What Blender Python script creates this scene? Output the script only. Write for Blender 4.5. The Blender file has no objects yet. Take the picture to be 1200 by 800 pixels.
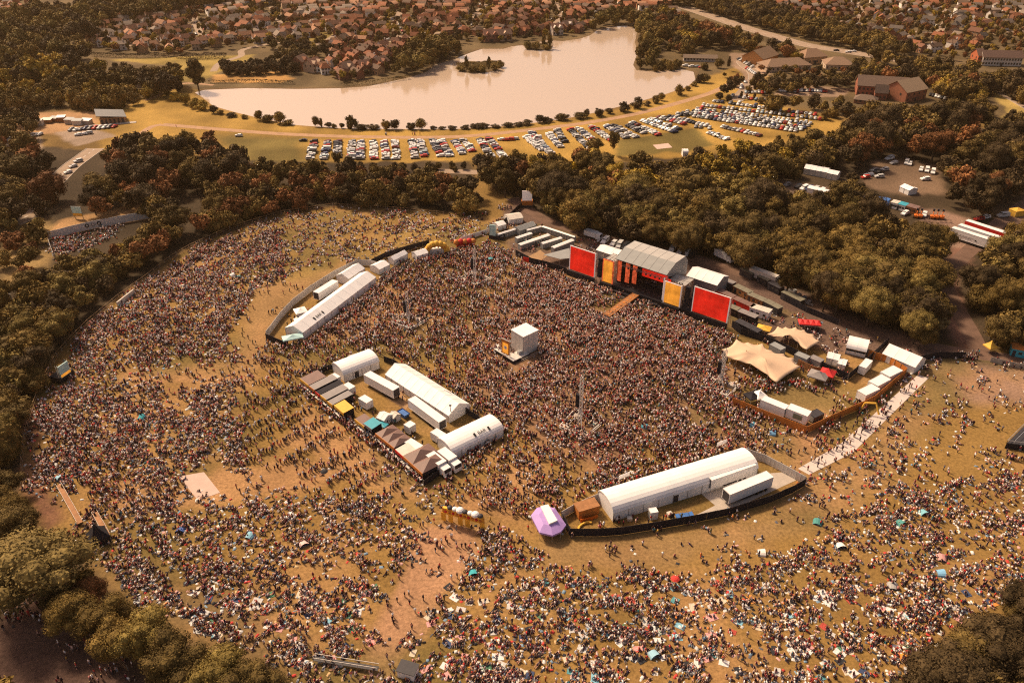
import bpy, bmesh, math, random
import numpy as np
from mathutils import Vector, Matrix
random.seed(7); rng = np.random.default_rng(7)
R = math.radians
scene = bpy.context.scene
COL = scene.collection
# ---------------------------------------------------------------- camera
F = 924.0; TH = R(32); CH = 135.0
cd = bpy.data.cameras.new('camera'); cam = bpy.data.objects.new('camera', cd); COL.objects.link(cam)
cam.location = (0, 0, CH); cam.rotation_euler = (R(90) - TH, 0, 0)
cd.sensor_width = 36; cd.lens = 36 * F / 1200; cd.clip_start = 1; cd.clip_end = 20000
scene.camera = cam
cT, sT = math.cos(TH), math.sin(TH)
def P(px, py, z=0.0):                       # photograph pixel -> world point at height z
    x = (px - 600) / F; y = (py - 400) / F
    dy = cT - y * sT; dz = -sT - y * cT
    t = (CH - z) / -dz
    return Vector((x * t, dy * t, z))
def Qn(x, y, z=0.0):                        # world -> photograph pixel (numpy ok)
    zz = z - CH
    f = y * cT - zz * sT; u = y * sT + zz * cT
    return 600 + F * x / f, 400 - F * u / f
def depth(x, y, z=0.0): return y * cT - (z - CH) * sT
# ---------------------------------------------------------------- materials
def newmat(name):
    m = bpy.data.materials.new(name); m.use_nodes = True
    nt = m.node_tree; b = nt.nodes['Principled BSDF']
    b.inputs['Specular IOR Level'].default_value = 0.25
    return m, nt, b
def mat(name, col, rough=0.7, var=0.25, scale=0.6, src=None, emit=0, metal=0, bump=0):
    """base colour (or the object's own colour / a colour attribute) broken up by two noises"""
    m, nt, b = newmat(name); N = nt.nodes; L = nt.links
    tc = N.new('ShaderNodeTexCoord')
    n1 = N.new('ShaderNodeTexNoise'); n1.inputs['Scale'].default_value = scale; n1.inputs['Detail'].default_value = 6
    n1.inputs['Roughness'].default_value = .65
    L.new(tc.outputs['Object'], n1.inputs['Vector'])
    mr = N.new('ShaderNodeMapRange'); mr.inputs[1].default_value = .25; mr.inputs[2].default_value = .75
    mr.inputs[3].default_value = 1 - var; mr.inputs[4].default_value = 1 + var
    L.new(n1.outputs['Fac'], mr.inputs[0])
    vm = N.new('ShaderNodeVectorMath'); vm.operation = 'SCALE'
    if src == 'object':
        oi = N.new('ShaderNodeObjectInfo'); L.new(oi.outputs['Color'], vm.inputs[0])
    elif src == 'attr':
        at = N.new('ShaderNodeAttribute'); at.attribute_name = 'tint'; L.new(at.outputs['Color'], vm.inputs[0])
    else: vm.inputs[0].default_value = col[:3]
    L.new(mr.outputs[0], vm.inputs['Scale'])
    L.new(vm.outputs[0], b.inputs['Base Color'])
    b.inputs['Roughness'].default_value = rough; b.inputs['Metallic'].default_value = metal
    if emit:
        L.new(vm.outputs[0], b.inputs['Emission Color']); b.inputs['Emission Strength'].default_value = emit
    if bump:
        bp = N.new('ShaderNodeBump'); bp.inputs['Strength'].default_value = bump; bp.inputs['Distance'].default_value = .105
        L.new(n1.outputs['Fac'], bp.inputs['Height']); L.new(bp.outputs[0], b.inputs['Normal'])
    return m
M = {}
def MM(k, *a, **kw): M[k] = mat(k, *a, **kw)
MM('white_pvc', (.86, .82, .80), .45, .07, .35)
MM('white_panel', (.83, .79, .76), .4, .10, .5)
MM('cream_panel', (.62, .55, .47), .5, .12, .6)
MM('grey_pvc', (.29, .29, .28), .5, .12, .5)
MM('grey_metal', (.36, .35, .33), .4, .15, 1.0, metal=.3)
MM('dark_metal', (.05, .045, .05), .5, .2, 1.0)
MM('scaffold', (.52, .47, .42), .45, .2, 1.0, metal=.4)
MM('black_cloth', (.018, .016, .022), .8, .3, .6)
MM('hoarding', (.62, .57, .52), .6, .14, .8)
MM('orange_board', (.55, .19, .04), .6, .2, .8)
MM('brown_board', (.33, .15, .06), .7, .3, .9)
MM('beige_canvas', (.62, .43, .29), .7, .08, .3)
MM('purple_canvas', (.42, .27, .60), .55, .10, .4)
MM('brown_canvas', (.20, .12, .10), .55, .15, .6)
MM('grey_canvas', (.26, .23, .22), .5, .15, .6)
MM('olive_roof', (.20, .18, .13), .7, .2, .8)
MM('red_panel', (.62, .03, .02), .6, .15, .5)
MM('red_screen', (.72, .022, .010), .4, .55, .16, emit=.42)
MM('amber_screen', (.90, .36, .04), .4, .60, .22, emit=.40)
MM('pale_screen', (.85, .72, .66), .4, .1, .4, emit=.12)
MM('flame_screen', (.55, .085, .03), .4, .9, .9, emit=.5)
MM('teal_tarp', (.05, .33, .42), .5, .15, .6)
MM('blue_tarp', (.06, .16, .42), .5, .2, .8)
MM('yellow_canvas', (.75, .42, .06), .6, .12, .6)
MM('red_canvas', (.6, .03, .03), .6, .15, .6)
MM('tyre', (.02, .02, .02), .8, .1, 2)
MM('glass', (.03, .035, .04), .15, .1, 1)
MM('window_glass', (.06, .055, .05), .2, .3, 1)
MM('gravel', (.30, .23, .17), .9, .25, .5, bump=.3)
MM('concrete', (.45, .38, .32), .85, .15, .6)
MM('pale_mat', (.56, .39, .32), .8, .10, .4)
MM('trackway', (.60, .50, .45), .7, .14, .7)
MM('trunk', (.09, .06, .04), .9, .3, 3)
MM('bark_grey', (.13, .1, .08), .9, .3, 3)
MM('house_wall', 0, .85, .12, .8, src='object')
MM('house_roof', 0, .85, .22, 1.2, src='object', bump=.3)
MM('house_mass', 0, .85, .2, .6, src='attr')
MM('car_paint', 0, .28, .03, .5, src='object')
MM('mass_paint', 0, .35, .03, .5, src='attr')
MM('cloth', 0, .85, .15, 6, src='object')
MM('crowd', 0, .85, .10, 5, src='attr')
MM('pale_turquoise', (.42,.62,.62), .5, .1, .5)
MM('stage_roof', (.44, .41, .38), .6, .12, .3)
MM('arch_board', (.92, .46, .05), .6, .2, .8)
MM('pale_steel', (.74, .68, .62), .5, .1, 1)
MM('timber', (.34, .2, .1), .8, .25, 1)
MM('silver', (.45, .45, .46), .35, .25, 1.5, metal=.5)
MM('forklift_orange', (.65, .16, .02), .5, .1, 1)
MM('black_ink', (.02, .02, .02), .6, .05, 1)
MM('sign_green', (.20, .22, .15), .6, .35, 1.2)
def foliage(name, src):
    m, nt, b = newmat(name); N = nt.nodes; L = nt.links
    tc = N.new('ShaderNodeTexCoord'); geo = N.new('ShaderNodeNewGeometry')
    n1 = N.new('ShaderNodeTexNoise'); n1.inputs['Scale'].default_value = .35; n1.inputs['Detail'].default_value = 3
    L.new(geo.outputs['Position'], n1.inputs['Vector'])
    mr = N.new('ShaderNodeMapRange'); mr.inputs[1].default_value = .3; mr.inputs[2].default_value = .7; mr.inputs[3].default_value = .62; mr.inputs[4].default_value = 1.5
    L.new(n1.outputs['Fac'], mr.inputs[0])
    rp = N.new('ShaderNodeMapRange'); rp.inputs[3].default_value = .78; rp.inputs[4].default_value = 1.22
    L.new(geo.outputs['Random Per Island'], rp.inputs[0])
    mu = N.new('ShaderNodeMath'); mu.operation = 'MULTIPLY'; L.new(mr.outputs[0], mu.inputs[0]); L.new(rp.outputs[0], mu.inputs[1])
    vm = N.new('ShaderNodeVectorMath'); vm.operation = 'SCALE'
    if src == 'object':
        oi = N.new('ShaderNodeObjectInfo'); L.new(oi.outputs['Color'], vm.inputs[0])
    else:
        at = N.new('ShaderNodeAttribute'); at.attribute_name = 'tint'; L.new(at.outputs['Color'], vm.inputs[0])
    L.new(mu.outputs[0], vm.inputs['Scale']); L.new(vm.outputs[0], b.inputs['Base Color'])
    b.inputs['Roughness'].default_value = .75; b.inputs['Specular IOR Level'].default_value = .105
    return m
M['leaf'] = foliage('leaf', 'object'); M['leaf_mass'] = foliage('leaf_mass', 'attr')
# ---------------------------------------------------------------- mesh builder
class MB:
    def __init__(s): s.v = []; s.f = []; s.m = []
    def add(s, vs, fs, mi=0):
        o = len(s.v); s.v += [tuple(v) for v in vs]; s.f += [tuple(o + i for i in f) for f in fs]; s.m += [mi] * len(fs); return s
    def box(s, x0, x1, y0, y1, z0, z1, mi=0):
        return s.add([(x0,y0,z0),(x1,y0,z0),(x1,y1,z0),(x0,y1,z0),(x0,y0,z1),(x1,y0,z1),(x1,y1,z1),(x0,y1,z1)],
                     [(0,3,2,1),(4,5,6,7),(0,1,5,4),(1,2,6,5),(2,3,7,6),(3,0,4,7)], mi)
    def prism(s, poly, z0, z1, mi=0, top=None):
        n = len(poly); a = sum(poly[i][0]*poly[(i+1)%n][1]-poly[(i+1)%n][0]*poly[i][1] for i in range(n))
        if a < 0: poly = poly[::-1]
        s.add([(p[0],p[1],z0) for p in poly]+[(p[0],p[1],z1) for p in poly],
              [(i,(i+1)%n,n+(i+1)%n,n+i) for i in range(n)]+[tuple(range(n-1,-1,-1))], mi)
        o = len(s.v) - n; s.f.append(tuple(range(o, o+n))); s.m.append(mi if top is None else top); return s
    def profile(s, prof, x0, x1, mi=0, nx=1):   # closed profile of (y,z) points extruded along x
        n = len(prof); vs = []
        for k in range(nx+1):
            x = x0+(x1-x0)*k/nx; vs += [(x, p[0], p[1]) for p in prof]
        fs = [tuple(range(n)), tuple(range(nx*n+n-1, nx*n-1, -1))]
        for k in range(nx):
            fs += [(k*n+(i+1)%n, k*n+i, (k+1)*n+i, (k+1)*n+(i+1)%n) for i in range(n)]
        return s.add(vs, fs, mi)
    def tube(s, a, b, r, n=6, r2=None, mi=0):
        a = Vector(a); b = Vector(b); d = (b-a).normalized(); r2 = r if r2 is None else r2
        u = d.orthogonal().normalized(); w = d.cross(u)
        vs = [a+(u*math.cos(t)+w*math.sin(t))*r for t in [2*math.pi*i/n for i in range(n)]]
        vs += [b+(u*math.cos(t)+w*math.sin(t))*r2 for t in [2*math.pi*i/n for i in range(n)]]
        return s.add(vs, [(i,(i+1)%n,n+(i+1)%n,n+i) for i in range(n)]+[tuple(range(n-1,-1,-1)), tuple(range(n,2*n))], mi)
    def truss(s, a, b, w=.4, r=.045, step=1.0):  # square lattice
        a = Vector(a); b = Vector(b); d = (b-a); Ln = d.length; d.normalize(); u = d.orthogonal().normalized()*w/2; v = d.cross(u)
        cs = [u+v, u-v, -u-v, -u+v]
        for c in cs: s.tube(a+c, b+c, r, 4)
        k = max(1, int(Ln/step))
        for i in range(k):
            for j in range(4):
                s.tube(a+d*(Ln*i/k)+cs[j], a+d*(Ln*(i+1)/k)+cs[(j+1)%4], r*.6, 3)
        return s
    def ball(s, c, r, mi=0, seg=8, rings=5, sz=1.0):
        vs = [(c[0], c[1], c[2]-r*sz)]
        for i in range(1, rings):
            ph = math.pi*i/rings - math.pi/2
            vs += [(c[0]+r*math.cos(ph)*math.cos(2*math.pi*j/seg), c[1]+r*math.cos(ph)*math.sin(2*math.pi*j/seg), c[2]+r*sz*math.sin(ph)) for j in range(seg)]
        vs.append((c[0], c[1], c[2]+r*sz)); fs = []
        for j in range(seg): fs.append((0, 1+(j+1)%seg, 1+j))
        for i in range(rings-2):
            for j in range(seg): fs.append((1+i*seg+j, 1+i*seg+(j+1)%seg, 1+(i+1)*seg+(j+1)%seg, 1+(i+1)*seg+j))
        t = len(vs)-1; b = 1+(rings-2)*seg
        for j in range(seg): fs.append((b+j, b+(j+1)%seg, t))
        return s.add(vs, fs, mi)
    def mesh(s, name, mats, smooth=False):
        me = bpy.data.meshes.new(name); me.from_pydata(s.v, [], s.f)
        for m in (mats if isinstance(mats, (list, tuple)) else [mats]): me.materials.append(M[m] if isinstance(m, str) else m)
        me.polygons.foreach_set('material_index', s.m)
        if smooth: me.polygons.foreach_set('use_smooth', [True]*len(s.f))
        me.update(); return me
    def build(s, name, mats, parent=None, smooth=False):
        return ob(name, s.mesh(name, mats, smooth), parent)
def ob(name, data, parent=None, loc=None, rz=None, color=None, scale=None):
    o = bpy.data.objects.new(name, data); COL.objects.link(o)
    if parent: o.parent = parent
    if loc is not None: o.location = loc
    if rz is not None: o.rotation_euler = (0, 0, rz)
    if scale is not None: o.scale = scale
    if color is not None: o.color = (*color[:3], 1)
    return o
USED = {}
def tag(o, label, cat, group=None):
    o['label'] = label; o['category'] = cat
    if group: o['group'] = group
    USED.setdefault(label, []).append(o); return o
def thing(name, label, cat, loc=(0,0,0), rz=0, group=None):
    return tag(ob(name, None, None, loc, rz), label, cat, group)
def kind(o, k, label=None):
    o['kind'] = k
    if label: o['label'] = label
    return o
def FR(a, b, z=0.0):                         # frame: a thing whose local x runs from ground pixel a to b
    A = P(*a, z) if len(a) == 2 else Vector(a); B = P(*b, z) if len(b) == 2 else Vector(b)
    return A, math.atan2(B.y-A.y, B.x-A.x), (B-A).length
def world_mb(pts): return [P(*p) for p in pts]
def cen(pts):
    w = world_mb(pts); return sum(w, Vector())/len(w)
# ---------------------------------------------------------------- world, sun
SUN_AZ, SUN_EL = R(-46), R(46)               # azimuth from +Y towards +X
w = bpy.data.worlds.new('World'); scene.world = w; w.use_nodes = True
nt = w.node_tree; bg = nt.nodes['Background']
sky = nt.nodes.new('ShaderNodeTexSky'); sky.sky_type = 'NISHITA'; sky.sun_disc = False
sky.sun_elevation = SUN_EL; sky.sun_rotation = SUN_AZ; sky.air_density = 1.0; sky.dust_density = 4.0; sky.ozone_density = .5
mx = nt.nodes.new('ShaderNodeMix'); mx.data_type = 'RGBA'; mx.blend_type = 'MULTIPLY'; mx.inputs['Factor'].default_value = 1
mx.inputs['B'].default_value = (1.0, .76, .62, 1)     # warm late-summer haze
nt.links.new(sky.outputs[0], mx.inputs['A']); nt.links.new(mx.outputs['Result'], bg.inputs['Color'])
bg.inputs['Strength'].default_value = .105
sd = bpy.data.lights.new('sun', 'SUN'); so = bpy.data.objects.new('sun', sd); COL.objects.link(so)
sd.energy = 3.7; sd.angle = R(8); sd.color = (1, .80, .55)
d = Vector((-math.sin(SUN_AZ)*math.cos(SUN_EL), -math.cos(SUN_AZ)*math.cos(SUN_EL), -math.sin(SUN_EL)))
so.rotation_euler = d.to_track_quat('-Z', 'Y').to_euler(); so.location = (-200, 300, 300)
scene.view_settings.view_transform = 'Standard'; scene.view_settings.look = 'None'
scene.view_settings.exposure = 0.48; scene.view_settings.gamma = 1
scene.render.engine = 'CYCLES'
cy = scene.cycles; cy.use_denoising = False; cy.filter_width = 1.15; cy.max_bounces = 5; cy.diffuse_bounces = 2; cy.glossy_bounces = 2; cy.transmission_bounces = 2; cy.volume_bounces = 0; cy.transparent_max_bounces = 4
# ---------------------------------------------------------------- polygon maths
def inpoly(x, y, poly):
    x = np.asarray(x, float); y = np.asarray(y, float); r = np.zeros(x.shape, bool); n = len(poly)
    for i in range(n):
        x1, y1 = poly[i][:2]; x2, y2 = poly[(i+1) % n][:2]
        if y1 == y2: continue
        c = ((y1 > y) != (y2 > y)) & (x < (x2-x1)*(y-y1)/(y2-y1)+x1); r ^= c
    return r
def sdist(x, y, poly):                       # signed distance (inside positive)
    d2 = np.full(x.shape, 1e18); n = len(poly)
    for i in range(n):
        x1, y1 = poly[i][:2]; x2, y2 = poly[(i+1) % n][:2]; dx, dy = x2-x1, y2-y1
        t = np.clip(((x-x1)*dx+(y-y1)*dy)/(dx*dx+dy*dy+1e-9), 0, 1)
        d2 = np.minimum(d2, (x-x1-t*dx)**2+(y-y1-t*dy)**2)
    return np.where(inpoly(x, y, poly), 1, -1)*np.sqrt(d2)
def pdist(x, y, line):
    d2 = np.full(x.shape, 1e18)
    for (x1, y1), (x2, y2) in zip(line[:-1], line[1:]):
        dx, dy = x2-x1, y2-y1
        t = np.clip(((x-x1)*dx+(y-y1)*dy)/(dx*dx+dy*dy+1e-9), 0, 1)
        d2 = np.minimum(d2, (x-x1-t*dx)**2+(y-y1-t*dy)**2)
    return np.sqrt(d2)
def WP(poly): return [tuple(P(*p)[:2]) for p in poly]
def vnoise(x, y, s, seed=0):                 # value noise 0..1
    g = np.random.default_rng(seed).random((256, 256)); x = x/s+1000; y = y/s+1000
    xi = np.floor(x).astype(int); yi = np.floor(y).astype(int); fx = x-xi; fy = y-yi
    fx = fx*fx*(3-2*fx); fy = fy*fy*(3-2*fy)
    a = g[xi % 256, yi % 256]; b = g[(xi+1) % 256, yi % 256]; c = g[xi % 256, (yi+1) % 256]; e = g[(xi+1) % 256, (yi+1) % 256]
    return (a*(1-fx)+b*fx)*(1-fy)+(c*(1-fx)+e*fx)*fy
def npmesh(name, V, Fq, tint=None, mats=(), fmat=None, smooth=False):   # numpy quads -> mesh
    me = bpy.data.meshes.new(name); nv, nf, k = len(V), len(Fq), Fq.shape[1]
    me.vertices.add(nv); me.vertices.foreach_set('co', np.ascontiguousarray(V, np.float32).ravel())
    me.loops.add(nf*k); me.loops.foreach_set('vertex_index', np.ascontiguousarray(Fq, np.int32).ravel())
    me.polygons.add(nf); me.polygons.foreach_set('loop_start', np.arange(0, nf*k, k, dtype=np.int32))
    me.polygons.foreach_set('loop_total', np.full(nf, k, np.int32))
    if fmat is not None: me.polygons.foreach_set('material_index', np.ascontiguousarray(fmat, np.int32))
    if smooth: me.polygons.foreach_set('use_smooth', np.ones(nf, bool))
    me.update(calc_edges=True)
    if tint is not None:
        a = me.color_attributes.new('tint', 'FLOAT_COLOR', 'POINT')
        c = np.ones((nv, 4), np.float32); c[:, :3] = tint; a.data.foreach_set('color', c.ravel())
    for m in mats: me.materials.append(M[m] if isinstance(m, str) else m)
    return me
# ================================================================ GROUND
LAKE = [(228,108),(240,116),(250,124),(275,131),(300,137),(345,146),(400,150),(460,151),(530,151),(600,147),(660,139),(700,131),(740,121),(780,110),(806,101),(815,93),(813,84),(800,81),
        (770,84),(746,82),(742,76),(744,70),(748,60),(744,50),(747,35),(735,30),(715,31),(700,35),(692,41),(680,45),(660,48),(640,47),(620,52),(600,54),(590,57),(565,57),(550,62),(540,66),(528,71),(510,75),
        (500,84),(485,89),(460,95),(430,101),(400,103),(350,104),(290,103),(240,105)]
ISLE1 = [(533,80),(540,84),(552,86),(570,85),(583,82),(591,77),(588,72),(575,70),(563,72),(548,71),(538,74)]
ISLE2 = [(614,55),(618,58),(632,59),(645,58),(648,54),(640,51),(622,51)]
ARENA = [(592,240),(560,252),(520,252),(470,247),(390,242),(330,252),(270,271),(220,292),(175,324),(140,349),(100,384),(72,413),(52,440),(40,478),(29,520),(28,572),(60,618),(112,660),(135,700),(190,740),(260,770),(340,790),
         (370,850),(1050,850),(1075,775),(1130,720),(1240,680),(1240,430),(1150,418),(1085,422),(1040,400),(850,340),(640,262),(600,262)]
COMP_FOOD = [(354,446),(450,419),(571,497),(592,511),(497,566)]
COMP_BAR = [(658,609),(668,628),(727,626),(773,619),(852,604),(902,589),(943,569),(871,524),(700,580)]
COMP_WEDGE = [(312,395),(343,357),(393,323),(419,309),(434,309),(452,318),(441,333),(356,398),(334,404)]
# (polygon, albedo, feather m)
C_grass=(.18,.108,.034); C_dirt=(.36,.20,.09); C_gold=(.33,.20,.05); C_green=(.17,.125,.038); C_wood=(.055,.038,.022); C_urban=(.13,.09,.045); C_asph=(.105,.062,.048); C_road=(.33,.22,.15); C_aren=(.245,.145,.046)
PAINT = [
 ([(-400,-60),(1600,-60),(1600,140),(1000,140),(800,100),(600,140),(200,120),(-400,160)], C_urban, 25),
 ([(160,118),(215,100),(330,132),(560,148),(720,128),(860,80),(905,70),(890,120),(980,140),(985,152),(860,180),(760,190),(560,192),(400,200),(290,196),(210,172),(120,178),(100,150)], C_gold, 6),
 ([(250,160),(350,160),(365,192),(300,196)], C_green, 14),
 ([(720,166),(815,150),(835,170),(800,178),(725,182)], C_green, 4),
 ([(120,70),(240,66),(300,64),(285,74),(235,96),(210,96),(205,78)], (.27,.19,.055), 5),
 ([(250,88),(330,84),(345,92),(330,97),(250,97)], (.44,.24,.08), 4),
 ([(355,47),(400,28),(400,38),(375,50)], (.27,.19,.055), 4),
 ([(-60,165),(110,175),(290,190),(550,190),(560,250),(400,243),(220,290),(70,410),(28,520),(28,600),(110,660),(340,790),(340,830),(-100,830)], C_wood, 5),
 ([(0,262),(60,255),(60,300),(40,330),(0,330)], (.26,.17,.07), 8),
 ([(70,258),(170,238),(178,256),(62,275)], (.33,.19,.085), 3),
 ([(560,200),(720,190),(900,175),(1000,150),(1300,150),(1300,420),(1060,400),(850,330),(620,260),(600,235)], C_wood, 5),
 ([(0,135),(110,130),(120,150),(60,158),(0,160)], (.38,.22,.11), 5),
 ([(60,155),(110,150),(135,160),(90,172)], (.36,.26,.19), 3),
 ([(0,166),(48,158),(50,175),(0,180)], (.30,.22,.16), 3),
 ([(855,62),(885,62),(905,85),(880,100),(878,108),(862,104),(872,90),(860,78)], C_road, 3),
 ([(915,98),(1000,104),(985,114),(905,112)], C_road, 3),
 ([(1150,100),(1200,110),(1240,125),(1200,140),(1170,150),(1178,125)], (.40,.28,.09), 4),
 ([(1030,185),(1100,192),(1110,225),(1060,232),(1010,215)], (.17,.11,.07), 5),
 ([(1060,240),(1135,255),(1180,275),(1200,232),(1200,260),(1150,296),(1120,300)], (.20,.125,.09), 5),
 ([(900,208),(1010,225),(1010,240),(900,222)], (.12,.08,.055), 4),
 ([(950,155),(980,140),(1000,148),(980,160)], C_gold, 4),
 (ARENA, C_aren, 3),
 ([(596,238),(640,262),(720,285),(820,300),(900,325),(1010,370),(1085,402),(1150,415),(1240,420),(1240,440),(1110,432),(1060,420),(1010,420),(960,410),(850,385),(660,322),(600,300),(585,270)], (.135,.085,.065), 3),
 ([(1112,288),(1140,292),(1138,310),(1120,335),(1130,372),(1160,412),(1128,412),(1105,370),(1095,335)], (.17,.09,.062), 3),
 ([(1050,420),(1100,425),(1240,440),(1240,475),(1130,470),(1060,460)], (.27,.165,.11), 8),
 ([(0,725),(40,690),(60,690),(130,755),(200,812),(-40,830)], C_asph, 4),
 ([(55,690),(95,690),(160,740),(230,800),(190,810),(120,755)], (.12,.06,.045), 3),
 ([(25,480),(55,480),(50,560),(75,610),(55,620),(28,575)], (.17,.08,.05), 3),
 ([(165,430),(290,425),(300,440),(290,452),(200,448),(140,445)], C_dirt, 5),
 ([(300,330),(400,308),(318,385),(310,420),(290,450),(275,400)], (.28,.165,.07), 8),
 ([(400,290),(470,270),(520,268),(470,295),(420,303),(340,330),(330,310)], (.27,.17,.055), 8),
 ([(130,570),(350,535),(420,560),(330,580),(250,592),(150,600)], C_dirt, 5),
 ([(360,480),(480,560),(500,580),(440,570),(330,520)], C_dirt, 6),
 ([(500,618),(560,618),(548,655),(510,700),(470,770),(440,830),(400,830),(435,740),(470,670)], (.38,.21,.115), 4),
 ([(520,600),(570,560),(620,530),(640,560),(600,610)], C_dirt, 6),
 ([(640,632),(730,634),(860,612),(950,575),(1000,530),(1090,440),(1120,460),(1010,590),(900,640),(760,660),(640,660)], (.27,.165,.07), 8),
 ([(900,480),(985,490),(970,540),(930,560),(910,530)], (.37,.20,.10), 5),
 ([(870,455),(940,450),(1000,460),(1010,470),(985,480),(945,500),(865,466)], (.31,.19,.08), 3),
 ([(800,420),(868,430),(868,470),(930,520),(860,528),(790,500),(700,560),(560,470),(560,380),(620,300),(665,322)], (.25,.14,.08), 10),
 ([(350,400),(540,300),(600,300),(560,400)], (.29,.165,.08), 10),
 ([(100,640),(300,700),(420,800),(300,790),(150,720)], (.17,.11,.05), 10),
]
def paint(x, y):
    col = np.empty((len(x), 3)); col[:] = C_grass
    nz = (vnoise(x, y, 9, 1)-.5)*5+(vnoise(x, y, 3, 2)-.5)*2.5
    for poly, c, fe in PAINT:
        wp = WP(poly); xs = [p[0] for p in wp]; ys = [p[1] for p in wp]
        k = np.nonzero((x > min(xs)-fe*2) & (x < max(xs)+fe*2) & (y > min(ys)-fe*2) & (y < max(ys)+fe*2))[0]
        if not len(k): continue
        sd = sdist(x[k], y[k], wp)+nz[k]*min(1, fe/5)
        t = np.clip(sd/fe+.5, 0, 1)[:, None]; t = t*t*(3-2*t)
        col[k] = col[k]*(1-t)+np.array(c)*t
    # worn patches and greener hollows where the turf is trampled or not
    a = inpoly(x, y, WP(ARENA))
    wear = np.clip((vnoise(x, y, 22, 3)*.55+vnoise(x, y, 7, 4)*.35+vnoise(x, y, 2.5, 5)*.25-.54)*3.6, 0, 1)
    gr = np.clip((vnoise(x+500, y, 30, 6)*.6+vnoise(x, y, 8, 7)*.4-.52)*4, 0, 1)
    for m_, c, s in ((wear, (.38,.21,.095), .55), (gr, (.14,.105,.034), .7)):
        t = (m_*s*a)[:, None]; col[:] = col*(1-t)+np.array(c)*t
    fld = ~a
    t = (np.clip((vnoise(x, y, 16, 8)-.5)*2, -.5, .5)*fld)[:, None]
    col *= 1+t*.45
    # tyre lines and mown stripes on the dam field
    return col*(.93+.14*vnoise(x, y, 1.6, 9))[:, None]
xs = np.arange(-600, 601, 1.6); ys = np.arange(60, 960, 1.6)
GX, GY = np.meshgrid(xs, ys); gx, gy = GX.ravel(), GY.ravel()
lk = np.full(gx.shape, -50.0)
wl = WP(LAKE); k = np.nonzero((gx > -330) & (gx < 260) & (gy > 400) & (gy < 800))[0]
lk[k] = sdist(gx[k], gy[k], wl)
for isl in (ISLE1, ISLE2): lk[k] = np.minimum(lk[k], -sdist(gx[k], gy[k], WP(isl)))
gz = np.where(lk > -1, -np.clip((lk+1)*.3, 0, 1.6), 0)      # the lake bed
gc = paint(gx, gy)
bank = np.clip(1-np.abs(lk+1.5)/2.2, 0, 1)[:, None]; gc = gc*(1-bank*.6)+np.array((.20,.12,.06))*bank*.6
nx_, ny_ = len(xs), len(ys); idx = np.arange(nx_*ny_).reshape(ny_, nx_)
Fq = np.stack([idx[:-1,:-1].ravel(), idx[:-1,1:].ravel(), idx[1:,1:].ravel(), idx[1:,:-1].ravel()], 1)
def ground_mat():
    m, nt, b = newmat('turf_and_earth'); N = nt.nodes; L = nt.links
    at = N.new('ShaderNodeAttribute'); at.attribute_name = 'tint'
    tc = N.new('ShaderNodeTexCoord')
    a = N.new('ShaderNodeTexNoise'); a.inputs['Scale'].default_value = 1.3; a.inputs['Detail'].default_value = 7; a.inputs['Roughness'].default_value = .72
    L.new(tc.outputs['Object'], a.inputs['Vector'])
    c = N.new('ShaderNodeTexNoise'); c.inputs['Scale'].default_value = .06; c.inputs['Detail'].default_value = 4
    L.new(tc.outputs['Object'], c.inputs['Vector'])
    r1 = N.new('ShaderNodeMapRange'); r1.inputs[1].default_value = .28; r1.inputs[2].default_value = .72; r1.inputs[3].default_value = .5; r1.inputs[4].default_value = 1.5
    r2 = N.new('ShaderNodeMapRange'); r2.inputs[1].default_value = .3; r2.inputs[2].default_value = .7; r2.inputs[3].default_value = .85; r2.inputs[4].default_value = 1.15
    L.new(a.outputs[0], r1.inputs[0]); L.new(c.outputs[0], r2.inputs[0])
    mu = N.new('ShaderNodeMath'); mu.operation = 'MULTIPLY'; L.new(r1.outputs[0], mu.inputs[0]); L.new(r2.outputs[0], mu.inputs[1])
    vm = N.new('ShaderNodeVectorMath'); vm.operation = 'SCALE'; L.new(at.outputs[0], vm.inputs[0]); L.new(mu.outputs[0], vm.inputs['Scale'])
    L.new(vm.outputs[0], b.inputs['Base Color']); b.inputs['Roughness'].default_value = .95; b.inputs['Specular IOR Level'].default_value = .1
    bp = N.new('ShaderNodeBump'); bp.inputs['Strength'].default_value = .5; bp.inputs['Distance'].default_value = .2
    L.new(a.outputs[0], bp.inputs['Height']); L.new(bp.outputs[0], b.inputs['Normal'])
    return m
M['ground'] = ground_mat()
gme = npmesh('ground', np.stack([gx, gy, gz], 1), Fq, gc, ['ground'], smooth=True)
g = kind(ob('ground', gme), 'structure')
# far country beyond the detailed sheet
MM('far_country', (.13, .095, .05), .95, .35, .02)
fb = MB(); S = 9000
for (a, b_, c, d_) in ((-S,-S,S,60),(-S,958.4,S,S),(-S,60,-600,958.4),(600,60,S,958.4)):
    fb.add([(a,b_,-.06),(c,b_,-.06),(c,d_,-.06),(a,d_,-.06)], [(0,1,2,3)])
kind(fb.build('terrain', 'far_country'), 'structure')
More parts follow.
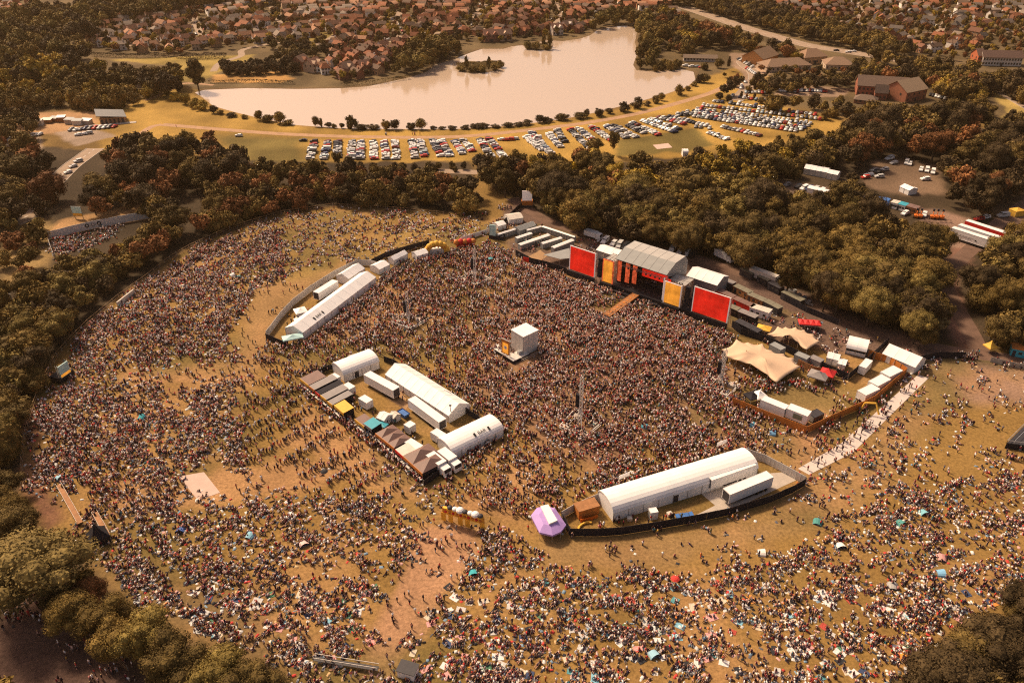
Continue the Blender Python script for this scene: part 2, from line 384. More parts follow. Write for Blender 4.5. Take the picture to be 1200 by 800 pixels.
# water
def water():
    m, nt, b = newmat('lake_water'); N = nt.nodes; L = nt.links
    b.inputs['Base Color'].default_value = (.54, .405, .30, 1); b.inputs['Roughness'].default_value = .16  # pale base colour stands in for the bright hazy sky reflected in the water
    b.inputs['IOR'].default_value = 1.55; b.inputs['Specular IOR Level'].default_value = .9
    tc = N.new('ShaderNodeTexCoord'); mp = N.new('ShaderNodeMapping'); mp.inputs['Scale'].default_value = (.35, 1.0, 1)
    n = N.new('ShaderNodeTexNoise'); n.inputs['Scale'].default_value = .5; n.inputs['Detail'].default_value = 5
    L.new(tc.outputs['Object'], mp.inputs[0]); L.new(mp.outputs[0], n.inputs['Vector'])
    n2 = N.new('ShaderNodeTexNoise'); n2.inputs['Scale'].default_value = .012; n2.inputs['Detail'].default_value = 4; L.new(mp.outputs[0], n2.inputs['Vector'])
    mr = N.new('ShaderNodeMapRange'); mr.inputs[1].default_value = .35; mr.inputs[2].default_value = .65; mr.inputs[3].default_value = .03; mr.inputs[4].default_value = .16; L.new(n2.outputs[0], mr.inputs[0]); L.new(mr.outputs[0], b.inputs['Roughness'])
    bp = N.new('ShaderNodeBump'); bp.inputs['Strength'].default_value = .2; bp.inputs['Distance'].default_value = .2
    L.new(n.outputs[0], bp.inputs['Height']); L.new(bp.outputs[0], b.inputs['Normal'])
    return m
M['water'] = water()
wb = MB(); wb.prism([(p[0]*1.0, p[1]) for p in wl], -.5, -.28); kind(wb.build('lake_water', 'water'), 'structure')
# roads and tracks: sheets on the turf
def ribbon(pts, width, z=.03, closed=False):
    w_ = [P(*p) for p in pts]; Lp = []; Rp = []
    sm = []
    for i in range(len(w_)-1):                # catmull-rom smoothing
        p0 = w_[max(0, i-1)]; p1 = w_[i]; p2 = w_[i+1]; p3 = w_[min(len(w_)-1, i+2)]
        for t in [j/6 for j in range(6)]:
            sm.append(.5*((2*p1)+(p2-p0)*t+(2*p0-5*p1+4*p2-p3)*t*t+(3*p1-p0-3*p2+p3)*t**3))
    sm.append(w_[-1])
    for i, p in enumerate(sm):
        dd = (sm[min(i+1, len(sm)-1)]-sm[max(i-1, 0)]).normalized(); n_ = Vector((-dd.y, dd.x, 0))*width/2
        Lp.append(p+n_); Rp.append(p-n_)
    return Lp, Rp
def road(name, pts, width, m, z=.02, kerb=False, line=False):
    Lp, Rp = ribbon(pts, width); b = MB(); n = len(Lp)
    b.add([(p.x,p.y,z) for p in Lp]+[(p.x,p.y,z) for p in Rp], [(i,n+i,n+i+1,i+1) for i in range(n-1)])
    o = kind(b.build(name, m), 'structure')
    if kerb:
        kb = MB()
        for side, (A_, B_) in enumerate(((Lp, Rp), (Rp, Lp))):
            for i in range(n-1):
                a0, a1 = A_[i], A_[i+1]; o0 = (A_[i]-B_[i]).normalized()*.3; o1 = (A_[i+1]-B_[i+1]).normalized()*.3
                kb.add([(a0.x,a0.y,0),(a1.x,a1.y,0),(a1.x+o1.x,a1.y+o1.y,0),(a0.x+o0.x,a0.y+o0.y,0),(a0.x,a0.y,.14),(a1.x,a1.y,.14),(a1.x+o1.x,a1.y+o1.y,.14),(a0.x+o0.x,a0.y+o0.y,.14)],
                       [(4,5,6,7),(0,1,5,4),(2,3,7,6)])
        kind(kb.build('kerb', 'concrete'), 'structure')
    if line:
        lb = MB()
        for i in range(0, n-1, 2):
            a0 = (Lp[i]+Rp[i])/2; a1 = (Lp[i+1]+Rp[i+1])/2; dd = (a1-a0).normalized(); q = Vector((-dd.y, dd.x, 0))*.1
            lb.add([a0+q+Vector((0,0,z+.004)), a0-q+Vector((0,0,z+.004)), a1-q+Vector((0,0,z+.004)), a1+q+Vector((0,0,z+.004))], [(0,1,2,3)])
        kind(lb.build('road_markings', 'white_panel'), 'structure')
MM('asphalt', (.13,.095,.075), .85, .2, .4); MM('tan_track', (.40,.24,.14), .95, .25, .25, bump=.3); MM('pale_road', (.33,.235,.165), .9, .2, .3); MM('earth_track', (.15,.088,.062), .95, .35, .25, bump=.4)
road('access_road', [(14,262),(36,250),(52,228),(66,212),(82,196),(98,184),(112,174)], 9, 'pale_road', .02, True, True)
road('bypass_road', [(800,8),(830,18),(868,31),(905,42),(945,53),(1000,62),(1060,72),(1110,82),(1170,104),(1215,128),(1260,150)], 14, 'pale_road', .02, True, True)
road('lakeside_road', [(905,60),(878,66),(870,74),(882,84),(884,94),(874,106),(862,118)], 8, 'pale_road', .024, True)
road('dam_path', [(190,146),(250,151),(330,157),(430,160.5),(540,160),(640,150),(700,142),(760,130),(830,110),(862,95)], 5, 'tan_track', .02)
road('shore_path', [(120,178),(150,168),(175,150),(190,146)], 4, 'tan_track', .024)
road('service_track', [(1240,214),(1200,240),(1170,262),(1140,290),(1118,312),(1108,335),(1122,362),(1140,395),(1150,416)], 6, 'earth_track', .028)
road('backstage_road', [(600,232),(640,258),(720,282),(800,298),(880,325),(960,358),(1040,392),(1110,410),(1200,422),(1250,428)], 6, 'earth_track', .024)
STREETS = [[(150,54),(190,48),(240,46),(290,38),(340,34),(380,24)],[(200,30),(260,22),(330,16),(400,8)],[(240,46),(232,34),(228,20),(240,6)],[(330,34),(326,22),(318,8)],[(400,62),(450,50),(520,38),(600,32),(680,26),(740,16)],[(470,48),(462,30),(470,12)],[(560,36),(556,20),(570,4)],[(650,30),(655,16),(650,2)],[(430,24),(520,16),(640,12)],[(900,14),(980,24),(1060,36),(1140,40),(1200,36)],[(1000,28),(1010,12),(1000,-2)],[(1100,38),(1110,20),(1100,4)],[(1060,36),(1075,50),(1100,58)]]
for s_ in STREETS: road('estate_street', s_, 6, 'pale_road', .02)
road('housing_road', [(250,84),(258,74),(282,66),(286,58),(330,50),(372,52),(400,36)], 5, 'pale_road', .02)
road('dam_access_path', [(170,118),(195,108),(215,98),(250,100)], 3, 'tan_track', .02)
road('lane_by_the_woods', [(500,200),(560,202),(600,205)], 6, 'pale_road', .02)
def slab(name, pts, m, z=.04, k='structure'):
    w_ = [P(*p)[:2] for p in pts]; b = MB(); b.prism([tuple(p) for p in w_], 0, z); return kind(b.build(name, m), k)
slab('paved_pad', [(209,558),(239,553),(258,577),(232,586)], 'pale_mat', .05)
slab('helipad_slab', [(765,170),(783,168),(788,173),(770,175)], 'pale_mat', .05)
slab('bar_yard_paving', [(813,571),(884,556),(918,553),(934,562),(855,598),(812,605),(838,592)], 'concrete', .03)
slab('loading_deck', [(452,466),(470,458),(482,470),(476,480)], 'timber', .06)
slab('trackway', [(1076,439),(1088,443),(1040,490),(1000,530),(948,556),(935,549),(985,520),(1030,480)], 'trackway', .06)
# ================================================================ BUILDERS
def posts(mb_mesh, parent, xs_, y=0, name='post', cap=90):
    for x in xs_[:cap]: ob(name, mb_mesh, parent, (x, y, 0))
_pm = {}
def post_mesh(h, m='scaffold', r=.05):
    k_ = (round(h, 2), m, r)
    if k_ not in _pm: _pm[k_] = MB().tube((0,0,0), (0,0,h), r, 5).mesh('post', m)
    return _pm[k_]
def fence(name, pts, h, m, label, cat='fence', group=None, post='scaffold', gap=3.5, brace=True, ribs=True, rails=False):
    """a run of fence panels between ground points, each panel run a part, a post every few metres, raking braces behind"""
    W_ = [P(*p) if len(p) == 2 else Vector(p) for p in pts]; o0 = W_[0].copy(); t = thing(name, label, cat, o0, 0, group)
    for a, b in zip(W_[:-1], W_[1:]):
        d = b-a; Ln = d.length; d = d/Ln; n = Vector((-d.y, d.x, 0)); mb = MB(); th = .04
        k = max(1, round(Ln/gap)); st = Ln/k
        if rails:
            for z in (.15, h*.5, h): mb.tube((a-o0)+Vector((0,0,z)), (b-o0)+Vector((0,0,z)), .045, 4)
        for i in range(0 if rails else k):
            s0 = a-o0+d*(st*i+.02); s1 = a-o0+d*(st*(i+1)-.02); hh = h+random.uniform(-.05, .05)
            j = n*random.uniform(-.03, .03)
            q = [s0-n*th+j, s1-n*th+j, s1+n*th+j, s0+n*th+j]
            mb.add([(v.x,v.y,.08) for v in q]+[(v.x,v.y,hh) for v in q], [(0,3,2,1),(4,5,6,7),(0,1,5,4),(1,2,6,5),(2,3,7,6),(3,0,4,7)])
            if ribs:
                for f_ in (.33, .66):
                    c = s0+(s1-s0)*f_-n*(th+.02)+j; mb.box(c.x-.03, c.x+.03, c.y-.03, c.y+.03, .08, hh+.02)
        mb.build('rail' if rails else 'panel_run', m, t)
        pm = post_mesh(h+.1, post)
        for i in range(k+1):
            p = a-o0+d*st*i+n*.12
            ob('post', pm, t, p)
            if brace and i % 2 == 0:
                if 'brace%g' % h not in _pm: _pm['brace%g' % h] = MB().tube((0,0,h*.8), (0,1.2,.05), .035, 4).mesh('brace', post)
                ob('brace', _pm['brace%g' % h], t, p, math.atan2(n.y, n.x)-math.pi/2)
    return t
def marquee(name, a, b, width, eave, ridge, label, cat='marquee', group=None, curved=False, roof='white_pvc', wall='white_panel', bay=3.0, door=None, front_open=False, txt=None, text_at=.7):
    loc, rz, Ln = FR(a, b); t = thing(name, label, cat, loc, rz, group); W_ = width
    if curved: top = [(W_*(1-math.cos(math.pi*i/10))/2, eave+(ridge-eave)*math.sin(math.pi*i/10)) for i in range(11)]
    else: top = [(0, eave), (W_*.5, ridge), (W_, eave)]
    # roof: shell with an overhang and seams over each frame
    k = max(2, round(Ln/bay)); r = MB(); th = .07
    for i in range(k):
        x0 = Ln*i/k-(.12 if i == 0 else 0); x1 = Ln*(i+1)/k+(.12 if i == k-1 else 0)
        sag = .03
        for (y0, z0), (y1, z1) in zip(top[:-1], top[1:]):
            if y0 == 0: z0 -= .12; y0 -= .15
            if y1 == W_: z1 -= .12; y1 += .15
            xm = (x0+x1)/2
            r.add([(x0,y0,z0+th),(xm,y0,z0+th-sag),(x1,y0,z0+th),(x0,y1,z1+th),(xm,y1,z1+th-sag),(x1,y1,z1+th),(x0,y0,z0),(x1,y0,z0),(x0,y1,z1),(x1,y1,z1)],
                  [(0,1,4,3),(1,2,5,4),(6,8,9,7)]+([(0,6,7,2,1)] if y0 < 0 else [])+([(3,4,5,9,8)] if y1 > W_ else []))
    for x_, s_ in ((-.12, 1), (Ln+.12, -1)):
        pr = [(y, z+th) for y, z in top]; r.add([(x_, y, z) for y, z in pr]+[(x_, y, z-.3) for y, z in pr], [(i, i+1, len(pr)+i+1, len(pr)+i) for i in range(len(pr)-1)])
    ro = r.build('roof', roof, t)
    sm = MB()
    for i in range(k+1):
        x = Ln*i/k
        for (y0, z0), (y1, z1) in zip(top[:-1], top[1:]): sm.tube((x, y0, z0+th+.015), (x, y1, z1+th+.015), .022, 4)
    sm.build('seam', 'white_pvc', ro)
    wl_ = MB()
    zt = eave-.02
    if not front_open:
        for i in range(k):
            wl_.box(Ln*i/k+.03, Ln*(i+1)/k-.03, 0, .05, 0, zt)
    else: wl_.box(0, Ln, 0, .05, zt-.45, zt); wl_.box(0, Ln, .5, .9, 0, 1.1)
    for i in range(k): wl_.box(Ln*i/k+.03, Ln*(i+1)/k-.03, W_-.05, W_, 0, zt)
    for x_ in (0, Ln-.05):
        pr = [(0.05, 0)]+[(min(max(y, .05), W_-.05), z-.04) for y, z in top]+[(W_-.05, 0)]
        n = len(pr); wl_.add([(x_, y, z) for y, z in pr]+[(x_+.05, y, z) for y, z in pr], [tuple(range(n))[::-1], tuple(range(n, 2*n))])
    wl_.build('wall', wall, t)
    fr = MB()
    for i in range(k+1):
        for y in (-.06, W_+.06): fr.box(Ln*i/k-.05, Ln*i/k+.05, y-.04, y+.04, 0, zt)
    fr.build('frame', 'grey_metal', t)
    for dx in (door or []):
        db = MB(); db.box(Ln*dx-.7, Ln*dx+.7, -.03, -.004, .05, min(2.2, zt-.1)); d_ = db.build('doorway', 'dark_metal', t)
    if txt:
        sign_text(txt, t, (Ln*text_at, W_*.17, eave+(ridge-eave)*(.34 if not curved else .75)+.2), math.atan2((ridge-eave), W_*.5) if not curved else .38, 1.4)
    return t
def sign_text(s, parent, loc, tilt, size, m='black_ink', rz=0, bars=True, name='lettering'):
    c = bpy.data.curves.new('lettering', 'FONT'); c.body = s; c.size = size; c.extrude = .01; c.align_x = 'CENTER'; c.align_y = 'CENTER'
    tmp = bpy.data.objects.new('tmp', c); COL.objects.link(tmp); bpy.context.view_layer.update()
    me = bpy.data.meshes.new_from_object(tmp.evaluated_get(bpy.context.evaluated_depsgraph_get())); bpy.data.objects.remove(tmp)
    bm = bmesh.new(); bm.from_mesh(me)
    if bars:
        wd = size*.38*len(s)+.5*size
        for sx in (-1, 1): 
            r_ = bmesh.ops.create_cube(bm, size=1)['verts']
            for v in r_: v.co = Vector((v.co.x*size*.42+sx*wd, v.co.y*size*.8, v.co.z*.02))
    bm.to_mesh(me); bm.free(); me.materials.clear(); me.materials.append(M[m])
    o = ob(name, me, parent, loc); o.rotation_euler = (tilt, 0, rz); return o
_wh = MB().tube((0,-.14,0), (0,.14,0), .48, 10).mesh('wheel', 'tyre')
def trailer(name, a, b, label, w=2.55, h=2.75, z0=1.15, body='white_panel', group=None, cat='trailer', door_end=0, wheels=True, reefer=True, length=None, cab=None, mark=None):
    loc, rz, Ln = FR(a, b); Ln = length or Ln; t = thing(name, label, cat, loc, rz, group)
    bb = MB(); bb.box(0, Ln, 0, w, z0, z0+h)
    for x in (0.02, Ln-.02): bb.box(x-.06, x+.06, -.03, w+.03, z0-.04, z0+h+.04)
    for y in (0, w): bb.box(-.04, Ln+.04, y-.04, y+.04, z0+h-.05, z0+h+.05); bb.box(-.04, Ln+.04, y-.04, y+.04, z0-.05, z0+.12)
    bb.build('box_body', body, t)
    ch = MB(); ch.box(.2, Ln-.2, .3, w-.3, z0-.35, z0-.05); ch.box(Ln*.3, Ln*.6, .05, w-.05, .45, z0-.1); ch.build('chassis', 'dark_metal', t)
    xd = -.09 if door_end == 0 else Ln+.09; db = MB(); db.box(xd-.02, xd+.02, .2, w-.2, z0+.15, z0+h-.2); db.build('rear_door', 'dark_metal' if reefer else 'grey_metal', t)
    if reefer:
        xr = Ln+.25 if door_end == 0 else -.25; MB().box(xr-.2, xr+.2, .35, w-.35, z0+h*.45, z0+h*.9).build('cooling_unit', 'grey_metal', t)
    if wheels:
        ax = [Ln*.68, Ln*.78, Ln*.88] if Ln > 9 else [Ln*.2, Ln*.8]
        for x in ax:
            for y in (.2, w-.2): ob('wheel', _wh, t, (x, y, .48))
    if cab:
        cb = MB(); s = 1 if cab > 0 else -1; x0 = Ln+.15 if cab > 0 else -.15
        pr = [(0,.5),(2.1,.5),(2.1,1.7),(1.8,2.7),(0,2.9)]
        cb.add([(x0+s*p[0],.12,p[1]) for p in pr]+[(x0+s*p[0],w-.12,p[1]) for p in pr], [tuple(range(5)),tuple(range(9,4,-1))]+[((i+1)%5,i,5+i,5+(i+1)%5) for i in range(5)])
        c_ = cb.build('cab', body, t)
        MB().add([(x0+s*2.12,.25,1.72),(x0+s*2.12,w-.25,1.72),(x0+s*1.86,w-.3,2.6),(x0+s*1.86,.3,2.6)], [(0,1,2,3)]).build('windscreen', 'glass', c_)
        for y in (.2, w-.2): ob('wheel', _wh, t, (x0+s*1.2, y, .48))
    if mark: mark(t, Ln, w, z0, h)
    return t
def pagoda(name, c, w, d_, eave, peak, label, roof='white_pvc', rz=0, cat='tent', group=None, walls=None, cols=1, rows=1):
    """tent with one or more pyramid peaks on legs; roof panels, legs and side walls are parts"""
    loc = P(*c) if len(c) == 2 else Vector(c); t = thing(name, label, cat, loc, rz, group); r = MB(); cw = w/cols; cdp = d_/rows
    for i in range(cols):
        for j in range(rows):
            x0 = -w/2+cw*i; y0 = -d_/2+cdp*j; c_ = (x0+cw/2, y0+cdp/2)
            rings = []
            for f_, z in ((1, eave), (.62, eave+(peak-eave)*.30), (.3, eave+(peak-eave)*.62), (.04, peak)):
                rings.append([(c_[0]+sx*cw/2*f_, c_[1]+sy*cdp/2*f_, z) for sx, sy in ((-1,-1),(1,-1),(1,1),(-1,1))])
            vs = [v for q in rings for v in q]; fs = []
            for a in range(3):
                for b in range(4): fs.append((a*4+b, a*4+(b+1)%4, a*4+4+(b+1)%4, a*4+4+b))
            fs.append((12,13,14,15)); r.add(vs, fs)
            r.add([(v[0],v[1],v[2]-.35) for v in rings[0]]+rings[0], [(b, (b+1)%4, 4+(b+1)%4, 4+b) for b in range(4)])
    r.build('canopy', roof, t)
    pm = post_mesh(eave)
    for i in range(cols+1):
        for j in range(rows+1): ob('leg', pm, t, (-w/2+.08+(w-.16)*i/cols, -d_/2+.08+(d_-.16)*j/rows, 0))
    if walls:
        wb_ = MB()
        for side in walls[1]:
            if side == 'b': wb_.box(-w/2+.1, w/2-.1, d_/2-.1, d_/2-.06, .05, eave-.1)
            if side == 'f': wb_.box(-w/2+.1, w/2-.1, -d_/2+.06, -d_/2+.1, .05, eave-.1)
            if side == 'l': wb_.box(-w/2+.06, -w/2+.1, -d_/2+.1, d_/2-.1, .05, eave-.1)
            if side == 'r': wb_.box(w/2-.1, w/2-.06, -d_/2+.1, d_/2-.1, .05, eave-.1)
        wb_.build('side_wall', walls[0], t)
    return t
def cabin(name, a, b, w, h, label, body, roof, cat='cabin', group=None, z0=.15, doors=1, windows=2):
    loc, rz, Ln = FR(a, b); t = thing(name, label, cat, loc, rz, group)
    MB().box(0, Ln, 0, w, z0, h).build('body', body, t)
    rb = MB(); rb.box(-.12, Ln+.12, -.12, w+.12, h+.003, h+.13)
    for i in range(1, max(2, int(Ln/2.4))): rb.box(Ln*i/max(2, int(Ln/2.4))-.03, Ln*i/max(2, int(Ln/2.4))+.03, -.12, w+.12, h+.13, h+.17)
    rb.build('roof', roof, t)
    for i in range(doors): MB().box(Ln*(.15+.6*i)-.45, Ln*(.15+.6*i)+.45, -.03, -.003, z0+.05, z0+2.05).build('door', 'dark_metal', t)
    for i in range(windows):
        x = Ln*(.45+.35*i/max(1, windows-1)) if windows > 1 else Ln*.6
        MB().box(x-.5, x+.5, -.035, -.003, 1.2, 2.0).build('window', 'window_glass', t)
    return t
def stretch_tent(name, pts, label, edge=2.6, peak=5.2, peaks=(), group='beige stretch tents'):
    """a stretched canvas: scalloped outline, hoisted at its edge poles, peaked over inner poles"""
    W_ = [P(*p, edge) for p in pts]; c = sum(W_, Vector())/len(W_); c.z = 0
    t = thing(name, label, 'tent', c, 0, group); pk = [P(*p, peak)-c for p in peaks]; n = len(W_)
    bm = bmesh.new(); V0 = []
    ol = []                                     # scalloped edge
    for i in range(n):
        a = W_[i]-c; b = W_[(i+1)%n]-c
        for j in range(6):
            f = j/6; p = a+(b-a)*f; p = p-Vector((p.x, p.y, 0))*.055*math.sin(math.pi*f); ol.append(Vector((p.x, p.y, 0)))
    N_ = len(ol); rings = [1, .9, .78, .65, .5, .35, .2, .08]
    def hgt(p, f):
        z = edge+.9*(1-f**2)
        for q in pk:
            dd = math.hypot(p.x-q.x, p.y-q.y); z = max(z, z+(peak-z)*math.exp(-(dd/1.9)**1.1))
        return z
    vs = []; fs = []
    for f in rings:
        for i, p in enumerate(ol):
            q = p*f; up = .5*math.exp(-((i % 6 if i % 6 < 3 else 6-i % 6)/1.2)**2)*(f**6)
            vs.append((q.x, q.y, hgt(q, f)+up))
    for k in range(len(rings)-1):
        for i in range(N_): fs.append((k*N_+i, k*N_+(i+1)%N_, (k+1)*N_+(i+1)%N_, (k+1)*N_+i))
    vs.append((0, 0, hgt(Vector((0,0,0)), 0))); m0 = (len(rings)-1)*N_
    for i in range(N_): fs.append((m0+i, m0+(i+1)%N_, len(vs)-1))
    mb = MB().add(vs, fs); o = mb.build('canopy', 'beige_canvas', t, smooth=True)
    s = o.modifiers.new('thickness', 'SOLIDIFY'); s.thickness = .05
    for i in range(0, N_, 6):
        p = ol[i]; MB().tube((p.x*1.04, p.y*1.04, 0), (p.x*.995, p.y*.995, vs[i][2]), .05, 5).build('edge_pole', 'timber', t)
        MB().tube((p.x*1.16, p.y*1.16, 0), (p.x, p.y, vs[i][2]), .02, 4).build('guy_rope', 'scaffold', t)
    for q in pk: MB().tube((q.x, q.y, 0), (q.x, q.y, peak-.1), .08, 6).build('centre_pole', 'timber', t)
    return t
# ================================================================ THE STAGE
SA = P(666,321); SB = P(850,385); SRZ = math.atan2(SB.y-SA.y, SB.x-SA.x)
# stage frame: local x along the front (0..63.5), local +y away from the crowd, -y towards it
def sthing(name, label, cat, x, y, group=None, z=0):
    p = SA+Vector((math.cos(SRZ)*x-math.sin(SRZ)*y, math.sin(SRZ)*x+math.cos(SRZ)*y, z)); return thing(name, label, cat, p, SRZ, group)
x0a = 6.2
st = sthing('main_stage', 'covered main stage with grey ribbed roof and black deck facing the crowd', 'stage', 14, 0)
dk = MB(); dk.box(0, 36, 0, 15, 0, 1.7); dk.build('deck', 'black_cloth', st)
for i_ in range(12):
    MB().box(i_*3+.1, i_*3+2.6, -1.9, -1.2, 0, .9).build('pit_step', 'dark_metal', st)
for y_ in (3.5, 7.5): MB().truss((x0a, y_, 8.8), (x0a+18, y_, 8.8), .5, .05, 1.2).build('cross_truss', 'silver', st)
for i_ in range(10): MB().box(x0a+1+i_*1.8, x0a+1.5+i_*1.8, 3.2, 3.7, 8.0, 8.5).build('moving_light', 'dark_metal', st)
fsk = MB(); fsk.box(0, 36, -.12, -.01, 0, 1.62); fsk.build('front_skirt', 'black_cloth', st)
x0, x1 = 4.9, 25.5
prof = [(1.2, 11.7), (7.3, 14.0), (14.2, 13.9), (16.6, 11.2)]
rb = MB(); nb = 6
for i in range(nb):
    xa, xb = x0+(x1-x0)*i/nb+.05, x0+(x1-x0)*(i+1)/nb-.05
    for k_, ((ya, za), (yb, zb)) in enumerate(zip(prof[:-1], prof[1:])):
        rb.add([(xa,ya,za),(xb,ya,za),(xb,yb,zb),(xa,yb,zb),(xa,ya,za-.15),(xb,ya,za-.15),(xb,yb,zb-.15),(xa,yb,zb-.15)], [(0,1,2,3),(7,6,5,4),(0,4,5,1),(2,6,7,3),(1,5,6,2),(3,7,4,0)], 0 if k_ == 0 else 1)
rb.build('roof', ['grey_pvc', 'stage_roof'], st)
rr = MB()
for i in range(nb+1):
    x = x0+(x1-x0)*i/nb
    for (ya, za), (yb, zb) in zip(prof[:-1], prof[1:]): rr.tube((x,ya,za+.03), (x,yb,zb+.03), .05, 5)
rr.build('roof_rib', 'stage_roof', st)
for x in (x0, x1):
    sp = MB(); sp.add([(x, ya, za) for ya, za in prof]+[(x, 16.6, 6), (x, 3.0, 10.4)], [(0,1,2,3,4,5)]); sp.build('gable_panel', 'grey_pvc', st)
bk = MB(); bk.box(x0+.1, x1-.1, 14.7, 14.8, 1.7, 11.8); bk.build('backdrop', 'black_cloth', st)
for xw in (x0+.15, x1-.25): MB().box(xw, xw+.1, 3, 14.6, 1.7, 12.5).build('wing_drape', 'black_cloth', st)
for x in (x0, x1):
    for y in (1.6, 14.2):
        MB().truss((x, y, 0), (x, y, 11.0), .7, .06, 1.2).build('roof_tower', 'scaffold', st)
for y in (2.5, 6, 9.5): MB().truss((x0, y, 11.1), (x1, y, 11.1), .6, .05, 1.4).build('lighting_truss', 'dark_metal', st)
for i in range(14):
    x = x0+1+(x1-x0-2)*i/13; MB().ball((x, 5, 10.5), .28, sz=1.3).build('stage_lamp', 'dark_metal', st)
us = MB(); us.box(x0+8.5, x1-1.2, 6.2, 6.5, 5.6, 10.4); us.build('rear_screen', 'red_screen', st)
for i, x in enumerate((5.7, 8.7, 11.2)):
    MB().box(x-.85, x+.85, 3.2+i*.8, 3.4+i*.8, 2.2, 10.6).build('video_column', 'flame_screen', st)
MB().box(x1-.9, x1-.4, 1.2, 1.35, 1.8, 10.4).build('video_column', 'pale_screen', st)
MB().box(x1+.5, x1+1.7, 1.6, 1.8, 1.9, 10.2).build('video_column', 'red_screen', st)
rs = MB()
for i in range(5): rs.box(11+i*2.6, 13+i*2.6, 8.5, 10.8, 1.7, 2.3+.3*(i % 2))
rs.build('riser', 'dark_metal', st)
ddr = MB(); ddr.tube((17, 9.6, 2.7), (17, 9.6, 3.2), .45, 10); ddr.ball((16.2, 9.2, 3.1), .25); ddr.ball((17.9, 9.2, 3.1), .25); tag(ddr.build('drum_kit', 'silver'), 'drum kit on its riser in the shade of the main stage roof', 'drum kit'); o_ = bpy.data.objects['drum_kit']; o_.location = st.location; o_.rotation_euler = st.rotation_euler
for i in range(7):
    x = 10+i*2.1; MB().box(x, x+.9, 2.0, 2.7, 1.7, 2.15).build('monitor_wedge', 'dark_metal', st)
# scaffold bays either side of the roof with their gangways
for xx, ww in ((x1+.3, 6.5), (-.3, 4.2)):
    sc = MB()
    for i in range(4):
        for j in range(3): sc.tube((xx+ww*i/3, 2.2+3.2*j, 1.7), (xx+ww*i/3, 2.2+3.2*j, 9.6), .06, 4)
    for z in (4.2, 6.8, 9.4):
        for j in range(3): sc.tube((xx, 2.2+3.2*j, z), (xx+ww, 2.2+3.2*j, z), .05, 4)
        for i in range(4): sc.tube((xx+ww*i/3, 2.2, z), (xx+ww*i/3, 8.6, z), .05, 4)
    for z in (9.2,): sc.box(xx, xx+ww, 2.2, 8.6, z, z+.08)
    sc.build('scaffold_bay', 'scaffold', st)
    for i in range(6): MB().ball((xx+.5+ww*i/6.5, 1.9, 9.9), .3).build('stage_lamp', 'dark_metal', st)
dr = MB(); dr.box(x1+.4, x1+6.6, 8.7, 8.8, 1.7, 9.3); dr.build('side_drape', 'grey_pvc', st)
def led(name, label, x0_, x1_, z0_, z1_, m, y=0.0, rim='pale_screen', group=None, base=True):
    t = sthing(name, label, 'screen', x0_, y, group); Ln = x1_-x0_
    MB().box(0, Ln, 0, .25, z0_, z1_).build('display', m, t)
    fr = MB(); fr.box(-.35, -.02, -.05, .35, z0_-.2, z1_+.2); fr.box(Ln+.02, Ln+.35, -.05, .35, z0_-.2, z1_+.2); fr.box(-.02, Ln+.02, -.02, .3, z1_+.01, z1_+.22); fr.build('frame', rim, t)
    for x in (-.1, Ln*.5, Ln+.1):
        MB().truss((x, .95, 0), (x, .95, z1_+.3), .6, .05, 1.3).build('support_tower', 'scaffold', t)
        MB().tube((x, 1.2, z1_*.8), (x, 4.0, .1), .07, 5).build('brace', 'scaffold', t)
    if base: MB().box(-.6, Ln+.6, -1.0, -.1, 0, z0_-.15).build('skirt', 'black_cloth', t)
    return t
led('video_screen', 'big plain red video screen beside the toilet yard, nearest the amber screen', .6, 11.2, 2.3, 11.6, 'red_screen')
led('video_screen', 'big plain red video screen nearest the beige stretch tents', 51, 63.4, 2.3, 11.4, 'red_screen')
led('portrait_screen', 'upright amber screen between the left red screen and the stage roof'.replace('left ', 'first '), 15.4, 20.4-1.2, 2.4, 10.9, 'amber_screen', y=-.6, rim='flame_screen')
led('portrait_screen', 'upright amber screen between the stage roof and the red screen by the tents', 40.4, 46.2, 2.4, 10.2, 'amber_screen', y=-.6, rim='pale_screen')
for x, lb in ((13.4, 'between the toilet side red screen and its amber screen'), (48.3, 'between the second amber screen and the tent side red screen')):
    t = sthing('speaker_array', 'tall black hanging speaker stack '+lb, 'speaker', x, .4)
    MB().truss((0, 1.2, 0), (0, 1.2, 11.6), .6, .05, 1.2).build('tower', 'scaffold', t)
    sb_ = MB()
    for i in range(12): sb_.box(-.75, .75, -.2-.01*i*i*.3, .7, 9.8-i*.62, 10.35-i*.62)
    sb_.build('speaker', 'black_cloth', t)
for i in range(5):
    t = sthing('subwoofer_block', 'black subwoofer block in the pit, '+['nearest the toilet yard','second from the toilet yard','beside the runway foot','just past the runway','nearest the stretch tents'][i], 'speaker', (12, 17.5, 25, 36, 47)[i], -2.2, 'subwoofer blocks in the stage pit')
    b_ = MB(); b_.box(0, 2.6, 0, .95, 0, 1.2); b_.build('cabinet', 'black_cloth', t); MB().box(.1, 2.5, -.04, -.005, .12, 1.1).build('grille', 'dark_metal', t)
# runway with warm lit edge
t = sthing('runway', 'narrow orange lit runway reaching from the stage into the crowd', 'runway', 29.2, 0)
MB().box(-1.3, 1.3, -19.5, -.2, 0, 1.45).build('deck', 'dark_metal', t)
MB().box(-1.2, 1.2, -19.4, -.2, 1.454, 1.50).build('floor_panel', 'brown_board', t)
for s in (-1, 1): MB().box(s*1.32-.05, s*1.32+.05, -19.5, -.2, 1.2, 1.55).build('edge_light', 'orange_board', t)
MB().box(-3, 3, -22.2, -19.6, 0, 1.3).build('end_platform', 'dark_metal', t)
for i in range(9): MB().box(-.45, .45, -19+i*2.1, -18.2+i*2.1, 1.504, 1.6).build('floor_lamp', 'orange_board', t)
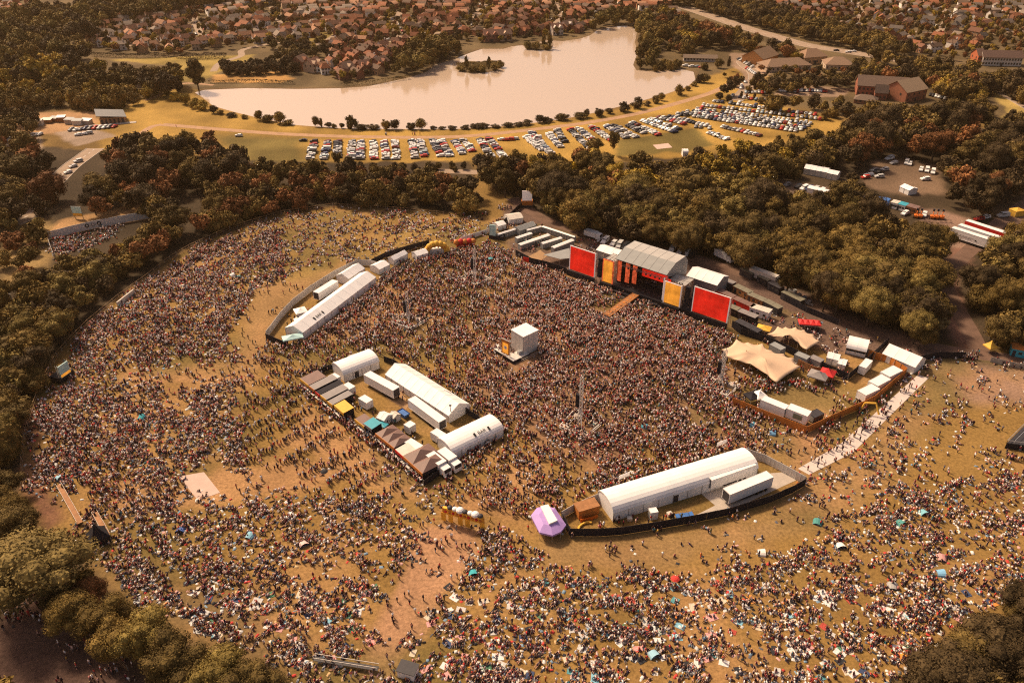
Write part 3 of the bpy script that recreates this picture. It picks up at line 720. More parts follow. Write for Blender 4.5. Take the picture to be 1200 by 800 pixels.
# pit barrier
pts_ = []
def sw_(x, y): return SA+Vector((math.cos(SRZ)*x-math.sin(SRZ)*y, math.sin(SRZ)*x+math.cos(SRZ)*y, 0))
for (xa, xb, nm) in ((0, 27.2, 'between the toilet yard and the runway'), (31.4, 64, 'between the runway and the stretch tents')):
    fence('crowd_barrier', [tuple(sw_(xa, -4.2)), tuple(sw_(xb, -4.2))], 1.2, 'grey_metal', 'low metal crowd barrier in front of the stage '+nm, 'barrier', gap=2.2, brace=False, ribs=False)
# wing tents behind the stage
def smarq(name, xa, ya, Ln, wd, e, r_, label, **kw):
    a = sw_(xa, ya); b = sw_(xa+Ln, ya); return marquee(name, tuple(a), tuple(b), wd, e, r_, label, **kw)
smarq('wing_tent', 39.5, 17, 12, 9, 5.2, 6.8, 'large pale storage tent behind the stage roof on the tent side', roof='white_pvc', wall='grey_pvc')
smarq('wing_tent', 1.0, 17, 9.5, 6, 4.0, 5.0, 'pale tent behind the first amber screen', roof='white_pvc', wall='grey_pvc')
smarq('wing_tent', -1.5, 8.0, 6, 4, 3, 3.9, 'small pale tent tucked behind the red screen by the toilet yard', roof='white_pvc', wall='grey_pvc')
# ================================================================ BACKSTAGE
trailer('artic_trailer', (876,325.5), (906.7,337), 'grey box trailer parked at the wood edge behind the olive roofed cabins', body='cream_panel', h=3.0)
trailer('box_truck', (836,301), (850,307.5), 'white box truck parked behind the pale storage tent', cab=1, wheels=True, reefer=False, h=2.6, z0=1.0)
trailer('tanker_truck', (684,277.5), (697,281.5), 'white truck with rounded load parked behind the red screen by the toilets', cab=1, reefer=False, h=2.0, z0=1.0)
cab_spec = [((866,322),(880,329),'dark_metal','olive_roof','behind the grey trailer, uppermost of the row'),((886,331),(898,337),'black_cloth','olive_roof','below the grey trailer'),((898,339),(912,346),'black_cloth','dark_metal','with black roof between olive ones'),((914,350),(936,361),'dark_metal','olive_roof','largest, nearest the fallen truss pile'),
            ((838,333),(856,341),'dark_metal','grey_canvas','just behind the stage scaffold'),((858,343),(876,352),'brown_board','olive_roof','above the red walled pair'),((874,353),(892,361),'brown_board','olive_roof','beside the white cabin'),((893,361),(910,370),'dark_metal','olive_roof','above the white cabin'),
            ((863,373),(883,381),'black_cloth','grey_canvas','by the back of the red screen'),((852,368),(862,372),'black_cloth','olive_roof','smallest, beside the red screen leg')]
for a, b, bd, rf, lb in cab_spec: cabin('site_cabin', a, b, 2.6, 2.7, 'low site cabin '+lb, bd, rf, group='site cabins behind the stage')
cabin('red_cabin', (831,346), (856,358), 2.6, 3.0, 'long red walled unit with tan roof behind the red screen', 'red_panel', 'brown_canvas', windows=0)
cabin('red_cabin', (857,359), (879,369), 2.6, 3.0, 'red walled unit with tan roof beside the white cabin', 'red_panel', 'brown_canvas', windows=0)
cabin('white_cabin', (877,369), (899,376), 3.2, 3.0, 'white walled production cabin between red unit and stretch tents', 'white_panel', 'cream_panel', windows=2)
def pile(name, a, b, label):
    loc, rz, Ln = FR(a, b); t = thing(name, label, 'equipment', loc, rz)
    for i in range(7): MB().truss((Ln*i/7, .3, .5+.25*(i % 2)), (Ln*(i+1.6)/7, 1.6, .6+.2*(i % 3)), .5, .05, 1).build('truss_length', 'silver', t)
    for i in range(5): MB().box(Ln*i/5, Ln*i/5+1.1, 2, 3, 0, 1.0+.3*(i % 2)).build('flight_case', 'silver', t)
pile('truss_pile', (918,340), (946,359), 'heap of silver truss lengths and flight cases by the wood edge')
# vans and cars backstage are added with the other cars
fence('black_fence', [(918,352),(945,366),(982,381)], 2.2, 'black_cloth', 'low black fence between the olive roofed cabins and the smaller stretch tent')
# the two beige stretch tents
stretch_tent('stretch_tent', [(846,411),(862.7,399),(876,402.7),(893,404),(903,412),(918,416),(930,421),(938,431),(910,450),(899,440.7),(879,429),(863,424),(850,418.7)], 'larger beige stretch tent with two peaks nearest the dense crowd', peaks=((875,410),(897,420)))
stretch_tent('stretch_tent', [(899,393),(911,384),(920,384.7),(932,384.7),(942,388),(953,393),(961,401),(945,411.5),(934.5,404),(919,398),(909,396)], 'smaller beige stretch tent behind the black fence backstage', peaks=((926,392),))
trailer('grey_container', (900,412), (913,419), 'grey container just behind the larger beige stretch tent', body='grey_pvc', wheels=False, z0=.2, h=2.6, reefer=False, cat='container')
trailer('grey_container', (929,424), (943,430), 'grey container between the larger stretch tent and a brown board fence', body='grey_pvc', wheels=False, z0=.2, h=2.6, reefer=False, cat='container')
trailer('grey_container', (946,427), (959,433), 'dark container with pale lettering beside the brown board fence', body='grey_canvas', wheels=False, z0=.2, h=2.4, reefer=False, cat='container')
fence('black_fence', [(857,383),(868,392),(899,402),(933,418),(975,438),(993,446),(1000,440),(1040,403)], 2.6, 'black_cloth', 'tall black fence running behind the beige stretch tents to the white marquee')
fence('board_fence', [(934,428),(952,437),(978,441)], 2.4, 'brown_board', 'brown board fence beside the red gazebo')
pagoda('gazebo', (957,447), 5.5, 4.5, 2.5, 3.9, 'dark grey gazebo joined to the red gazebo by the black fence', roof='grey_canvas', rz=-.6)
pagoda('gazebo', (968,444.5), 4.2, 4.2, 2.6, 4.0, 'small bright red gazebo near the brown board fence', roof='red_canvas', rz=-.6)
pagoda('gazebo', (894,390.5), 4.5, 3.5, 2.2, 2.9, 'small yellow gazebo behind the red screen', roof='yellow_canvas', rz=-.5)
pagoda('gazebo', (947,385), 7, 3.5, 2.5, 3.2, 'red and white awning beside the smaller stretch tent', roof='red_canvas', rz=-.15, cols=4, walls=('white_panel', 'b'))
pagoda('gazebo', (888,470), 3.6, 3.6, 2.4, 3.6, 'small pale gazebo behind the orange fence by the dense crowd', roof='white_pvc', rz=.4)
pagoda('gazebo', (880,471), 3.6, 3.6, 2.4, 3.5, 'dark gazebo beside the pale gazebo behind the orange fence', roof='black_cloth', rz=.4)
cabin('dark_cabin', (860,384), (886,397), 2.6, 2.4, 'black catering unit along the black fence', 'black_cloth', 'dark_metal', windows=0)
# white tents at the corner
marquee('white_marquee', (990,414.5), (1013,420), 6.5, 2.6, 4.2, 'white round topped marquee open at its front behind the black fence', curved=True, front_open=True)
marquee('white_marquee', (1032,422), (1070,438.5), 6.8, 2.6, 4.7, 'largest pointed white marquee at the corner of the service road', door=(.45,))
tl = [((967,426),(981,429.5),3.6,2.4,3.2,'small white tent beside the black fence, nearest the smaller stretch tent'),((980,432),(989,434.5),3.4,2.1,2.6,'lowest small white tent against the black fence')]
for a, b, wd, e, r_, lb in tl: marquee('small_tent', a, b, wd, e, r_, lb, 'tent', curved=False)
trailer('white_unit', (1004,438), (1012,441), 'white toilet unit standing alone inside the orange fence', w=5.5, h=2.5, z0=.5, reefer=False, wheels=False, cat='cabin')
for a, b, lb in (((1029,445),(1040,451),'uppermost of the three in line by the orange fence'),((1015,456),(1026,462),'middle of the three in line by the orange fence'),((1002,467),(1012,473),'lowest of the three in line by the orange fence')):
    trailer('white_unit', a, b, 'white box unit, '+lb, w=6.2, h=2.4, z0=.55, reefer=False, wheels=True, cat='cabin', group='white units by the orange fence')
fence('orange_fence', [(857,474),(905,493),(944,508),(985,489),(996,484),(1006,480),(1024,471),(1048,450),(1061,439),(1040,425),(1016,418)], 2.5, 'orange_board', 'long orange board fence round the enclosure with the stretch tents', gap=2.4)
def logo(t, Ln, w, z0, h):
    MB().box(Ln*.35, Ln*.78, -.06, -.045, z0+.7, z0+2.3).build('panel_sign', 'sign_green', t)
trailer('white_trailer', (889,480.5), (917,492), 'white serving trailer with faint grey windows by the orange fence', h=2.8, z0=.9, reefer=False)
trailer('white_trailer', (919,491.5), (943,501), 'white serving trailer with greenish panel by the orange fence', h=2.9, z0=1.0, reefer=False, w=3, mark=logo)
trailer('dark_unit', (953,497), (964,492), 'dark unit with white roof in the corner of the orange fence', body='dark_metal', h=2.0, z0=.3, reefer=False, wheels=False, cat='cabin')
# arch on the walkway
t = thing('walkway_arch', 'yellow arch of arms over the gap in the orange fence', 'arch', P(1008,482), -.3)
for p, q in (((0,0,0),(.6,0,3.2)),((.6,0,3.2),(3.4,0,3.6)),((3.4,0,3.6),(4.6,-1.5,1.0))): MB().tube(p, q, .28, 6).build('arm', 'yellow_canvas', t)
fence('black_fence', [(1068,428),(1085,422),(1100,419.5),(1130,420.5)], 2.4, 'black_cloth', 'black fence curving from the white marquee to the service gate')
fence('mesh_fence', [(1160,424),(1185,430),(1240,440)], 1.8, 'grey_metal', 'grey fence past the service gate by the dark wood', ribs=False)
cabin('beach_hut', (1183,417), (1207,422), 4, 2.8, 'food unit with turquoise front and orange roof at the wood edge', 'teal_tarp', 'orange_board')
pagoda('gazebo', (1158,412), 3.0, 3.0, 2.2, 4.2, 'small pointed orange tent by the service gate', roof='yellow_canvas', rz=.3)
# dark tiered stand on the edge of the picture
t = thing('viewing_stand', 'black walled stand with pale rails on the open slope', 'platform', P(1177,525), R(14))
b_ = MB(); vp_ = [tuple((P(*q)-P(1177,525)).to_2d()) for q in ((1177,525),(1228,532),(1228,500),(1199,503))]; t.rotation_euler = (0,0,0); b_.prism(vp_, 0, 1.7); b_.build('skirt', 'black_cloth', t)
MB().prism([(q[0]*.98+.15, q[1]*.97+.1) for q in vp_], 1.71, 1.8).build('deck', 'dark_metal', t)
for p, q in ((vp_[0],vp_[3]),(vp_[0],vp_[1]),((vp_[0][0]+2,vp_[0][1]),(vp_[3][0]+2,vp_[3][1]))): MB().tube((*p,2.7), (*q,2.7), .07, 4).build('rail', 'silver', t); MB().tube((*p,1.7),(*p,2.7),.05,4).build('post','silver',t)
# ================================================================ FOH tower, delay masts
c0 = P(613,418.3); fz = SRZ
t = thing('mixing_tower', 'square pale clad mixing tower in the middle of the crowd', 'tower', c0, R(41))
MB().box(0, 6.2, 0, 5.6, 0, 7.3).build('scaffold_core', 'dark_metal', t)
cl = MB()
for (fx0, fx1, fy0, fy1) in ((0,6.2,-.05,-.01),(0,6.2,5.61,5.65)):
    for i in range(3):
        for j in range(3): cl.box(fx0+6.2*i/3+.04, fx0+6.2*(i+1)/3-.04, fy0, fy1, .3+2.35*j, .3+2.35*(j+1)-.06)
for (xa, xb) in ((-.05,-.01),(6.21,6.25)):
    for i in range(3):
        for j in range(3): cl.box(xa, xb, 5.6*i/3+.04, 5.6*(i+1)/3-.04, .3+2.35*j, .3+2.35*(j+1)-.06)
cl.build('cladding', 'hoarding', t)
rf = MB()
for i in range(3): rf.box(-.15+6.5*i/3, -.15+6.5*(i+1)/3-.03, -.15, 5.75, 7.36, 7.5)
rf.build('roof', 'white_pvc', t)
gb = MB()
for s in ((-2,-2,9.5,-2),(9.5,-2,9.5,8),(-2,-2,-2,8)): gb.tube((s[0],s[1],1.1),(s[2],s[3],1.1),.06,4); gb.tube((s[0],s[1],.5),(s[2],s[3],.5),.05,4)
gb.build('guard_rail', 'scaffold', t)
t = thing('control_platform', 'low control platform with pale decking beside the mixing tower', 'platform', P(600,425.5), R(41))
MB().box(0, 6.5, -.6, 3, 0, 1.1).build('deck', 'hoarding', t); MB().box(-.2, 0, -.7, 10, 0, 1.0).build('skirt', 'black_cloth', t); MB().box(-.02, 6.6, -.75, -.62, 0, .9).build('front_skirt', 'black_cloth', t)
MB().box(0, 2.6, 3.02, 10, 0, 1.1).build('side_deck', 'hoarding', t)
MB().box(3.5, 5, .6, 1.6, 1.1, 2.3).build('equipment_case', 'silver', t)
t = thing('banner_frame', 'tall orange framed banner with round white emblem beside the mixing tower', 'banner', P(587,417), R(-41))
MB().box(.3, 3.6, -.03, .03, 1.6, 6.4).build('banner', 'orange_board', t); MB().box(.75, 3.1, -.06, -.034, 1.9, 5.6).build('inner_panel', 'amber_screen', t)
e = MB(); e.tube((1.95,-.065,4.0),(1.95,-.08,4.0),.62,16); e.build('emblem', 'white_panel', t)
e = MB(); e.tube((1.95,-.085,4.0),(1.95,-.09,4.0),.28,12); e.build('emblem_centre', 'grey_pvc', t)
for x in (.1, 3.8): MB().truss((x, .1, 0), (x, .1, 6.9), .35, .04, 1).build('support', 'scaffold', t)
MB().box(0, 3.9, 0, .25, 6.5, 6.75).build('crossbar', 'scaffold', t)
for (px, py, h, lb) in ((556.5,328,13,'nearest the toilet yard'),(479,378,12,'nearest the wedge shaped bar yard'),(679,500,16.5,'on the open crowd floor below the mixing tower'),(843,454,13.5,'beside the larger beige stretch tent')):
    t = thing('delay_mast', 'slim lattice speaker mast '+lb, 'mast', P(px, py), R(-36), 'delay masts in the crowd')
    MB().truss((0,0,0), (0,0,h), .8, .085, 1.3).build('mast', 'pale_steel', t)
    s_ = MB()
    for i in range(7): s_.box(-1.4, -.45, -.5, .4, h*.62-i*.6, h*.62-i*.6+.52)
    s_.build('speaker', 'black_cloth', t)
    MB().tube((-1, 0, h*.68), (.3, 0, h*.98), .06, 5).build('hoist_arm', 'scaffold', t)
    for (ax, ay) in ((2.6,2.6),(-2.6,2.6),(2.6,-2.6),(-2.6,-2.6)):
        MB().tube((0,0,h*.35), (ax,ay,.2), .08, 5).build('stay', 'pale_steel', t); MB().box(ax-1, ax+1, ay-1, ay+1, 0, 1.0).build('ballast', 'concrete', t)
    rl = MB()
    for a_, b_ in (((-4,-4),(4,-4)),((4,-4),(4.6,4)),((-4,-4),(-4.6,4))):
        for z in (.35, 1.1): rl.tube((*a_,z),(*b_,z),.13,4)
        for i in range(6): x = a_[0]+(b_[0]-a_[0])*i/5; y = a_[1]+(b_[1]-a_[1])*i/5; rl.tube((x,y,0),(x,y,1.1),.06,4)
    rl.build('barrier', 'pale_steel', t)
# ================================================================ FOOD YARD
marquee('white_marquee', (404,448), (445,431.5), 7.2, 2.7, 4.4, 'rounded white marquee across the top end of the food yard', curved=True, door=(.35,))
marquee('white_marquee', (452.5,447), (526.5,495.7), 7.6, 2.7, 4.8, 'longest white marquee along the mixing tower side of the food yard', door=(.55,))
marquee('white_marquee', (531,540), (590,511), 7.2, 2.6, 4.2, 'rounded white bar marquee at the lower corner of the food yard with small black lettering', curved=True, txt='BAR', text_at=.62)
trailer('fridge_trailer', (427.6,451.5), (461.6,470.5), 'white fridge trailer in the food yard nearer the top marquee', door_end=1, group='fridge trailers in the food yard')
trailer('fridge_trailer', (479,481), (514.8,508), 'white fridge trailer in the food yard nearer the lamp mast', door_end=1, group='fridge trailers in the food yard')
trailer('box_truck', (500,545), (513.5,556), 'white box truck with cab out beside the dark food stalls', cab=1, reefer=False, h=2.5, z0=.9, length=5.2)
trailer('box_truck', (513,540), (524,549), 'white box truck tucked between its twin and the bar marquee', cab=1, reefer=False, h=2.5, z0=.9, length=5.0)
for i, (px, py, L_, lb) in enumerate(((386,450,2.8,'beside the grey roofed stalls'),(402,461,3.2,'behind the grey awnings'),(421,476,3.6,'facing the yellow stall'),(474,507,2.2,'beside the second fridge trailer'),(475,528,4.6,'behind the brown pagoda stalls'),(505,516,3.6,'beside the end of the fridge trailer'))):
    trailer('catering_trailer', (px,py), (px+8,py+5), 'small white catering trailer '+lb, w=2.3, h=2.3, z0=.6, length=L_, reefer=False, group='small catering trailers in the food yard')
marquee('small_tent', (442,496), (451,500), 3.2, 2.2, 3.0, 'irregular white pop-up tent in the middle of the food yard', 'tent')
marquee('small_tent', (456,492), (462,496), 2.4, 1.8, 2.4, 'pinkish small tent in the middle of the food yard', 'tent', roof='cream_panel')
pagoda('green_awning', (449,502.5), 2.6, 2, 1.6, 1.9, 'small green awning below the white pop-up tent', roof='teal_tarp', rz=-.5)
t = thing('waste_skip', 'blue skip between the two fridge trailers', 'skip', P(467,486), R(-45)); b_ = MB(); b_.add([(0,0,0),(2.6,0,0),(2.6,1.7,0),(0,1.7,0),(-.4,-.1,1.3),(3,-.1,1.3),(3,1.8,1.3),(-.4,1.8,1.3)], [(0,3,2,1),(0,1,5,4),(1,2,6,5),(2,3,7,6),(3,0,4,7)]); b_.build('body', 'blue_tarp', t); MB().box(-.3,2.9,0,1.7,1.0,1.06).build('load','blue_tarp',t)
t = thing('lamp_mast', 'thin black lamp mast beside the longest marquee', 'lamp post', P(528.5,493)); MB().tube((0,0,0),(0,0,5.2),.09,6).build('post','dark_metal',t); MB().box(-.35,.35,-.15,.15,5.2,5.5).build('lamp','dark_metal',t)
# stall fronts along the queue side, from the top end down
def stall(a, b, depth_, eave, roof, fascia, label, peak=None, cols=1, body='black_cloth', rows=1):
    loc, rz, Ln = FR(a, b); t = thing('food_stall', label, 'stall', loc, rz, 'food stalls facing the queues')
    MB().box(0, Ln, -.15, -.02, eave-.85, eave+.1).build('fascia', fascia, t)
    MB().box(.1, Ln-.1, -.6, .1, .9, 1.05).build('counter', 'hoarding', t)
    MB().box(.1, Ln-.1, .12, .2, 0, .9).build('counter_front', body, t)
    r = MB(); pk_ = peak or eave+.25
    if peak:
        for i in range(cols):
            for j in range(rows):
                x0_ = Ln*i/cols; x1_ = Ln*(i+1)/cols; y0_ = depth_*j/rows; y1_ = depth_*(j+1)/rows; c_ = ((x0_+x1_)/2, (y0_+y1_)/2, peak)
                r.add([(x0_,y0_,eave),(x1_,y0_,eave),(x1_,y1_,eave),(x0_,y1_,eave),c_], [(0,1,4),(1,2,4),(2,3,4),(3,0,4)])
    else: r.add([(0,0,eave),(Ln,0,eave),(Ln,depth_,pk_),(0,depth_,pk_),(0,0,eave-.1),(Ln,0,eave-.1),(Ln,depth_,pk_-.1),(0,depth_,pk_-.1)], [(0,1,2,3),(7,6,5,4),(0,4,5,1),(2,6,7,3),(1,5,6,2),(3,7,4,0)])
    r.build('roof', roof, t)
    w_ = MB(); w_.box(.05,.12,.3,depth_-.1,0,eave-.15); w_.box(Ln-.12,Ln-.05,.3,depth_-.1,0,eave-.15); w_.box(.1,Ln-.1,depth_-.15,depth_-.08,0,eave-.1); w_.build('side_wall', body, t)
    for x in (.05, Ln-.05): ob('post', post_mesh(eave), t, (x, -.05, 0))
stall((353,452),(363,460),6,2.7,'brown_canvas','yellow_canvas','dark roofed food stall at the top corner with orange fascia')
stall((363.5,461),(370,466),8,2.8,'grey_canvas','orange_board','grey roofed food stall second from the top corner')
stall((371,467),(376,471),8,2.6,'black_cloth','red_panel','open dark food stall between two grey roofed ones')
stall((377,472),(384,477.5),7.5,2.8,'grey_canvas','yellow_canvas','pale grey roofed food stall with yellow fascia')
stall((385,478.5),(391,483),7,2.6,'grey_canvas','yellow_canvas','smoke hazed grey stall next to the yellow stall')
stall((393,484.5),(404,494),3.4,3.0,'yellow_canvas','yellow_canvas','bright yellow food stall jutting from the row')
stall((417,500),(428,509),3.2,2.8,'brown_canvas','yellow_canvas','dark food stall with pale yellow fascia beside the turquoise one')
stall((427,506),(437,513),3.4,3.0,'teal_tarp','grey_canvas','turquoise roofed food stall in the row')
stall((441,517),(463,534.5),5.6,2.8,'brown_canvas','orange_board','long brown roofed food stall with long orange fascia', peak=3.7, cols=3)
stall((464,536),(474,545),4,2.8,'cream_panel','red_panel','tan roofed food stall with red sign'); 
stall((473,544),(496,565),8.0,2.9,'brown_canvas','orange_board','biggest brown twin peaked food stall at the lower corner', peak=4.3, cols=2, rows=1)
fence('black_fence', [(450,424),(462,428),(545,484),(571,501)], 2.2, 'black_cloth', 'black fence along the mixing tower side of the food yard')
fence('black_fence', [(360,446),(385,434),(398,431)], 2.0, 'black_cloth', 'short black fence closing the top corner of the food yard')
fence('black_fence', [(497,570),(530,546)], 2.0, 'black_cloth', 'short black fence under the box trucks of the food yard')
def board(px, py, w_, h_, z0_, label, rz=R(28), m='white_panel', tilt=0):
    t = thing('sign_board', label, 'sign', P(px, py), rz); MB().box(0, w_, -.05, .05, z0_, z0_+h_).build('board', m, t)
    for x in (.3, w_-.3): MB().tube((x,.1,0),(x,.1,z0_+h_*.9),.07,5).build('leg','scaffold',t)
    return t
board(410,428.5,3.0,1.2,2.6,'white board above the crowd behind the top marquee of the food yard')
board(484,447,2.6,.9,2.8,'white board above the crowd nearest the top of the longest marquee',rz=R(-35))
board(521,468,2.6,.9,2.8,'white board above the crowd beside the lower part of the longest marquee',rz=R(-35))
board(724,573,3.2,1.2,3.2,'white board on the crowd side of the bar marquee, nearer the purple canopy')
board(838,534,3.2,1.2,3.2,'white board on the crowd side of the bar marquee, nearer the walkway')
# ================================================================ BAR YARD
marquee('white_marquee', (718,611), (886,558), 7.6, 2.9, 4.9, 'very long rounded white bar marquee inside the black fence', curved=True, bay=4.2, door=(.42,))
trailer('fridge_trailer', (832,577), (884,558.5), 'white fridge trailer parked against the very long bar marquee', door_end=0, length=13.6, h=2.9, group='fridge trailers in the bar yard')
trailer('fridge_trailer', (853,594), (906,572), 'white fridge trailer on the paving near the black fence', door_end=0, length=13.6, h=2.9, group='fridge trailers in the bar yard')
trailer('white_unit', (762,609.5), (768,608.5), 'small upright white cabinet in the bar yard', w=1.6, h=2.3, z0=.1, wheels=False, reefer=False, length=1.8, cat='cabin')
fence('white_hoarding', [(658,608),(677,597),(700,587)], 2.5, 'hoarding', 'pale hoarding between the purple canopy and the brown container')
fence('white_hoarding', [(870,533),(896,542),(942,567)], 2.6, 'hoarding', 'pale hoarding closing the walkway end of the bar yard')
fence('black_fence', [(659,611),(668,628),(700,628.5),(728,626.5),(773,619.5),(815,612),(852,604),(902,589),(928,578),(943,569)], 2.5, 'black_cloth', 'long curved black fence round the bar yard', gap=3.2)
t = thing('brown_container', 'brown container with orange side against the end of the long marquee', 'container', *FR((678,609),(702,602))[:2]); Ln = FR((678,609),(702,602))[2]
MB().box(0, Ln, 0, 3.0, .1, 2.6).build('body', 'orange_board', t); MB().box(-.1, Ln+.1, -.1, 3.1, 2.61, 2.75).build('roof', 'brown_board', t)
for i in range(4):
    t = thing('orange_barrier', 'folded orange barrier stacked against the brown container, '+['front','second','third','rear'][i]+' of four', 'barrier', P(680+i*4, 612-i), R(20), 'folded orange barriers')
    MB().box(0, 1.9, 0, .12, .1, 1.0).build('panel', 'forklift_orange', t); MB().box(.1,.5,-.2,.3,0,.1).build('foot','forklift_orange',t)
t = thing('yellow_inflatable', 'yellow curved inflatable lying in the bar yard', 'inflatable', P(686,618), R(40))
for k in range(6): 
    a_ = math.pi*k/6; b__ = math.pi*(k+1)/6; MB().tube((2*math.cos(a_),1.1*math.sin(a_),.3),(2*math.cos(b__),1.1*math.sin(b__),.3),.3,7).build('segment','yellow_canvas',t)
t = thing('tarp_heap', 'bright blue tarpaulin folded on the paving of the bar yard', 'tarpaulin', P(793,608), R(10)); b_ = MB()
for i in range(4): b_.prism([(i*1.1,0),(i*1.1+1.05,.1),(i*1.1+1.0,1.5),(i*1.1+.1,1.4)], 0, .3+.12*(i % 2))
b_.build('fold', 'blue_tarp', t)
for i, (px, py) in enumerate(((735,611),(783,606),(749,600))):
    t = thing('pallet_box', 'pale goods box on the grass of the bar yard, '+['nearest the brown container','nearest the blue tarpaulin','nearest the marquee wall'][i], 'box', P(px,py), R(20*i)); MB().box(0,1.2,0,1,.15,.9).build('carton','cream_panel',t); MB().box(-.05,1.25,-.05,1.05,0,.14).build('pallet','timber',t)
# purple canopy
oc = [(622,613),(629,604),(639,602),(650,604.5),(663,624),(657,632),(647,636.5),(632,633)]
W_ = [P(*p) for p in oc]; c = sum(W_, Vector())/8
t = thing('purple_canopy', 'purple eight sided canopy with white middle panel beside the bar yard', 'canopy', c)
v = [W-c for W in W_]; ee = 2.6; ins = [(p[0]*.55, p[1]*.55) for p in v]
b_ = MB(); b_.add([(p.x,p.y,ee) for p in v]+[(q[0],q[1],3.5) for q in ins]+[(p.x,p.y,ee-.5) for p in v], [(i,(i+1)%8,8+(i+1)%8,8+i) for i in range(8)]+[tuple(range(8,16))]+[(16+i,16+(i+1)%8,(i+1)%8,i) for i in range(8)]); b_.build('canopy', 'purple_canvas', t)
wp_ = [P(*p)-c for p in ((633,607),(642,605),(652.5,624),(643,628))]; b_ = MB(); b_.prism([(p.x,p.y) for p in wp_], 3.55, 4.0); b_.build('roof_light', 'white_pvc', t)
for p in v: ob('leg', post_mesh(ee), t, (p.x*.96, p.y*.96, 0))
MB().box(-2.6, 2.6, -1, 1, 0, 1.1).build('bar_counter', 'brown_board', t)
# ================================================================ WEDGE BAR YARD
marquee('white_marquee', (356,398), (441,332.5), 7.0, 2.8, 4.4, 'long white bar marquee in the wedge shaped yard with small black lettering', txt='BAR', text_at=.24, bay=4)
marquee('white_marquee', (409,334.5), (428,322), 5.5, 2.8, 4.2, 'shorter white marquee behind the upper end of the wedge yard marquee')
trailer('fridge_trailer', (375,355), (397.5,340.5), 'white fridge trailer inside the wedge shaped yard', door_end=0)
fence('white_hoarding', [(313,396),(330,373),(344,358),(366,341),(393,324),(419,311),(434,311.5),(448,316)], 2.6, 'hoarding', 'pale hoarding round the back of the wedge shaped yard')
fence('black_fence', [(312,398),(331,406),(338,403)], 2.4, 'black_cloth', 'short black fence at the tip of the wedge shaped yard')
pagoda('turquoise_tent', (344,401.5), 6.5, 3.2, 2.3, 3.0, 'pale turquoise low tent at the tip of the wedge shaped yard', roof='pale_turquoise', rz=R(22))
pagoda('gazebo', (353,370), 4, 4, 2.2, 3.0, 'white gazebo among vehicles in the wedge shaped yard', rz=.5)
for i, (a, b, w_, lb) in enumerate((((445,322),(457,316),5,'nearest the wedge yard'),((462,311),(478,303),3,'in the middle of the queue lanes'),((489,306),(502,302),4,'beside the yellow inflatable'))):
    marquee('small_tent', a, b, w_, 2.3, 3.2, 'low white tent by the queue lanes, '+lb, 'tent', group='white tents by the queue lanes')
fence('crowd_barrier', [(452,331),(482,307)], 1.2, 'silver', 'pale metal queue barrier outside the wedge yard, lower run', 'barrier', gap=2.2, brace=False, ribs=False)
fence('crowd_barrier', [(446,328),(474,305)], 1.2, 'silver', 'pale metal queue barrier outside the wedge yard, upper run', 'barrier', gap=2.2, brace=False, ribs=False)
fence('black_fence', [(434,311),(452,302),(480,293),(503,287)], 2.3, 'black_cloth', 'black fence climbing from the wedge yard to the yellow inflatable')
t = thing('inflatable_arch', 'lumpy yellow inflatable arch at the end of the black fence', 'inflatable', P(512,298), R(10))
for i in range(9):
    a_ = math.pi*i/8; MB().ball((4*math.cos(a_), 0, 1+3.6*math.sin(a_)), 1.25, seg=10, rings=7).build('lobe', 'yellow_canvas', t)
for i in range(6): MB().box(-3.6+i*1.3,-3.0+i*1.3,-1.3,-1.22,3.2+.25*math.sin(i),3.9+.25*math.sin(i)).build('panel', 'orange_board', t)
MB().box(-3.0, 3.0, .4, 3.4, 0, 2.3).build('booth', 'white_panel', t)
t = thing('inflatable_bouncer', 'red orange inflatable beside the yellow inflatable arch', 'inflatable', P(535,289), R(10))
for i in range(5): MB().ball((i*1.7, 0, 1.9+.2*(i % 2)), 1.15, seg=10, rings=7).build('lobe', 'red_canvas' if i % 2 else 'orange_board', t)
MB().box(0, 7, -.3, 1, 0, 1.5).build('base', 'red_panel', t)
fence('white_hoarding', [(539,284),(556,278),(573,272.5)], 1.9, 'white_panel', 'low white hoarding between red inflatable and screen tower', ribs=False)
t = thing('screen_tower', 'small turquoise faced tower on black base beside the white hoarding', 'tower', P(573,279.5), R(-20)); MB().box(0,6,0,3,0,1.6).build('base','black_cloth',t); MB().box(.3,2.9,-.1,.3,1.6,6.2).build('display', 'pale_turquoise', t); MB().truss((.3,.8,1.6),(.3,.8,6.8),.4,.04,1).build('mast','scaffold',t); MB().truss((2.7,.8,1.6),(2.7,.8,6.8),.4,.04,1).build('mast','scaffold',t)
# ================================================================ TOILET YARD
def toilets(a, b, label, w_=1.2, h=2.3):
    loc, rz, Ln = FR(a, b); t = thing('toilet_row', label, 'toilets', loc, rz, 'rows of portable toilets')
    n = max(2, int(Ln/1.25)); n = min(n, 60); st_ = Ln/n; bm_ = MB().box(.04, st_-.04, 0, w_, .05, h-.15).mesh('cubicle', 'grey_pvc'); dm = MB().box(.2, st_-.2, -.03, -.004, .15, h-.3).mesh('door', 'grey_metal')
    for i in range(n): c_ = ob('cubicle', bm_, t, (st_*i, 0, 0)); ob('door', dm, c_)
    r = MB()
    r.add([(0,-.1,h-.1),(Ln,-.1,h-.1),(Ln,w_/2,h+.2),(0,w_/2,h+.2),(Ln,w_+.1,h-.1),(0,w_+.1,h-.1)], [(0,1,2,3),(3,2,4,5),(0,5,4,1)]); r.build('roof', 'white_panel', t)
toilets((606,285.5),(624,279.5),'shortest row of white roofed toilets in the toilet yard, farthest from the stage', w_=1.6)
toilets((610,293.5),(645,281.5),'longest inner row of white roofed toilets in the toilet yard', w_=1.8)
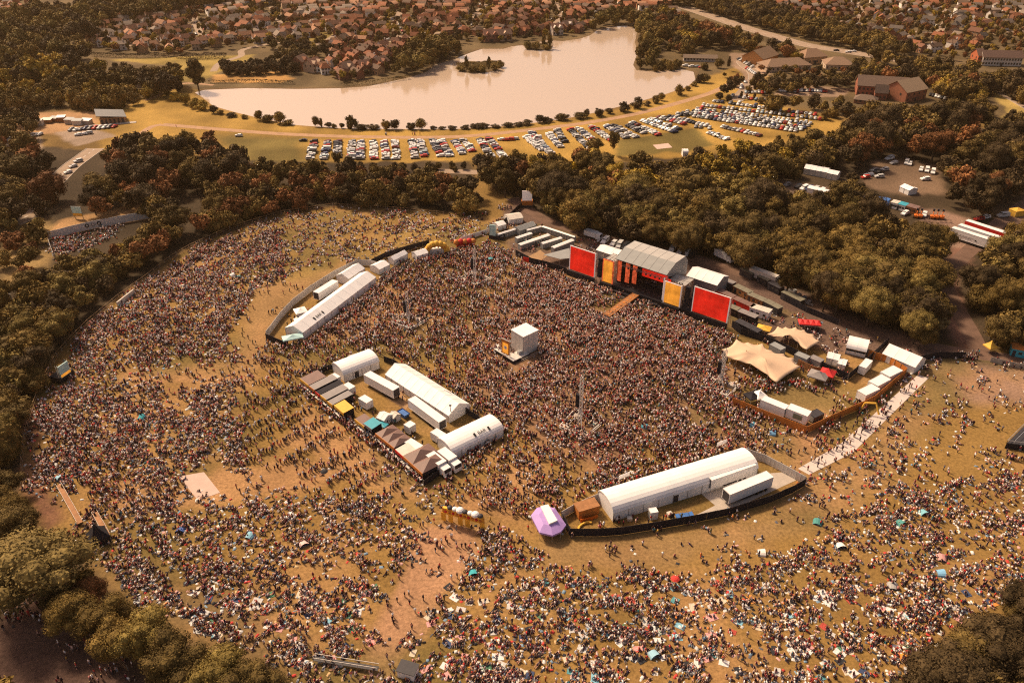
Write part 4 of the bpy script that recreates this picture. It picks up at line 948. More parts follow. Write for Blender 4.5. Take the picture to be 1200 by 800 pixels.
toilets((636,292),(659,285),'inner row of white roofed toilets next to the one nearest the stage', w_=1.6)
toilets((649,297),(673,287.5),'row of toilets in the yard nearest the red screen', w_=1.8)
toilets((618,276),(635,271.5),'short back row of toilets at the top corner of the yard')
toilets((635,271.5),(673,284),'long back row of toilets along the service road')
toilets((584,281),(608,273.5),'row of toilets outside the yard by the screen tower')
marquee('grey_tent', (609,276.5), (628,270), 4, 2.4, 3.4, 'grey topped tent against the top of the toilet yard', roof='grey_pvc', wall='grey_pvc')
marquee('white_marquee', (597,263.5), (613,261), 6, 2.4, 3.2, 'cream topped tent beside the service gate above the toilet yard', roof='cream_panel')
marquee('small_tent', (584,270.5), (593,268), 4, 2.2, 2.9, 'small white tent beside the cream topped tent', 'tent')
t = thing('shade_roof', 'flat grey canopy on poles between the toilet yard and the red screen', 'canopy', P(640,308)); pp = [P(*p)-P(640,308) for p in ((637,306),(667,298),(668,310),(656,311))]
MB().prism([(p.x,p.y) for p in pp], 2.6, 2.72).build('canopy', 'grey_pvc', t)
for p in pp: ob('leg', post_mesh(2.6), t, (p.x*.97, p.y*.97, 0))
fence('black_fence', [(604,299),(622,309),(640,313),(664,321)], 2.5, 'black_cloth', 'black fence between the crowd and the toilet yard')
slab('toilet_yard_floor', [(615,303),(633,293),(642,300),(630,308)], 'timber', .05)
t = thing('red_banner', 'small bright red banner on the black fence of the toilet yard', 'banner', P(613,306.5)-Vector((0,.4,0)), R(-33)); MB().box(0,2.6,-.04,.04,.6,2.3).build('banner','red_panel',t)
for x in (.1,2.5): MB().tube((x,.05,0),(x,.05,2.4),.04,5).build('post','scaffold',t)
fence('black_fence', [(586,268),(597,256),(606,247),(614,241)], 2.2, 'black_cloth', 'curving black fence at the service gate above the toilet yard', gap=2.5)
t = thing('gate_lorry_screen', 'small red and pale blue screen truck at the service gate', 'truck', P(611,243), 0); MB().box(0,5,0,2.6,.9,3).build('body','orange_board',t); MB().box(.3,4.7,.2,.5,3.05,7.6).build('display','pale_screen',t); MB().box(-.4,5.4,-.3,2.8,.2,.9).build('chassis','dark_metal',t)
# ================================================================ ENTRY ARCH, WEST SIDE THINGS
t = thing('entrance_arch', 'long orange entrance arch with white lumps on top across the dirt path', 'arch', P(520,609), *[FR((520,609),(567,622))[1]]); Ln = FR((520,609),(567,622))[2]
for x0_, x1_ in ((0,Ln*.2),(Ln*.2,Ln*.62),(Ln*.62,Ln)): MB().box(x0_+.05,x1_-.05,-.35,.35,2.5,4.3).build('header', 'arch_board', t)
for x in (.2, Ln*.2, Ln*.44, Ln*.62, Ln-.2):
    MB().truss((x,0,0),(x,0,4.2),.5,.07,.9).build('leg','orange_board',t); MB().box(x-.6,x+.6,-.42,-.36,.3,2.9).build('side_panel','arch_board',t)
for i in range(7): MB().ball((1.8+i*Ln/8, 0, 4.6), .7 if i not in (2, 5) else 1.0, seg=9, rings=6, sz=.7).build('ornament', 'white_pvc' if i % 3 else 'dark_metal', t)
MB().box(Ln*.42,Ln*.46,-.2,-.12,.5,3.2).build('red_panel','red_canvas',t)
for i in range(10): MB().ball((.8+i*Ln/10.5, -.38, 3.4), .38, seg=6, rings=4).build('rosette', 'orange_board' if i % 2 else 'red_canvas', t)
t = thing('relay_screen', 'tilted pale relay screen on black base at the edge of the seated slope', 'screen', P(74,449), R(72)); MB().box(-.6,4.8,.05,4,0,2.0).build('base','black_cloth',t); MB().box(0,3.6,-.25,0,1.9,5.8).build('display','pale_turquoise',t)
MB().box(0,3.6,-.28,-.255,2.0,2.9).build('caption_strip','amber_screen',t)
for x in (-.1,3.7): MB().truss((x,.4,2.0),(x,.4,6.0),.4,.05,1).build('mast','scaffold',t)
for (a, b, lb) in (((67,572),(92,617),'longer, beside the wood edge'),((109,605),(124,632),'shorter, beside the black pyramid tent')):
    loc, rz, Ln = FR(a, b); t = thing('camera_track', 'raised scaffold walkway '+lb, 'walkway', loc, rz)
    MB().box(0,Ln,0,1.2,.8,.9).build('deck','brown_board',t)
    for y in (0,1.2): MB().tube((0,y,1.5),(Ln,y,1.5),.04,5).build('handrail','scaffold',t)
    for i in range(int(Ln/2)): 
        for y in (0,1.2): ob('post', post_mesh(1.5), t, (i*2, y, 0))
pagoda('pyramid_tent', (117,633), 4.2, 4.2, 1.8, 5.2, 'black pyramid tent on the lower seated slope', roof='black_cloth', rz=.7, walls=('black_cloth','fblr'))
loc, rz, Ln = FR((368,777),(443,789)); t = thing('camera_track', 'long scaffold walkway on the lowest part of the slope', 'walkway', loc, rz)
MB().box(0,Ln,0,1.0,.8,.9).build('deck','dark_metal',t)
for y in (0,1.0): MB().tube((0,y,1.7),(Ln,y,1.7),.08,5).build('handrail','scaffold',t)
for i in range(int(Ln/1.5)+1): ob('post', post_mesh(1.7), t, (i*1.5, 0, 0))
t = thing('white_booth', 'white fronted booth with dark roof edge at the bottom of the dirt path', 'booth', *FR((466,793),(486,799))[:2]); MB().box(0,3.4,0,2.4,0,2.0).build('body','white_panel',t); MB().box(-.2,3.6,-.2,2.6,2.01,2.15).build('roof','dark_metal',t)
# long bleacher bench rows by the wood edge
t = thing('sponsor_wall', 'pale bench wall on the upper seated slope beside the perimeter fence', 'wall', *FR((139,360),(158,345))[:2]); MB().box(0,FR((139,360),(158,345))[2],0,.4,0,2.0).build('panel','cream_panel',t)
fence('perimeter_fence', [(28,572),(27,540),(30,515),(36,492),(44,468),(54,444),(68,418),(84,400),(104,380),(140,350),(175,325),(200,305)], 1.9, 'timber', 'long mesh perimeter fence along the seated slope below the wood', rails=True, brace=False)
fence('perimeter_fence', [(200,305),(222,292),(270,270),(330,252),(390,243),(470,248),(520,253)], 1.9, 'timber', 'mesh perimeter fence round the top of the bowl under the trees', rails=True, brace=False)
fence('perimeter_fence', [(60,700),(90,727),(110,750),(150,786)], 1.8, 'timber', 'mesh fence between the tarmac path and the lowest trees', rails=True, brace=False)
# fenced accessible viewing area beyond the belt
fence('white_hoarding', [(57,281),(80,275),(110,268),(140,262),(175,256)], 3.4, 'hoarding', 'pale hoarding behind the small crowd beyond the perimeter wood')
fence('white_hoarding', [(57,281),(60,292),(64,302)], 2.4, 'cream_panel', 'short cream hoarding at the end of the small crowd')
for i, (px, py) in enumerate(((104,269.5),(111,268),(118,266.5))):
    p = P(px, py); t = thing('wall_emblem', 'round dark emblem on the pale hoarding, '+['first','second','third'][i]+' of three from the billboard side', 'emblem', (p.x, p.y-.35, 0), R(14))
    MB().tube((0,0,2.1),(0,-.08,2.1),.8,14).build('disc','grey_canvas' if i == 1 else 'black_ink',t); MB().tube((0,-.09,2.1),(0,-.12,2.1),.38,12).build('inner_disc','hoarding',t); MB().tube((0,.05,0),(0,.05,2.2),.05,5).build('leg','scaffold',t)
t = thing('billboard', 'blue and yellow billboard standing between the woods', 'billboard', P(87,256), R(-8)); MB().box(0,4.6,-.1,.1,1.2,5.6).build('face','grey_pvc',t)
MB().box(.1,4.5,-.14,-.102,2.6,5.5).build('upper_panel','pale_turquoise',t)
MB().box(.1,4.5,-.14,-.102,1.3,2.5).build('lower_panel','yellow_canvas',t)
for x in (.4,4.2): MB().tube((x,.2,0),(x,.2,5),.12,6).build('leg','dark_metal',t)
# west margin: blue-white roof fragments
marquee('small_tent', (-6,362), (14,351), 5, 2.3, 3.2, 'long pale tent roof showing at the wood edge', 'tent')
# haulage yard in the right hand woods
def text_mark(t, Ln, w, z0, h):
    for k in range(2): MB().box(Ln*.25, Ln*(.62-.08*k), -.07, -.05, z0+1.7-.5*k, z0+1.85-.5*k).build('lettering_line', 'grey_canvas', t)
    MB().add([(Ln*.62,-.07,z0+1.1),(Ln*.68,-.07,z0+1.1),(Ln*.65,-.07,z0+1.8)], [(0,1,2)]).build('emblem', 'black_ink', t)
for i, (a, b, bd, lb, mk) in enumerate((((1111,279),(1147,291),'white_panel','nearest the track, with faint dark lettering on its side',text_mark),((1119,275.5),(1155,287.5),'white_panel','second of three, between two others',None),((1127,271.5),(1163,283.5),'white_panel','third of three, with a dark red side',None))):
    trailer('artic_trailer', a, b, 'white long trailer '+lb, body=bd, h=3.4 if i < 2 else 3.8, length=16, mark=mk, reefer=False, cat='trailer', group='long trailers parked in a row')
    if i == 2:
        rr_ = [o for o in COL.objects if o.name.startswith('artic_trailer')][-1]; MB().box(0,16,-.06,-.05,1.2,4.9).build('side_stripe','red_panel',rr_); MB().box(16.05,16.1,-.05,2.6,1.2,4.95).build('end_stripe','red_panel',rr_)
def boom_lift(px, py, rz, label):
    t = thing('boom_lift', label, 'lift', P(px,py), rz, 'orange boom lifts parked in a row')
    MB().box(-1.2,1.2,-.9,.9,.5,1.3).build('body','forklift_orange',t)
    for x in (-.8,.8):
        for y in (-.95,.95): ob('wheel', _wh, t, (x,y,.45))
    MB().tube((-1,0,1.3),(1.8,0,3.8),.16,5).build('boom','forklift_orange',t); MB().tube((1.8,0,3.8),(-1.6,0,4.6),.13,5).build('upper_boom','forklift_orange',t); MB().box(-2.2,-1.4,-.4,.4,4.0,5.0).build('basket','dark_metal',t)
for i, (px, lb) in enumerate(((1073,'beside the white van, farthest from the trailers'),(1078,'beside the white van'),(1092,'between two others'),(1097,'second nearest the trailers'),(1103,'nearest the long trailers'))): boom_lift(px, 255+(px-1073)*.05, R(60), 'orange boom lift with raised arm '+lb)
for i, (a, b, bd, rf, lb) in enumerate((((1008,238),(1022,240),'dark_metal','dark_metal','farthest from the boom lifts'),((1026,240),(1038,243),'blue_tarp','blue_tarp','dark blue'),((1042,244),(1050,246),'white_panel','cream_panel','white roofed'),((1050,246),(1059,248.5),'white_panel','teal_tarp','pale blue roofed'),((1060,248.5),(1072,252),'brown_board','brown_canvas','brown roofed, nearest the boom lifts'))):
    cabin('storage_unit', a, b, 4, 2.8, 'storage unit in the tree lined yard, '+lb, bd, rf, group='storage units in the tree lined yard')
marquee('long_shed', (941,204), (968,209), 6, 3, 4.2, 'long cream roofed shed among the dark trees', 'shed', wall='cream_panel')
marquee('long_shed', (968,209.5), (980,212), 5, 3, 4, 'short cream roofed shed at the end of the long one', 'shed', wall='cream_panel')
marquee('white_marquee', (1053,224), (1064,229), 5, 2.4, 3.4, 'white tent among the cars under the trees')
marquee('small_tent', (945,225), (968,231), 4, 2.2, 2.8, 'white flat tent behind the olive wood', 'tent')
pagoda('yellow_booth', (1190,252), 5, 4, 2.6, 3.4, 'small yellow booth with red stripe on the track bank', roof='yellow_canvas', rz=.3, walls=('yellow_canvas','fblr'))
marquee('maintenance_hut', (800,184), (806,184), 4, 2.4, 3.4, 'small white domed hut between the trees and the car park', 'hut', curved=True)
# ================================================================ BUILDINGS BEYOND
BRICK = [(.32,.13,.07),(.37,.17,.09),(.27,.12,.075),(.45,.27,.15),(.56,.40,.28),(.82,.74,.66)]
TILE = [(.22,.10,.06),(.33,.12,.055),(.15,.09,.06),(.28,.21,.16),(.44,.22,.12),(.14,.11,.09)]
_hp = {}
def house_protos(v):
    """wall mesh (slot 0 wall, 1 glass, 2 white frames), roof mesh, chimney mesh for one of a few house types"""
    if v in _hp: return _hp[v]
    r_ = random.Random(v*11); L_ = r_.choice([6.5, 7.5, 8.5, 10.5]); D_ = r_.choice([5.4, 6, 6.6]); e = 4.6; rg = e+r_.choice([2.0, 2.4, 2.8]); cross = v % 3 == 1; hip = v % 4 == 3
    wl_ = MB(); wl_.box(-L_/2, L_/2, -D_/2, D_/2, -.2, e)
    if not hip:
        for x in (-L_/2+.003, L_/2-.003): wl_.add([(x,-D_/2,e),(x,D_/2,e),(x,0,rg-.1)], [(0,1,2)])
    for s in (-1, 1):
        for i in range(3):
            for z in (.9, 3.2):
                x = -L_/2+L_*(i+.5)/3
                if i == 1 and z < 1: wl_.box(x-.5,x+.5,s*D_/2-.03*(s<0),s*D_/2+.03*(s>0),0,2.1,1) if s < 0 else wl_.box(x-.5,x+.5,s*D_/2,s*D_/2+.03,0,2.1,1)
                else:
                    y0, y1 = (s*D_/2-.04, s*D_/2-.005) if s < 0 else (s*D_/2+.005, s*D_/2+.04)
                    wl_.box(x-.6,x+.6,y0,y1,z,z+1.25,1); wl_.box(x-.7,x+.7,y0-.02 if s < 0 else y0,y1+.02 if s > 0 else y1,z-.14,z-.02,2)
    if cross: 
        wl_.box(-L_/2+.6, -L_/2+4.4, -D_/2-1.8, -D_/2-.003, -.2, e-.2); wl_.add([(-L_/2+.6,-D_/2-1.8,e-.2),(-L_/2+4.4,-D_/2-1.8,e-.2),(-L_/2+2.5,-D_/2-1.8,e+1.9)], [(0,1,2)])
        wl_.box(-L_/2+1.7,-L_/2+3.3,-D_/2-1.85,-D_/2-1.805,3.0,4.3,1); wl_.box(-L_/2+1.5,-L_/2+3.5,-D_/2-1.85,-D_/2-1.805,.8,2.2,1)
    rf = MB(); o = .35; hx = D_/2*.8 if hip else 0
    A_ = [(-L_/2-o,-D_/2-o,e-.15),(L_/2+o,-D_/2-o,e-.15),(L_/2+o,D_/2+o,e-.15),(-L_/2-o,D_/2+o,e-.15),(-L_/2-o+hx,0,rg),(L_/2+o-hx,0,rg)]
    rf.add(A_+[(p[0],p[1],p[2]-.18) for p in A_], [(0,1,5,4),(2,3,4,5),(6,10,11,7),(8,11,10,9),(0,6,7,1),(2,8,9,3)]+([(1,2,5),(3,0,4)] if hip else [(1,5,11,7),(5,2,8,11),(3,4,10,9),(4,0,6,10)]))
    if cross:
        x0_, x1_, xm = -L_/2+.3, -L_/2+4.7, -L_/2+2.5; y0_ = -D_/2-2.1
        rf.add([(x0_,y0_,e-.35),(xm,y0_,e+2.1),(x1_,y0_,e-.35),(x0_,-D_/2+.3,e-.35),(xm,-.8,e+2.1),(x1_,-D_/2+.3,e-.35)], [(0,1,4,3),(1,2,5,4)])
    ch = MB(); ch.box(L_*.28, L_*.28+.7, -.4, .4, rg-1.0, rg+1.0); ch.tube((L_*.28+.35,0,rg+1.0),(L_*.28+.35,0,rg+1.35),.15,6)
    _hp[v] = (wl_.mesh('wall', ['house_wall','window_glass','white_panel']), rf.mesh('roof', 'house_roof'), ch.mesh('chimney', 'house_roof')); return _hp[v]
HZ = [ # phrase, polygon in the photograph, spacing, wall palette, roof palette, tree share
 ('on the estate past the green field', [(128,58),(100,45),(125,22),(200,8),(262,-8),(430,-8),(425,18),(385,40),(340,50),(290,50),(210,63),(185,66)], 13, [3,4,5,5,4,5], [0,3,1,4,3]),
 ('on the estate above the lake islands', [(382,72),(395,48),(400,25),(430,8),(560,-6),(650,-8),(800,-8),(775,12),(700,25),(685,38),(655,40),(600,46),(555,44),(510,42),(480,50),(462,80),(430,94),(400,97),(380,95),(375,80)], 12.5, [0,1,2,0,3,5], [1,4,0,1,2]),
 ('beyond the bypass', [(860,-8),(1210,-8),(1210,22),(1160,40),(1150,58),(1080,66),(1030,52),(985,36),(930,28),(885,14)], 15.5, [0,1,3,5,2], [0,2,3,5,1]),
 ('in the trees by the lake inlet', [(790,12),(812,22),(800,44),(780,40),(780,20)], 17, [1,2,4], [2,3,5]),
 ('behind the top wood', [(-30,-8),(60,-8),(40,10),(0,20),(-30,20)], 17, [4,1,5], [0,1,3]),
]
HOUSES = []
for zi, (ph, poly, spc, wp, rp) in enumerate(HZ):
    W_ = WP([(p[0], max(p[1], -30)) for p in poly]); xs_ = [p[0] for p in W_]; ys_ = [p[1] for p in W_]
    y = min(ys_)
    while y < max(ys_):
        x = min(xs_)+random.uniform(0, spc)
        while x < max(xs_):
            px, py = x+random.uniform(-2.5, 2.5), y+random.uniform(-2.5, 2.5)
            if inpoly(np.array([px]), np.array([py]), W_)[0] and random.random() < .92:
                ang = .5*math.sin(px/55+zi)+.6*math.cos(py/60)+random.choice([0, 0, math.pi/2, math.pi])+random.uniform(-.1, .1)
                HOUSES.append((px, py, ang, random.randrange(12), BRICK[random.choice(wp)], TILE[random.choice(rp)], ph, zi))
            x += spc*random.uniform(.85, 1.25)
        y += spc*.93
def colour_word(c):
    r, g_, b_ = c
    if r > .55: return 'cream'
    if r > .45: return 'buff'
    if r > .38: return 'tan brick'
    if r > .33: return 'orange brick'
    return 'red brick' if r > .28 else 'dark brick'
def tile_word(c): return {.22:'maroon brown',.33:'rust',.15:'dark brown',.28:'greyish pink',.44:'tan orange',.14:'slate'}[round(c[0],2)]
def onscreen(x, y, z=0, m=12):
    a, b = Qn(x, y, z); return -m < a < 1200+m and -m < b < 800+m
HOUSES = [h for h in HOUSES if onscreen(h[0], h[1], 4)]
hxy = np.array([(h[0], h[1]) for h in HOUSES]); sdm = np.full(len(HOUSES), 1e9)
for s_ in STREETS: sdm = np.minimum(sdm, pdist(hxy[:,0], hxy[:,1], WP(s_)))
HOUSES = [h for h, d_ in zip(HOUSES, sdm) if d_ > 8.5]
HOUSES.sort(key=lambda h: depth(h[0], h[1]))
ESTATES = [((-400,0,0),'the wood end'),]
def place_words(px, ranges):
    for hi, wd in ranges:
        if px < hi: return wd
    return ranges[-1][1]
def hash01(*a): return random.Random(str(a)).random()
lab_rows = {}
for i, (x, y, ang, v, wc, rc, ph, zi) in enumerate(HOUSES[:290]):
    wm, rm, cm_ = house_protos(v); px_, py_ = Qn(x, y)
    j = .88+.12*(random.random()-.5); wc = tuple(c*j for c in wc)
    row = {0:'lake', 1:'lake', 2:'bypass', 3:'lake', 4:'wood'}[zi]
    key = (ph, colour_word(wc), tile_word(rc), v % 3 == 1, v % 4 == 3, int(py_/11)); lab_rows.setdefault(key, []).append((px_, None))
    shp = 'gabled wing' if v % 3 == 1 else ('hipped roof' if v % 4 == 3 else 'plain ridge')
    t = thing('house', '', 'house', (x, y, 0), ang, 'houses '+ph); lab_rows[key][-1] = (px_, t)
    t['_lab'] = f"{colour_word(wc)} house with {tile_word(rc)} {shp} {ph}"
    ob('wall', wm, t, color=wc); r_ = ob('roof', rm, t, color=tuple(c*(.66+.3*hash01(i)) for c in rc))
    if depth(x, y) < 640: ob('chimney', cm_, r_, color=wc)
ORD = ['first','second','third','fourth','fifth','sixth','seventh','eighth','ninth','tenth','eleventh','twelfth']
for key, lst in lab_rows.items():
    lst.sort(key=lambda q: q[0]); band = 'row %s' % ORD[min(11, max(0, key[5]+1))]
    for k_, (px_, t) in enumerate(lst):
        base = t['_lab']; del t['_lab']
        where = {True: '', False: ''}[True]
        x_ = px_; mark_ = place_words(x_, [(150,'near the top wood'),(250,'past the tall poplar'),(330,'above the dark hedge'),(400,'near the lake corner'),(470,'near the lake bend'),(560,'above the first island'),(650,'above the second island'),(720,'by the inlet mouth'),(800,'by the lake head'),(900,'above the halls'),(1000,'above the bypass trees'),(1100,'above the brick hotel'),(1300,'near the white terrace')])
        t['label'] = ' '.join((base+' '+mark_).split()[:15])
# the remaining, farthest houses as one mass
V_, F_, T_ = [], [], []
for (x, y, ang, v, wc, rc, ph, zi) in HOUSES[290:]:
    c_, s_ = math.cos(ang), math.sin(ang); o = len(V_); L_, D_, e, rg = 8.5, 6.2, 4.6, 7
    loc_ = [(-L_/2,-D_/2,0),(L_/2,-D_/2,0),(L_/2,D_/2,0),(-L_/2,D_/2,0),(-L_/2,-D_/2,e),(L_/2,-D_/2,e),(L_/2,D_/2,e),(-L_/2,D_/2,e)]
    ro_ = [(-L_/2-.3,-D_/2-.3,e-.1),(L_/2+.3,-D_/2-.3,e-.1),(L_/2+.3,D_/2+.3,e-.1),(-L_/2-.3,D_/2+.3,e-.1),(-L_/2-.3,0,rg),(L_/2+.3,0,rg)]
    for p in loc_: V_.append((x+c_*p[0]-s_*p[1], y+s_*p[0]+c_*p[1], p[2])); T_.append(wc)
    for p in ro_: V_.append((x+c_*p[0]-s_*p[1], y+s_*p[0]+c_*p[1], p[2])); T_.append(tuple(.8*c for c in rc))
    F_ += [(o,o+1,o+5,o+4),(o+1,o+2,o+6,o+5),(o+2,o+3,o+7,o+6),(o+3,o,o+4,o+7),(o+8,o+9,o+13,o+12),(o+10,o+11,o+12,o+13)]
if F_:
    me = npmesh('distant_housing', np.array(V_), np.array(F_), np.array(T_), ['house_mass']); o = ob('distant_housing', me)
    tag(o, 'farthest brick and tile houses packed along the top of the view', 'housing'); o['kind'] = 'stuff'
# large buildings
def big(name, label, cat, a, b, w_, e, rg, wallc, roofc, nwin=8, floors=2, hip=0, gables=0, group=None):
    loc, rz, L_ = FR(a, b); t = thing(name, label, cat, loc, rz, group)
    wl_ = MB(); wl_.box(0,L_,0,w_,-.2,e)
    if not hip:
        for x in (.003,L_-.003): wl_.add([(x,0,e),(x,w_,e),(x,w_/2,rg-.1)], [(0,1,2)])
    ob('wall', wl_.mesh('wall','house_wall'), t, color=wallc)
    A_ = [(-.5,-.5,e-.1),(L_+.5,-.5,e-.1),(L_+.5,w_+.5,e-.1),(-.5,w_+.5,e-.1),(-.5+hip,w_/2,rg),(L_+.5-hip,w_/2,rg)]
    rf = MB(); rf.add(A_+[(p[0],p[1],p[2]-.25) for p in A_], [(0,1,5,4),(2,3,4,5),(6,10,11,7),(8,11,10,9),(0,6,7,1),(2,8,9,3)]+([(1,2,5),(3,0,4)] if hip else [(1,5,11,7),(5,2,8,11),(3,4,10,9),(4,0,6,10)]))
    ro = ob('roof', rf.mesh('roof','house_roof'), t, color=roofc)
    wm_ = MB().box(-.6,.6,-.04,-.004,0,1.4).mesh('window','window_glass')
    for f_ in range(floors):
        for i in range(nwin): ob('window', wm_, t, (L_*(i+.5)/nwin, 0, 1.0+f_*2.8))
    for x, rot in ((0,-math.pi/2),(L_,math.pi/2)):
        for i in range(2): ob('window', wm_, t, (x, w_*(i+.5)/2, 1.0+2.8*(floors-1)), rot)
    MB().box(L_*.5-.9,L_*.5+.9,-.05,-.004,0,2.3).build('door','dark_metal',t) if nwin % 2 == 0 else None
    for i in range(gables):
        x = L_*(i+.5)/gables; q = e+(rg-e)*.55
        g_ = MB(); g_.box(x-1.5,x+1.5,-.45,w_*.28,e-.1,e+1.0); g_.add([(x-1.9,-.7,e+.8),(x,-.7,e+2.6),(x+1.9,-.7,e+.8),(x-1.9,w_*.35,e+.8),(x,w_*.42,e+2.6),(x+1.9,w_*.35,e+.8)], [(0,1,4,3),(1,2,5,4),(0,2,1)])
        ob('dormer', g_.mesh('dormer','house_roof'), ro, color=wallc)
    return t
big('hotel', 'long red brick building with brown roof beside the big car park', 'hotel', (1003,112), (1062,116), 15, 6.5, 11.5, (.34,.12,.07), (.15,.10,.075), 12, 2, gables=0)
big('hotel_wing', 'red brick gable ended wing at the end of the long brick building', 'building', (1060,121), (1084,116), 17, 6.5, 12, (.36,.14,.08), (.32,.22,.14), 4, 2)
big('entrance_lodge', 'dark gabled porch block in front of the long red brick building', 'building', (1024,117), (1038,118), 6, 4.5, 9, (.26,.1,.06), (.13,.09,.07), 3, 1)
big('low_pavilion', 'low brown hipped roof pavilion in front of the brick building', 'building', (1000,121), (1026,124), 9, 2.6, 5, (.3,.14,.08), (.16,.11,.08), 5, 1, hip=4)
big('hall', 'orange gable ended hall at the lakeside road', 'hall', (893,78), (911,72), 17, 5, 10, (.50,.24,.09), (.24,.15,.09), 4, 1)
big('hall', 'long low hall with pale walls and brown hipped roof', 'hall', (898,85), (950,82), 15, 3.6, 7.5, (.56,.42,.30), (.27,.17,.11), 10, 1, hip=7)
big('hall', 'tan hipped hall behind the long low one', 'hall', (942,76), (968,74), 14, 5, 9.5, (.45,.28,.15), (.30,.18,.11), 6, 1, hip=6)
big('hall', 'pale walled hall with wide brown hipped roof nearest the bypass', 'hall', (967,82), (999,83), 15, 3.8, 7.8, (.58,.44,.32), (.27,.17,.11), 7, 1, hip=7)
big('terrace', 'long terrace with white ground floor and brick gabled ends', 'terrace', (1150,77), (1196,78), 10, 6, 10, (.60,.52,.45), (.15,.09,.07), 14, 2)
big('terrace', 'short brick end house of the white terrace, hall side', 'terrace', (1144,76), (1151,76), 11, 6.4, 10.5, (.45,.13,.06), (.15,.09,.07), 3, 2)
big('terrace', 'white railed terrace by the lake shore car park', 'terrace', (801,72), (840,73), 7, 2.6, 4.5, (.55,.46,.38), (.2,.14,.1), 11, 1)
for i, (a, b, ph) in enumerate((((407,90),(417,87),'nearest the lake corner'),((424,88),(437,86),'second from the lake corner'),((446,84),(457,80),'third from the lake corner'),((368,86),(379,82),'beside the dark hedge'),((355,82),(364,78),'pale, behind the willow'),((568,50),(585,49),'at the water behind the first island'),((586,49),(600,48),'second at the water behind the first island'),((648,42),(660,41),'white gabled, at the water by the second island'),((664,38),(674,36),'white gabled, next along the shore'))):
    big('lakeside_house', 'large lakeside house '+ph, 'house', a, b, 9, 5.4, 9.0, [(.55,.38,.26),(.34,.15,.09),(.32,.14,.09)][i % 3] if i < 7 else (.6,.5,.42), [(.17,.10,.07),(.2,.1,.07)][i % 2], 4, 2, gables=2 if i % 2 else 1, group='large houses along the lake shore')
# pavilion by the dam
loc, rz, L_ = FR((118,146), (147,143.5)); t = thing('lake_pavilion', 'low pavilion with big tilted grey blue roof at the end of the dam field', 'pavilion', loc, rz)
ob('wall', MB().box(0,L_,0,9,0,3.2).mesh('wall','house_wall'), t, color=(.40,.22,.12))
b_ = MB(); b_.add([(-1,-2,5.4),(L_+1.5,-1,3.4),(L_-1,11,4.6),(-3,10.5,6.4),(-1,-2,5.1),(L_+1.5,-1,3.1),(L_-1,11,4.3),(-3,10.5,6.1)], [(0,1,2,3),(7,6,5,4),(0,4,5,1),(1,5,6,2),(2,6,7,3),(3,7,4,0)]); MM('blue_grey_roof', (.17,.17,.17), .5, .15, .8); b_.build('roof','blue_grey_roof',t)
for i in range(6): MB().box(L_*(i+.3)/6,L_*(i+.75)/6,-.05,-.004,.1,2.6).build('window','window_glass',t)
MB().box(-8, L_+6, -3.5, -.3, 0, .25).build('terrace', 'concrete', t)
# =============================================================== building yard behind it
for i in range(9):
    px_ = 22+i*9; t = thing('yard_shed', 'low pale shed in the builders yard, '+ORD[i]+' from the dark trees', 'shed', P(px_, 146+random.uniform(-3,3)), random.uniform(-.2,.2), 'low sheds in the builders yard')
    w_ = random.uniform(3,6); h_ = random.uniform(2,3); MB().box(0,w_,0,3.5,0,h_).build('wall', random.choice(['cream_panel','brown_board','concrete']), t); MB().add([(-.2,-.2,h_+.01),(w_+.2,-.2,h_+.01),(w_+.2,3.7,h_+.5),(-.2,3.7,h_+.5)],[(0,1,2,3)]).build('roof', random.choice(['cream_panel','white_panel','grey_pvc']), t)
